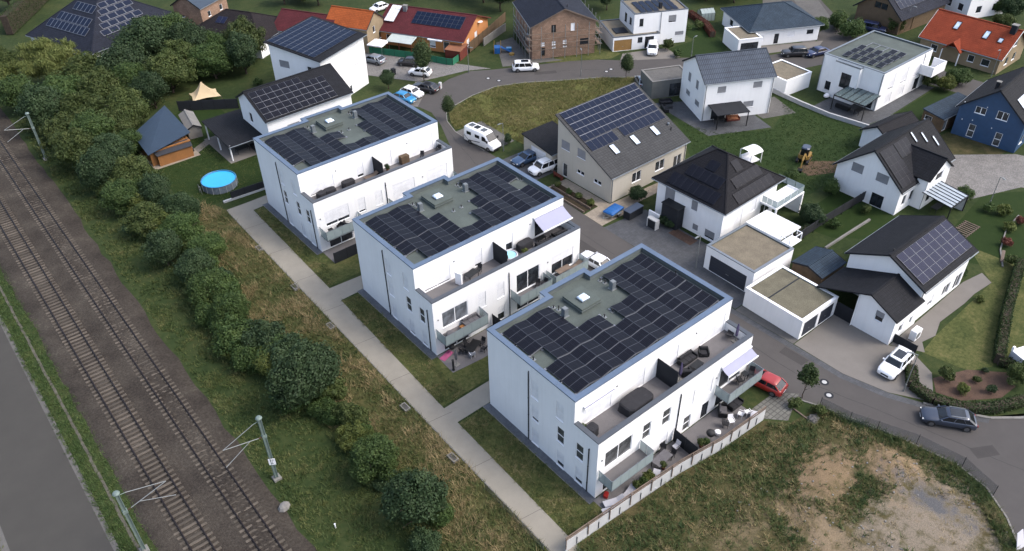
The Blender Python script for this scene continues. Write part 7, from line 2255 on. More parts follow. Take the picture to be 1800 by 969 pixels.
MB().loft([rrect(-.8, .66, .6, 2.2, .2), rrect(-.7, .55, .5, 2.33, .2)]).build('cab_roof', 'paint_grey', t)
bm_ = MB().beam((.7, .35, .9), (1.9, .35, 2.1), .22, .3).beam((1.9, .35, 2.1), (2.9, .35, 1.5), .2, .26).build('boom', 'yellow_paint', t)
MB().beam((2.9, .35, 1.5), (3.3, .35, .6), .16, .22).build('dipper', 'yellow_paint', t)
MB().loft([[(x + 3.3, y + .35, z) for x, z in ((0, .55), (.3, .35), (.25, .02), (-.2, .08))] for y in (-.3, .3)]).build('bucket', 'metal_dark', t)
MB().box(-1.5, -.85, .08, -1.4, .85, .42).build('dozer_blade', 'yellow_paint', t)

# ------------------------------------------------------------------ railway masts
def text_mesh(s_, size, m):
    cu = D.curves.new('lettering', 'FONT')
    cu.body = s_
    cu.size = size
    cu.extrude = 0.004
    cu.align_x = 'CENTER'
    cu.space_line = 0.85
    ob = D.objects.new('lettering', cu)
    COL.objects.link(ob)
    bpy.context.view_layer.update()
    me = D.meshes.new_from_object(ob.evaluated_get(bpy.context.evaluated_depsgraph_get()))
    D.objects.remove(ob)
    me.materials.clear()
    me.materials.append(M[m])
    return me


def mast(x, y, side, H, label, sign=False):
    """steel mast; side = direction towards its track (+1 or -1 in x)"""
    t = thing('catenary_mast', label, 'railway mast', (x, y, 0))
    MB().box(-.35, -.35, -.1, .35, .35, .25).build('footing', 'concrete', t)
    p = MB()
    p.box(-.15, -.13, .25, -.10, .13, H).box(.10, -.13, .25, .15, .13, H).box(-.10, -.02, .25, .10, .02, H)
    p.build('post', 'mast_green', t)
    MB().lathe([(.26, 0), (.30, .08), (.22, .2), (.1, .24)], n=10).build('cap', 'mast_green', t, (0, 0, H))
    tip = 3.55
    a = MB().tube((side * .15, 0, H - .25), (side * .6, 0, H - .3), .03, n=6).build('bracket', 'mast_green', t)
    MB().tube((side * .6, 0, H - .3), (side * tip, 0, H - 1.35), .032, n=6).build('top_tube', 'steel', t)
    MB().tube((side * .15, 0, H - 2.2), (side * .5, 0, H - 2.15), .05, n=8).build('insulator', 'soil_red', t)
    MB().tube((side * .5, 0, H - 2.15), (side * tip, 0, H - 1.35), .036, n=6).build('bracket_tube', 'steel', t)
    MB().tube((side * 1.2, 0.05, H - 2.0), (side * (tip + .25), -.35, H - 3.0), .03, n=6).build('steady_arm', 'steel', t)
    MB().box(-.2, -.17, H - 2.35, .2, .17, H - 2.05).build('clamp', 'mast_green', t)
    if sign:
        s_ = MB().box(-.30, -.02, 2.15, .30, .0, 2.95).build('number_sign', 'plastic_white', t, (-.03, -.16, 0), R_(-32))
        o = put('lettering', text_mesh('37\n6', .38, 'sign_black'), s_, (0, -.026, 2.6))
        o.rotation_euler = (PI / 2, 0, 0)
    return t


mast(-20.4, 20.1, -1, 8.0, 'green railway mast with a white number plate beside the hedgerow', True)
mast(-32.3, 20.5, 1, 7.6, 'green railway mast at the bottom edge between track and lane')
mast(-19.6, 95.9, -1, 7.4, 'thin far railway mast at the left edge below the grove')
b_ = MB().loft([[(r * math.cos(a) * 1.0, r * math.sin(a) * .8, z) for a in np.linspace(0, 2 * PI, 9)[:-1]] for r, z in ((.55, -.05), (.62, .15), (.45, .4), (.18, .5))]).build('boulder', 'stone', None, (*(-21.36,16.80), 0), .4)
tag(b_, 'grey boulder on the ballast edge below the number plate mast', 'boulder')
b_ = MB().tube((0, 0, 0), (0, 0, .5), .06, n=8).lathe([(.06, .5), (.09, .55), (.02, .62)], n=8).build('marker_post', 'plastic_white', None, (*(-18.96,12.11), 0))
tag(b_, 'short white marker post in the dark verge grass', 'marker post')

# ------------------------------------------------------------------ street lamps, manholes, bollards
def lamp(at, H, az, label):
    t = thing('street_lamp', label, 'street lamp', at, az)
    MB().lathe([(.085, 0), (.08, 1.0), (.055, 1.02), (.04, H)], n=8).build('pole', 'steel', t)
    a = MB().beam((0, 0, H - .03), (.55, 0, H + .04), .05, .05).build('arm', 'steel', t)
    MB().loft([[(x, y * k, z) for x, y, z in ((.35, -.12, H + .02), (1.0, -.09, H + .05), (1.0, .09, H + .05), (.35, .12, H + .02))] + [] for k in (1,)] + [[(.4, -.1, H + .12), (.95, -.07, H + .11), (.95, .07, H + .11), (.4, .1, H + .12)]]).build('lantern', 'steel', t)
    return t


lamp((32.96,53.05), 4.6, R_(180), 'street lamp beside the front of the camper van')
lamp((32.3, 15.9), 4.8, R_(180), 'street lamp in front of the hip-roofed house drive')
lamp((45.99,78.65), 4.6, R_(-60), 'street lamp at the forecourt edge where the street bends')
lamp((59.66,64.59), 4.6, R_(60), 'street lamp on the meadow edge opposite the brick shell')
lamp((32.34,-10.69), 5.0, R_(120), 'street lamp beside the white SUV on the driveway')
lamp((71.45,-0.41), 4.6, R_(-120), 'street lamp at the edge of the cobbled court')
lamp((119.42,38.50), 4.8, R_(-90), 'street lamp in front of the old barn')
lamp((111.39,18.25), 4.8, R_(180), 'street lamp in front of the red tiled house')
lamp((80.17,57.39), 3.6, R_(0), 'street lamp in the garden right of the box house')
mh = MB().lathe([(.33, 0), (.33, .006), (.0, .006)], n=18).mesh('manhole_cover', 'concrete_pale')
mh2 = MB().lathe([(.25, 0), (.25, .008), (.0, .008)], n=18).mesh('cover', 'concrete_pale')
mring = MB().lathe([(.46, 0), (.46, .005), (.0, .005)], n=18).mesh('frame', 'anthracite')
for at, lb in (((27.50,-4.89), 'round manhole cover in the street nearer the driveway'), ((26.27,-6.22), 'round manhole cover in the street nearer the plot'), ((64.29,62.99), 'round manhole cover in the upper street by the egg-shaped tree'), ((65.56,63.14), 'second round manhole cover in the upper street by the egg-shaped tree'), ((47.06,74.54), 'round manhole cover at the street bend'), ((47.88,72.58), 'lower manhole cover at the street bend'), ((47.81,72.49), '')):
    if lb:
        t = thing('manhole_cover', lb, 'manhole cover', (at[0], at[1], 0.017))
        put('frame', mring, t)
        put('cover', mh2, t, (0, 0, .003))
# light shafts along the footpath
for i, at in enumerate(((-6.9, 11.6), (-6.75, 19.7), (-6.3, 35.2), (-6.0, 44.0), (-5.7, 54.0))):
    t = thing('light_shaft', ['concrete shaft box at the path edge beside the first lawn strip', 'concrete shaft box at the path edge near the first branch path', 'concrete shaft box at the path edge with dry weeds', 'concrete shaft box at the path edge near the second branch path', 'concrete shaft box at the path edge near the far flats'][i], 'shaft box', (at[0], at[1], 0), 0.02)
    MB().box(-.32, -.55, 0, .32, -.43, .26).box(-.32, .43, 0, .32, .55, .26).box(-.32, -.43, 0, -.2, .43, .26).box(.2, -.43, 0, .32, .43, .26).build('rim', 'concrete', t)
    MB().box(-.2, -.43, .1, .2, .43, .2).build('grate', 'stone_dark', t)

# ------------------------------------------------------------------ walls and fences
def fence_line(name, label, cat, pts, H, m, post='metal_dark', step=1.8, t_=0.05, gap=0.02, z0=0.0, pw=0.07, part='panel', dh=0.08):
    o0 = Vector((*pts[0], 0))
    t = thing(name, label, cat, o0)
    for i in range(len(pts) - 1):
        a, b = Vector((*pts[i], 0)) - o0, Vector((*pts[i + 1], 0)) - o0
        L = (b - a).length
        k = max(1, round(L / step))
        d = (b - a) / L
        for j in range(k):
            p, q = a + d * (L * j / k + gap), a + d * (L * (j + 1) / k - gap)
            MB().beam(p + Vector((0, 0, z0 + H / 2)), q + Vector((0, 0, z0 + H / 2)), t_, H).build(part, m, t)
        if post:
            for j in range(k + 1):
                MB().cbox((*(a + d * (L * j / k)).xy, 0), (pw, pw, z0 + H + dh), math.atan2(d.y, d.x)).build('post', post, t)
    return t


# timber-topped concrete wall in front of the nearest flats
FL_ = [(-5.6, -2.25), (1.6, -2.62), (7.8, -3.0), (12.6, -3.68), (18.7, -3.95)]
o0 = Vector((*FL_[0], 0))
t = thing('boundary_wall', 'pale concrete panel wall with timber posts and rails before the nearest flats', 'wall', o0)
cum = 0
for i in range(4):
    a, b = Vector((*FL_[i], 0)) - o0, Vector((*FL_[i + 1], 0)) - o0
    L = (b - a).length
    d = (b - a) / L
    rz = math.atan2(d.y, d.x)
    k = round(L / 1.22)
    for j in range(k):
        p, q = a + d * (L * j / k + .012), a + d * (L * (j + 1) / k - .012)
        MB().beam(p + Vector((0, 0, .70)), q + Vector((0, 0, .70)), .09, 1.44).build('concrete_panel', 'concrete_pale', t)
        s_ = a + d * (L * j / k)
        n_ = Vector((d.y, -d.x, 0))
        if (cum + j) % 2 == 0:
            MB().cbox((s_.x + n_.x * .10, s_.y + n_.y * .10, .45), (.075, .07, 1.5), rz).build('timber_post', 'wood_grey', t)
        else:
            MB().cbox((s_.x + n_.x * .08, s_.y + n_.y * .08, .2), (.05, .05, .9), rz).build('steel_post', 'pipe_grey', t)
    cum += k
    for z, hh in ((1.53, .15), (1.86, .16)):
        kk = max(1, round(L / 3.0))
        for j in range(kk):
            p, q = a + d * (L * j / kk + .01), a + d * (L * (j + 1) / kk - .01)
            MB().beam(p + Vector((0, 0, z)), q + Vector((0, 0, z)), .05, hh).build('timber_rail', 'wood_grey', t)
fence_line('wire_fence', 'thin wire fence at the lower end of the footpath', 'fence', [(-6.9, -1.0), (-6.75, 7.0)], 0.9, 'mesh_fence', 'steel', 2.6, .01, pw=.04)
fence_line('privacy_fence', 'dark slatted fence round the corner patio of the far flats', 'fence', [(0.0, 45.1), (3.5, 45.1)], 1.55, 'privacy_strip', 'metal_dark', 1.75)
fence_line('privacy_fence', 'long black fence on a pale base behind the round pool', 'fence', [(-3.4, 67.0), (2.2, 66.6), (2.6, 66.6)], 1.05, 'privacy_strip', 'metal_dark', 1.9, z0=.25)
MBk = MB().beam((-4.6, 67.1, .12), (2.6, 66.62, .12), .3, .34).build('low_wall', 'concrete_pale')
tag(MBk, 'low pale wall carrying the black fence by the pool', 'wall')
fence_line('privacy_fence', 'black fence below the beige sail behind the garden', 'fence', [(1.6, 98.2), (9.4, 92.6)], 1.7, 'privacy_strip', 'metal_dark', 1.9)
fence_line('privacy_fence', 'dark fence with white base between the gardens of the glass balcony and violet panels', 'fence', [(45.02,11.04), (51.29,11.18), (61.82,10.93)], 1.3, 'privacy_strip', 'metal_dark', 2.0, z0=.35)
o = MB()
for a_, b__ in (((47.29,8.12), (52.17,8.07)), ((52.17,8.07), (56.95,7.97))):
    o.beam((*a_, .12), (*b__, .12), .25, .35)
tag(o.build('low_wall', 'concrete'), 'low white garden wall left of the violet-panel house', 'wall')
fence_line('net_fence', 'green net fence along the forecourt of the orange house', 'fence', [(36.82,98.94), (42.47,89.71), (45.08,84.01), (45.77,83.06), (48.57,84.26)], 1.25, 'net_green', 'metal_dark', 2.2)
fence_line('board_fence', 'tall dark board fence on a concrete base right of the orange house', 'fence', [(51.2, 85.2), (58, 88.6), (66, 92.9)], 1.9, 'boards_old', 'metal_dark', 1.9, z0=.2)
fence_line('slab_wall', 'pale concrete slab wall beside the brick shell', 'wall', [(55.2, 86.2), (59, 87.8), (63.2, 89.4)], 1.5, 'concrete', None, 2.0, .12)
o = MB()
pts_ = [(79.0, 39.2), (78.4, 33.0), (78.2, 27.9), (79.3, 20.8)]
for i in range(3):
    o.beam((*pts_[i], .3), (*pts_[i + 1], .3), .3, .75)
tag(o.build('retaining_wall', 'concrete_pale'), 'long pale retaining wall behind the excavator plot', 'wall')
fence_line('mesh_fence', 'temporary mesh fence along the rough plot by the street', 'fence', [(24.17,-6.52), (24.66,-9.45), (25.61,-11.75), (26.90,-15.03), (27.54,-19.03), (26.60,-22.30)], 1.35, 'mesh_fence', 'metal_dark', 3.4, .006, pw=.04)
o = MB()
for i, q in enumerate([((22.12,-4.37), (21.91,-7.09)), ((21.91,-7.09), (23.58,-6.79))]):
    o.beam((*q[0], .06), (*q[1], .06), .14, .1)
tag(o.build('timber_beams', 'wood_grey'), 'loose timber beams lying at the plot corner by the young tree', 'timber')
hp = MB()
_hr = random.Random(5)
hp.loft([[(r * math.cos(a) * _hr.uniform(.75, 1.2), r * math.sin(a) * .8 * _hr.uniform(.75, 1.2), z + _hr.uniform(-.06, .06) * (z > 0)) for a in np.linspace(0, 2 * PI, 12)[:-1]] for r, z in ((.75, -.02), (.62, .14), (.45, .26), (.25, .36), (.08, .40))])
tag(hp.build('rubble_heap', 'stone_dark', None, (*(22.28,-7.03), 0)), 'grey heap of rubble at the plot corner', 'rubble')
o = thing('roof_board', 'pale sheet leaning at the bottom right corner of the plot', 'sheet', (23.15,-26.04))
MB().slab([(-.5, -.1, .0), (.5, -.3, .0), (.6, .4, 1.5), (-.3, .5, 1.6)], .05).build('sheet', 'fabric_light', o)

# ------------------------------------------------------------------ pools, sails, canopies
t = thing('round_pool', 'round above-ground pool with bright blue water', 'pool', (-3.05, 71.7))
pr = 2.35
wl_ = MB().lathe([(pr, 0), (pr, 1.08), (pr - .05, 1.08), (pr - .05, .9)], n=32)
wl_.f.pop()
wl_.mi.pop()
wl_.build('wall', 'pool_wall', t)
MB().tube((0, 0, 0.98), (0, 0, 1.0), pr - .06, n=32).build('water', 'pool_blue', t)
for k in range(16):
    a = k * PI / 8
    MB().beam((math.cos(a) * (pr + .09), math.sin(a) * (pr + .09), 0), (math.cos(a) * (pr + .05), math.sin(a) * (pr + .05), 1.1), .05).build('upright', 'concrete_pale', t)
rm = MB()
n = 32
rm.loft([[((pr + .07 * math.cos(b)) * math.cos(a), (pr + .07 * math.cos(b)) * math.sin(a), 1.1 + .05 * math.sin(b)) for b in np.linspace(0, 2 * PI, 7)[:-1]] for a in np.linspace(0, 2 * PI, n + 1)], caps=False)
rm.build('rim', 'paint_blue', t, smooth=True)
MB().beam((-2.9, -.6, 0), (-2.9, -.6, 1.3), .06).beam((-2.9, .1, 0), (-2.9, .1, 1.3), .06).beam((-2.9, -.6, .6), (-2.9, .1, .6), .05).beam((-2.9, -.6, 1.1), (-2.9, .1, 1.1), .05).build('ladder', 'steel', t)

t = thing('shade_sail', 'beige sail tent behind the long black fence', 'tent', (6.38,98.78))
ap = (0, 0, 3.4)
cs = [(-2.4, -1.2), (1.9, -2.4), (2.4, 1.0), (-1.8, 2.0)]
sm = MB()
for i in range(4):
    a, b = cs[i], cs[(i + 1) % 4]
    rows = []
    for j in range(7):
        u = j / 6
        zz = 1.2 + (3.4 - 1.2) * (u ** 1.8)
        k = 1 - u * .97
        rows.append([(a[0] * k, a[1] * k, zz), ((a[0] + b[0]) / 2 * k * .9, (a[1] + b[1]) / 2 * k * .9, zz + .08), (b[0] * k, b[1] * k, zz)])
    sm.loft(rows, closed=False, caps=False)
sm.build('canvas', 'canvas_beige', t, smooth=True)
MB().tube((0, 0, 0), (0, 0, 3.45), .05).build('pole', 'wood_grey', t)
for x, y in cs:
    MB().tube((x * 1.02, y * 1.02, 0), (x, y, 1.22), .035, n=6).build('corner_post', 'wood_grey', t)

t = thing('garden_shelter', 'small white barrel-roofed garden shelter at the plot edge', 'shelter', (57.75, 27.4), R_(-8))
rf = MB()
n = 8
rf.loft([[(x, 1.15 * math.cos(PI - PI * k / n), 1.75 + .45 * math.sin(PI * k / n)) for k in range(n + 1)] + [(x, 1.10 * math.cos(PI * k / n), 1.72 + .42 * math.sin(PI * k / n)) for k in range(n + 1)] for x in (-1.15, 1.15)])
rf.build('roof', 'plastic_white', t, smooth=False)
for x in (-1.05, 1.05):
    for y in (-1.05, 1.05):
        MB().beam((x, y, 0), (x, y, 1.76), .08).build('post', 'plastic_white', t)
MB().box(-1.0, .7, .35, 1.0, 1.0, .9).box(-1.0, -.9, .3, 1.0, .7, .45).build('bench', 'plastic_white', t)

t = thing('party_tent', 'white pavilion tent beside the lean-to of the orange house', 'tent', (38.9, 96.6), R_(-61))
rf = MB()
for a, b in (((-1.5, -1.5), (1.5, -1.5)), ((1.5, -1.5), (1.5, 1.5)), ((1.5, 1.5), (-1.5, 1.5)), ((-1.5, 1.5), (-1.5, -1.5))):
    rf.add([(*a, 2.0), (*b, 2.0), (0, 0, 2.55)], [(0, 1, 2)])
    rf.add([(*a, 1.8), (*b, 1.8), (*b, 2.0), (*a, 2.0)], [(0, 1, 2, 3)])
rf.build('canopy', 'canvas_white', t)
for x in (-1.45, 1.45):
    for y in (-1.45, 1.45):
        MB().beam((x, y, 0), (x, y, 1.95), .05).build('leg', 'steel', t)
t = thing('tool_shed', 'dark red timber box shed with orange lid by the net fence', 'shed', (48.6, 85.7), R_(-62))
MB().box(-1.5, -1.6, 0, 1.5, 1.6, 1.8).build('wall', 'wood_red', t)
MB().slab([(-1.6, -1.7, 1.8), (1.6, -1.7, 1.8), (1.6, 1.7, 2.0), (-1.6, 1.7, 2.0)], .08).build('roof', 'terracotta', t)
t = thing('playground', 'blue and yellow play equipment beside the brick shell', 'play equipment', (56.15,81.64), R_(-40))
MB().box(-1.6, -.8, 0, -.4, .8, 1.1).build('tower', 'tarp_blue', t, bevel=.1)
MB().slab([(-.4, -.4, 1.1), (-.4, .4, 1.1), (1.6, .4, .1), (1.6, -.4, .1)], .08).build('slide', 'tarp_blue', t)
for x, y in ((-1.6, -.8), (-.4, -.8), (-.4, .8), (-1.6, .8)):
    MB().beam((x, y, 0), (x, y, 1.9), .1).build('post', 'yellow_paint', t)
MB().box(.6, .6, 0, 1.6, 1.4, .5).build('sandbox', 'paint_blue', t, bevel=.06)
MB().lathe([(.5, 0), (.5, .3), (.3, .4)], n=12).build('toy_tub', 'yellow_paint', t, (1.6, -1.2, 0))

# glass pergola of the cube house
def pergola(label, c, ang, lx, ly, z0, z1, glass, metal, nb=5, wall=None):
    t = thing('pergola', label, 'pergola', c, R_(ang))
    for i in range(nb):
        x0, x1 = -lx / 2 + lx * i / nb, -lx / 2 + lx * (i + 1) / nb
        MB().slab([(x0 + .04, -ly / 2 + .06, z0), (x1 - .04, -ly / 2 + .06, z0), (x1 - .04, ly / 2, z1), (x0 + .04, ly / 2, z1)], .02).build('roof_pane', glass, t)
    for i in range(nb + 1):
        x = -lx / 2 + lx * i / nb
        MB().beam((x, -ly / 2, z0 + .02), (x, ly / 2, z1 + .02), .07, .1).build('rafter', metal, t)
    MB().beam((-lx / 2 - .05, -ly / 2, z0 - .06), (lx / 2 + .05, -ly / 2, z0 - .06), .12, .16).build('beam', metal, t)
    for x in (-lx / 2, lx / 2):
        MB().box(x - .06, -ly / 2 - .06, 0, x + .06, -ly / 2 + .06, z0 - .1).build('post', metal, t)
    if wall:
        MB().box(lx / 2 - .03, -ly / 2 + .08, 0, lx / 2 + .03, ly / 2, z0 - .1).build('side_wall', wall, t)
    return t


pergola('dark glass pergola on the left side of the cube house', (82.9, 26.5), -90, 5.4, 4.2, 2.45, 2.85, 'smoked_glass', 'metal_dark')
pergola('glass pergola with pale panes beside the cross-gabled house', (65.8, 3.3), 0, 4.4, 4.0, 2.35, 2.8, 'pergola_glass', 'metal_dark', 6, 'concrete_pale')
t = thing('greenhouse', 'small glass greenhouse behind the red-brown hedge', 'greenhouse', (96.41,67.60), R_(-27))
for x in (-1.4, -.7, 0, .7, 1.4):
    for y in (-1.1, 1.1):
        MB().beam((x, y, 0), (x, y, 1.6), .05).build('post', 'metal_dark', t)
for s_ in (-1, 1):
    for i in range(4):
        x0 = -1.4 + i * .7
        MB().slab([(x0 + .02, s_ * 1.12, 1.6), (x0 + .68, s_ * 1.12, 1.6), (x0 + .68, 0, 2.2), (x0 + .02, 0, 2.2)], .015).build('roof_pane', 'greenhouse_glass', t)
        MB().box(x0 + .02, s_ * 1.1 - .006, .05, x0 + .68, s_ * 1.1 + .006, 1.58).build('side_pane', 'greenhouse_glass', t)
MB().beam((-1.45, 0, 2.22), (1.45, 0, 2.22), .08, .06).build('ridge', 'metal_dark', t)

# storage box, letterbox wall, heat pump, white covered seat at the right edge
t = thing('storage_box', 'dark grey garden storage box beside the blue trailer', 'storage box', (34.96,28.71), R_(2))
MB().box(-1.3, -.55, 0, 1.3, .55, 1.1).build('body', 'anthracite', t, bevel=.03)
MB().box(-1.36, -.6, 1.1, 1.36, .6, 1.2).build('lid', 'paint_grey', t, bevel=.03)
t = thing('bin_enclosure', 'pale bin enclosure with dark front in the drive bed', 'bin enclosure', (34.83,25.14), R_(0))
MB().box(-.35, -.75, 0, .35, -.63, 1.25).box(-.35, .63, 0, .35, .75, 1.25).box(-.35, -.75, 1.25, .35, .75, 1.38).build('frame', 'concrete_pale', t)
MB().box(-.28, -.62, 0.02, .25, .62, 1.24).build('door', 'anthracite', t)
t = thing('heat_pump', 'white heat pump unit at the wall above the white SUV', 'heat pump', (40.36,-7.31), R_(0))
MB().box(-.6, -.35, .1, .6, .35, 1.3).build('casing', 'frame_white', t, bevel=.03)
MB().tube((-.1, -.36, .7), (-.1, -.37, .7), .42, n=18).build('fan_grille', 'steel', t)
MB().box(-.5, -.3, 0, .5, .3, .1).build('base', 'concrete', t)
fence_line('privacy_fence', 'short dark fence panel behind the white SUV', 'fence', [(38.21,-6.06), (38.23,-8.62)], 1.1, 'anthracite', 'metal_dark', 1.5)
t = thing('hollywood_swing', 'white covered hollywood swing at the right edge', 'garden swing', (45.08,-16.51), R_(-20))
MB().box(-1.2, -.9, 1.5, 1.4, .9, 1.6).build('canopy', 'canvas_white', t, bevel=.04)
MB().box(-1.2, -.85, .1, -1.1, .85, 1.5).build('side_cloth', 'fabric_light', t)
MB().box(-1.0, -.6, .4, 1.3, .5, .6).box(-1.0, .5, .4, 1.3, .65, 1.1).build('seat', 'fabric_grey', t)
MB().cbox((-1.1, .8, 1.6), (.25, .25, .5)).build('top_roll', 'canvas_white', t, bevel=.08)
t = thing('pallets', 'row of wooden pallets lying on the lawn above the violet panels', 'pallets', (64.32,-1.31), R_(0))
sm_ = MB().box(-.06, -1.0, 0, .06, 1.0, .06).mesh('slat', 'wood_grey')
for i in range(9):
    put('slat', sm_, t, (-2.0 + i * .45, 0.3, .06))
MB().box(-2.1, -.6, 0, 1.8, -.5, .06).box(-2.1, 1.0, 0, 1.8, 1.1, .06).build('runner', 'wood_grey', t)
tag(MB().cbox((0, 0, 0), (2.6, .35, .2), R_(20)).build('timber_sleeper', 'wood_grey', None, (*(61.91,-6.70), 0)), 'thick timber lying at the curved garden border', 'timber')
tag(MB().loft([[(r * math.cos(a), r * math.sin(a) * .8, z) for a in np.linspace(0, 2 * PI, 9)[:-1]] for r, z in ((.5, 0), (.55, .25), (.3, .5))]).build('parasol_cover', 'canvas_white', None, (*(83.72,31.98), .2)), 'white parasol cloth beside the cube house pergola', 'parasol')
kerb([(59.89,-7.64), (63.09,-5.87), (67.84,-4.37), (72.24,-3.93)], 0.15, 0.2, 'border_edging')

# ------------------------------------------------------------------ furniture on terraces, balconies and patios
ZT, ZBAL = 6.145, 2.505


def chair_mesh_parts(t, m='fabric_dark', leg='metal_dark', s=1.0, high=0.95):
    MB().box(-.25, -.25, .42, .25, .25, .47).build('seat', m, t)
    MB().slab([(-.25, .25, .47), (.25, .25, .47), (.25, .38, high), (-.25, .38, high)], .035).build('backrest', m, t)
    for x in (-.22, .22):
        for y in (-.22, .22):
            MB().beam((x, y, 0), (x, y, .42), .035).build('leg', leg, t)
    for x in (-.27, .27):
        MB().box(x - .02, -.22, .62, x + .02, .3, .65).build('armrest', leg, t)


def chair(at, z, rz, label, m='fabric_dark', leg='metal_dark', group=None):
    t = thing('garden_chair', label, 'chair', (at[0], at[1], z), rz, group)
    chair_mesh_parts(t, m, leg)
    return t


def table(at, z, rz, lx, ly, label, top='metal_dark', leg='metal_dark', h=.74, name='garden_table'):
    t = thing(name, label, 'table', (at[0], at[1], z), rz)
    MB().box(-lx / 2, -ly / 2, h - .04, lx / 2, ly / 2, h).build('table_top', top, t)
    for x in (-1, 1):
        for y in (-1, 1):
            MB().beam((x * (lx / 2 - .08), y * (ly / 2 - .08), 0), (x * (lx / 2 - .08), y * (ly / 2 - .08), h - .04), .05).build('leg', leg, t)
    return t


def sofa(at, z, rz, lx, label, base='metal_dark', cush='fabric_dark', name='garden_sofa'):
    t = thing(name, label, 'sofa', (at[0], at[1], z), rz)
    MB().box(-lx / 2, -.4, .08, lx / 2, .4, .3).build('base', base, t, bevel=.03)
    k = max(1, round(lx / .75))
    for i in range(k):
        x0 = -lx / 2 + .1 + (lx - .2) * i / k
        MB().box(x0 + .01, -.38, .3, x0 + (lx - .2) / k - .01, .25, .43).build('seat_cushion', cush, t, bevel=.04)
        MB().box(x0 + .01, .2, .43, x0 + (lx - .2) / k - .01, .38, .78).build('back_cushion', cush, t, bevel=.05)
    MB().box(-lx / 2, .36, .08, lx / 2, .44, .74).build('back', base, t, bevel=.03)
    for x in (-1, 1):
        MB().box(x * lx / 2 - .06, -.4, .08, x * lx / 2 + .06, .4, .6).build('arm', base, t, bevel=.03)
    return t


def cover(at, z, rz, lx, ly, h, label, m='fabric_dark', name='covered_furniture'):
    """furniture under a weather cover: sagging cloth with folded skirt"""
    rr = random.Random(int(at[0] * 100))
    t = thing(name, label, 'furniture cover', (at[0], at[1], z), rz)
    n = 20
    def rg(sx, sy, zz, j):
        out = []
        for i in range(n):
            a = 2 * PI * i / n
            c, s_ = math.cos(a), math.sin(a)
            p = (abs(c) ** 5 + abs(s_) ** 5) ** (-.2)
            w_ = 1 + rr.uniform(-j, j)
            out.append((c * p * sx * w_, s_ * p * sy * w_, zz + rr.uniform(-j, j) * .4))
        return out
    MB().loft([rg(lx / 2 * 1.03, ly / 2 * 1.03, 0.0, .03), rg(lx / 2 * 1.02, ly / 2 * 1.02, h * .5, .03), rg(lx / 2, ly / 2, h * .9, .01), rg(lx / 2 * .93, ly / 2 * .93, h, .01), rg(lx / 2 * .4, ly / 2 * .4, h * 1.02, .02)]).build('cover', m, t, smooth=False)
    MB().box(-lx / 2 * .9, -ly / 2 * .9, 0.02, lx / 2 * .9, ly / 2 * .9, .06).build('frame', 'metal_dark', t)
    return t


def parasol(at, z, label, m='fabric_violet', h=2.3):
    t = thing('closed_parasol', label, 'parasol', (at[0], at[1], z))
    MB().box(-.3, -.3, 0, .3, .3, .07).build('base', 'concrete', t)
    MB().tube((0, 0, .05), (0, 0, h), .025, n=8).build('pole', 'steel', t)
    MB().loft([[(r * (1 + .25 * (i % 2)) * math.cos(i * PI / 6), r * (1 + .25 * (i % 2)) * math.sin(i * PI / 6), zz) for i in range(12)] for r, zz in ((.09, .75), (.13, 1.0), (.12, 1.6), (.06, h - .1), (.02, h))]).build('folded_canopy', m, t)
    return t


def pot(at, z, label, kind='small', s=.5, potm='terracotta'):
    t = thing('potted_plant', label, 'potted plant', (at[0], at[1], z))
    MB().lathe([(.14, 0), (.2, .32), (.22, .34), (.18, .33)], n=12).build('pot', potm, t)
    c = put('foliage', CR[kind][1], t, (0, 0, .2))
    c.scale = (s, s, s * 1.2)
    return t


def lounger(at, z, rz, label, m='fabric_light'):
    t = thing('sun_lounger', label, 'sun lounger', (at[0], at[1], z), rz)
    MB().box(-.95, -.32, .28, .35, .32, .33).build('bed', m, t)
    MB().slab([(.35, -.32, .33), (.35, .32, .33), (.95, .32, .62), (.95, -.32, .62)], .05).build('backrest', m, t)
    for x in (-.8, .3):
        for y in (-.28, .28):
            MB().beam((x, y, 0), (x, y, .28), .04).build('leg', 'steel', t)
    return t


def barbecue(at, z, label, r=.32):
    t = thing('kettle_barbecue', label, 'barbecue', (at[0], at[1], z))
    MB().lathe([(.05, .55), (r * .8, .62), (r, .8), (r * .97, .95), (r * .6, 1.1), (.05, 1.14)], n=16).build('kettle', 'rubber_black', t, smooth=True)
    for k in range(3):
        a = k * 2.1
        MB().beam((math.cos(a) * .3, math.sin(a) * .3, 0), (math.cos(a) * .12, math.sin(a) * .12, .66), .03).build('leg', 'steel', t)
    return t


# nearest flats: roof terrace
cover((0.98, 1.75), ZT, .1, .95, .9, 1.0, 'black covered barbecue in the terrace corner of the nearest flats')
pot((0.7, 2.5), ZT, 'small green potted plant behind the covered barbecue', 'small', .5)
cover((6.2, 1.62), ZT, .02, 3.2, 1.75, .95, 'large dark furniture cover on the terrace of the nearest flats')
sofa((13.9, 2.35), ZT, 0, 1.9, 'black two-seat terrace sofa against the wall of the nearest flats')
sofa((15.75, 1.95), ZT, R_(-40), .85, 'black armchair right of the terrace sofa on the nearest flats', name='armchair')
sofa((12.5, 1.35), ZT, R_(150), .85, 'black armchair next to the folded parasol on the nearest flats', name='armchair')
table((13.95, 1.25), ZT, .1, 1.25, .75, 'low black table before the terrace sofa of the nearest flats', h=.42)
parasol((11.45, 1.15), ZT, 'folded violet parasol near the privacy screen of the nearest flats')
parasol((19.5, 1.15), ZT, 'folded violet parasol at the far end of the nearest terrace')
lounger((20.0, 2.1), ZT, R_(200), 'dark lounger in the far corner of the nearest terrace', 'fabric_dark')
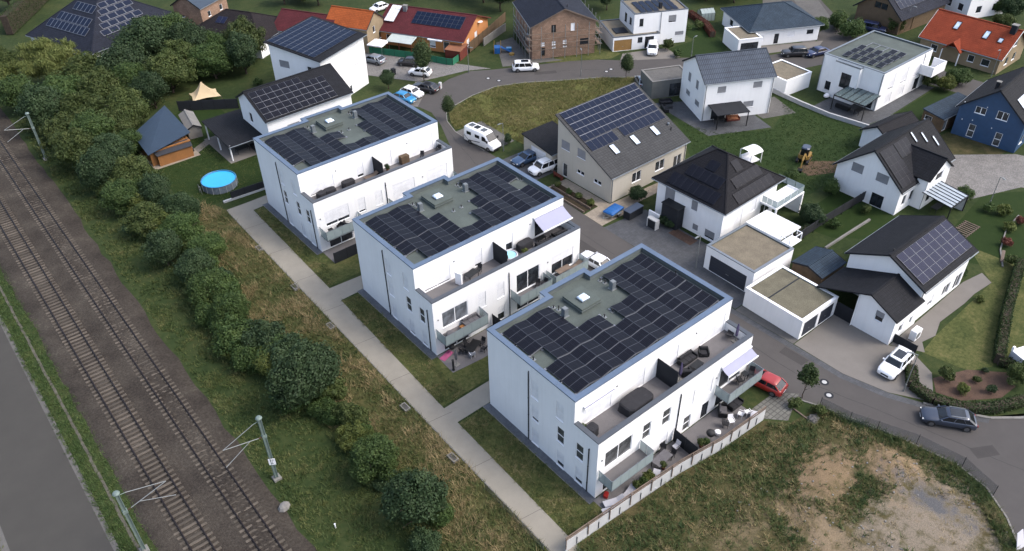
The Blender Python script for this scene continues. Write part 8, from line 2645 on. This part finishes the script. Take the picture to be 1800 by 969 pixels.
# nearest flats: right balcony and patio
chair((18.6, -.75), ZBAL, R_(60), 'left dark chair on the balcony under the striped awning')
table((19.45, -.6), ZBAL, 0, .6, .6, 'small dark table on the balcony under the awning')
chair((20.3, -.8), ZBAL, R_(-60), 'right dark chair on the balcony under the awning')
PZ = 0.026
t = table((7.3, -1.2), PZ, R_(5), 2.0, 1.0, 'round-edged grey dining table on the near patio', top='fabric_grey')
chair((8.45, -1.35), PZ, R_(-90), 'black patio chair right of the grey dining table')
chair((8.25, -.45), PZ, R_(-60), 'black patio chair between grey table and window')
chair((9.5, -.95), PZ, R_(-90), 'chair at the black screen on the near patio', 'fabric_light')
pot((6.95, -1.75), PZ, 'potted plant at the grey dining table', 'small_olive', .6)
pot((4.95, -1.75), PZ, 'bright green potted plant at the balcony edge of the near patio', 'small_yellow', .9)
pot((4.2, -1.85), PZ, 'green potted plant left of the bright green one', 'small', .7)
pot((3.45, -1.75), PZ, 'brownish potted plant farthest left on the near patio', 'small_olive', .7)
lounger((2.3, -1.75), PZ, R_(10), 'pale sun lounger near the lower balcony')
lounger((0.85, -1.5), PZ, R_(-20), 'pale sun lounger at the corner of the near patio')
lounger((0.2, -2.0), PZ, R_(-20), 'second pale sun lounger at the corner of the near patio')
tag(MB().loft([rrect(-.3, .3, .2, 0, .08), rrect(-.3, .3, .2, .3, .1)]).build('cool_box', 'red_paint', None, (.9, -.5, PZ), .5), 'red box in the corner of the near patio', 'box')
lounger((5.3, -2.2), PZ, R_(30), 'grey folded lounger by the timber rail')
fence_line('privacy_screen', 'black perforated screen across the near patio', 'screen', [(10.15, -.12), (10.05, -2.9)], 1.65, 'anthracite', 'metal_dark', 1.4)
pot((11.5, -2.3), PZ, 'left weed-like potted plant behind the timber rail', 'small_olive', .7)
pot((12.0, -2.5), PZ, 'right weed-like potted plant behind the timber rail', 'small', .6)
barbecue((12.9, -2.2), PZ, 'black kettle barbecue behind the timber rail', .42)
tag(MB().lathe([(.2, 0), (.32, .2), (.3, .4), (.1, .5)], n=12).build('pouffe', 'plastic_white', None, (13.9, -2.3, PZ)), 'white pouffe beside the kettle barbecue', 'pouffe')
chair((15.2, -2.2), PZ, R_(30), 'black chair with pale cushion behind the timber rail')
chair((15.9, -2.3), PZ, R_(-30), 'white chair behind the timber rail', 'plastic_white', 'plastic_white')
sofa((16.4, -.9), PZ, R_(40), 1.3, 'dark seat with pale cushion under the right balcony', cush='fabric_grey')
sofa((18.0, -1.1), PZ, 0, 1.6, 'dark bench under the right balcony edge')
chair((17.3, -2.3), PZ, R_(200), 'left white plastic chair at the end of the patio', 'plastic_white', 'plastic_white')
chair((18.0, -2.6), PZ, R_(160), 'right white plastic chair at the end of the patio', 'plastic_white', 'plastic_white')
tag(MB().cbox((0, 0, 0), (.9, .7, .5), .3).build('cushion_box', 'fabric_light', None, (18.2, -3.2, PZ), .3, bevel=.08), 'pale cushion box at the end of the timber-topped wall', 'box')

# middle flats
oB = 23.8
table((6.3, oB + 1.7), ZT, .2, 1.5, .9, 'black slatted table on the terrace of the middle flats')
chair((7.5, oB + 2.0), ZT, R_(-60), 'black chair right of the slatted terrace table')
tag(MB().box(-.12, -.4, 0, .12, .4, 1.5).build('folded_screen', 'plastic_white', None, (4.7, oB + 1.8, ZT), .3, bevel=.02), 'white folded frame standing on the terrace of the middle flats', 'screen')
t = thing('spa_pool', 'round inflatable pool with pale blue water beside the terrace screen', 'pool', (11.55, oB + 1.75, ZT))
wl_ = MB().lathe([(.88, 0), (.95, .3), (.93, .6), (.84, .68), (.76, .62), (.74, .4)], n=24)
wl_.f.pop()
wl_.mi.pop()
wl_.build('wall', 'fabric_light', t, smooth=True)
MB().tube((0, 0, .52), (0, 0, .54), .77, n=24).build('water', 'spa_blue', t)
cover((14.1, oB + 2.2), ZT, .05, 2.0, .95, .9, 'dark covered chest right of the inflatable pool')
pot((13.3, oB + 1.2), ZT, 'green potted plant between inflatable pool and dark lounge', 'small_yellow', .6)
sofa((16.2, oB + 1.2), ZT, R_(180), 2.2, 'long dark terrace sofa below the pale awning')
table((16.4, oB + 2.1), ZT, 0, 1.2, .6, 'low dark table below the pale awning', h=.42)
sofa((18.6, oB + 1.4), ZT, R_(180), 1.7, 'dark sofa at the street end of the middle terrace')
barbecue((10.7, oB + 1.4), ZT, 'black grill behind the privacy screen of the middle flats')
tag(MB().loft([[(r * math.cos(a), r * math.sin(a), z) for a in np.linspace(0, 2 * PI, 13)[:-1]] for r, z in ((.35, 0), (.48, .2), (.46, .5), (.3, .62))]).build('bean_bag', 'fabric_grey', None, (1.35, oB - .85, ZBAL)), 'grey rolled bean bag on the left balcony of the middle flats', 'bean bag')
sofa((4.3, oB - .55), ZBAL, 0, 2.0, 'grey sofa on the left balcony of the middle flats', base='fabric_grey', cush='fabric_grey')
table((3.1, oB - .8), ZBAL, 0, .7, .6, 'wooden crate table on the left balcony of the middle flats', top='wood_warm', leg='wood_warm', h=.4)
chair((13.6, oB - .6), ZBAL, R_(-50), 'dark chair on the middle balcony of the middle flats')
chair((14.3, oB - .9), ZBAL, R_(-80), 'second dark chair on the middle balcony of the middle flats')
table((17.4, oB - .7), ZBAL, 0, 1.9, .8, 'wooden table on the right balcony of the middle flats', top='wood_grey', leg='wood_grey')
lounger((19.2, oB - .8), ZBAL, R_(10), 'wooden lounger on the right balcony of the middle flats', 'wood_grey')
table((3.4, oB - 1.9), PZ, R_(25), 1.9, 1.0, 'black dining table under the left balcony of the middle flats')
for i, (x, y, a, lb) in enumerate(((2.3, -1.5, 100, 'black chair left of the patio table at the middle flats'), (4.6, -1.9, -70, 'black high chair right of the patio table at the middle flats'), (3.2, -1.1, 10, 'black chair behind the patio table at the middle flats'), (4.2, -2.7, 200, 'black chair in front right of the patio table at the middle flats'))):
    chair((x, oB + y), PZ, R_(a), lb)
chair((2.7, oB - 2.6), PZ, R_(170), 'chair with white frame in front of the patio table', 'fabric_light', 'plastic_white')
tag(MB().lathe([(.16, 0), (.12, .2), (.11, 1.3), (.16, 1.4), (.05, 1.5)], n=10).build('patio_heater', 'rubber_black', None, (0.05, oB - 2.9, PZ)), 'black post standing at the patio corner of the middle flats', 'post')
parasol((.75, oB - 2.5), PZ, 'closed grey parasol at the patio corner of the middle flats', 'fabric_grey', 2.2)
barbecue((1.5, oB - .7), PZ, 'black barbecue at the wall of the middle flats')
tag(MB().box(-.8, -.35, 0, .8, .35, .03).build('pink_mat', 'pink_cloth', None, (.75, oB - .7, PZ), .3), 'pink mat at the wall of the middle flats', 'mat')
fence_line('privacy_screen', 'black screen beside the window of the middle flats patio', 'screen', [(7.5, oB - .1), (7.6, oB - 1.8)], 1.6, 'anthracite', 'metal_dark', 1.7)
# far flats
oA = 48.3
cover((2.1, oA + 1.9), ZT, .3, 1.1, .9, .8, 'left black furniture cover on the terrace of the far flats')
cover((3.35, oA + 2.0), ZT, -.1, 1.5, .9, .75, 'right black furniture cover on the terrace of the far flats')
cover((6.0, oA + 2.1), ZT, 0, 1.7, .9, .8, 'dark covered table on the terrace of the far flats')
lounger((9.2, oA + 1.9), ZT, R_(0), 'grey slatted lounger before the screen of the far flats', 'wood_grey')
MBs = MB().box(-.6, -.35, 0, .6, .35, 1.1).build('garden_cupboard', 'wood_old', None, (14.5, oA + 2.3, ZT), 0, bevel=.02)
tag(MBs, 'brown wooden cupboard on the terrace of the far flats', 'cupboard')
chair((16.9, oA + 1.7), ZT, R_(-40), 'black folding chair on the terrace of the far flats')
chair((19.5, oA + 1.7), ZT, R_(-70), 'left black chair at the street end of the far terrace')
chair((20.0, oA + 2.3), ZT, R_(-100), 'right black chair at the street end of the far terrace')
pot((11.7, oA + 2.0), ZT, 'potted plant right of the screen on the far terrace', 'small_dark', .6)
chair((3.6, oA - .7), ZBAL, R_(40), 'black chair on the left balcony of the far flats')
sofa((2.9, oA - .6), ZBAL, R_(-60), .9, 'black armchair on the left balcony of the far flats', name='armchair')
table((1.3, oA - .8), ZBAL, 0, .6, .6, 'small dark table on the left balcony of the far flats')
# other gardens
sofa((62.6, 47.8), 0.02, R_(-30), 2.0, 'dark patio sofa by the grey boarded garage')
sofa((60.6, 46.2), 0.02, R_(60), 1.8, 'second dark patio sofa by the grey boarded garage')
table((61.8, 46.4), 0.02, R_(-30), 1.2, .7, 'low dark patio table by the grey boarded garage', h=.4)
sofa((66.0, 37.0), 0.02, R_(-30), 2.0, 'brick-red patio sofa below the dark canopy', base='wood_red', cush='terracotta')
table((63.8, 38.0), 0.02, R_(-26), 1.8, .9, 'dark table below the dark canopy')
sofa((82.2, 28.0), 0.02, R_(90), 2.2, 'dark garden sofa below the smoked glass pergola')
table((82.6, 25.4), 0.02, 0, 1.8, .9, 'dark garden table below the smoked glass pergola')
table((65.4, 3.6), 0.02, 0, 1.8, .9, 'dark table below the pale glass pergola')
table((3.6, 78.6), 0.03, 0, 2.0, 1.0, 'dark table below the open carport roof')
sofa((5.4, 78.0), 0.03, R_(-90), 2.0, 'dark sofa below the open carport roof')
t = thing('garden_bench', 'red wooden bench at the door of the cream house', 'bench', (33.9, 42.0), R_(90))
MB().box(-.8, -.25, .4, .8, .25, .46).build('seat', 'wood_red', t)
MB().box(-.8, .2, .5, .8, .26, .95).build('backrest', 'wood_red', t)
for x in (-.7, .7):
    MB().box(x - .05, -.22, 0, x + .05, .22, .4).build('leg', 'wood_red', t)
tag(MB().lathe([(.4, 0), (.45, .5), (.4, .55), (.1, .6)], n=16).build('water_butt', 'rubber_black', None, (*(65.24,5.73), 0)), 'black round tub beside the pale glass pergola', 'tub')
tag(MB().lathe([(.3, 0), (.35, .45), (.05, .5)], n=14).build('water_butt', 'rubber_black', None, (*(-2.13,83.84), 0)), 'black tub at the corner of the timber shed', 'tub')
tag(MB().lathe([(.3, 0), (.32, .9), (.34, .92), (.02, .95)], n=14).build('rain_barrel', 'pipe_grey', None, (*(60.46,11.36), 0)), 'grey rain barrel at the left wall of the cross-gabled house', 'barrel')
tag(MB().box(-.3, -.35, 0, .3, .35, 1.0).box(-.32, -.37, 1.0, .32, .37, 1.07).build('wheelie_bin', 'anthracite', None, (*(35.69,86.85), 0)), 'dark wheelie bin on the cobbled forecourt', 'bin')
tag(MB().box(-.3, -.2, 0, .3, .2, 1.1).build('utility_box', 'concrete_pale', None, (*(38.46,76.72), 0), R_(30)), 'pale utility cabinet at the parking bays', 'cabinet')
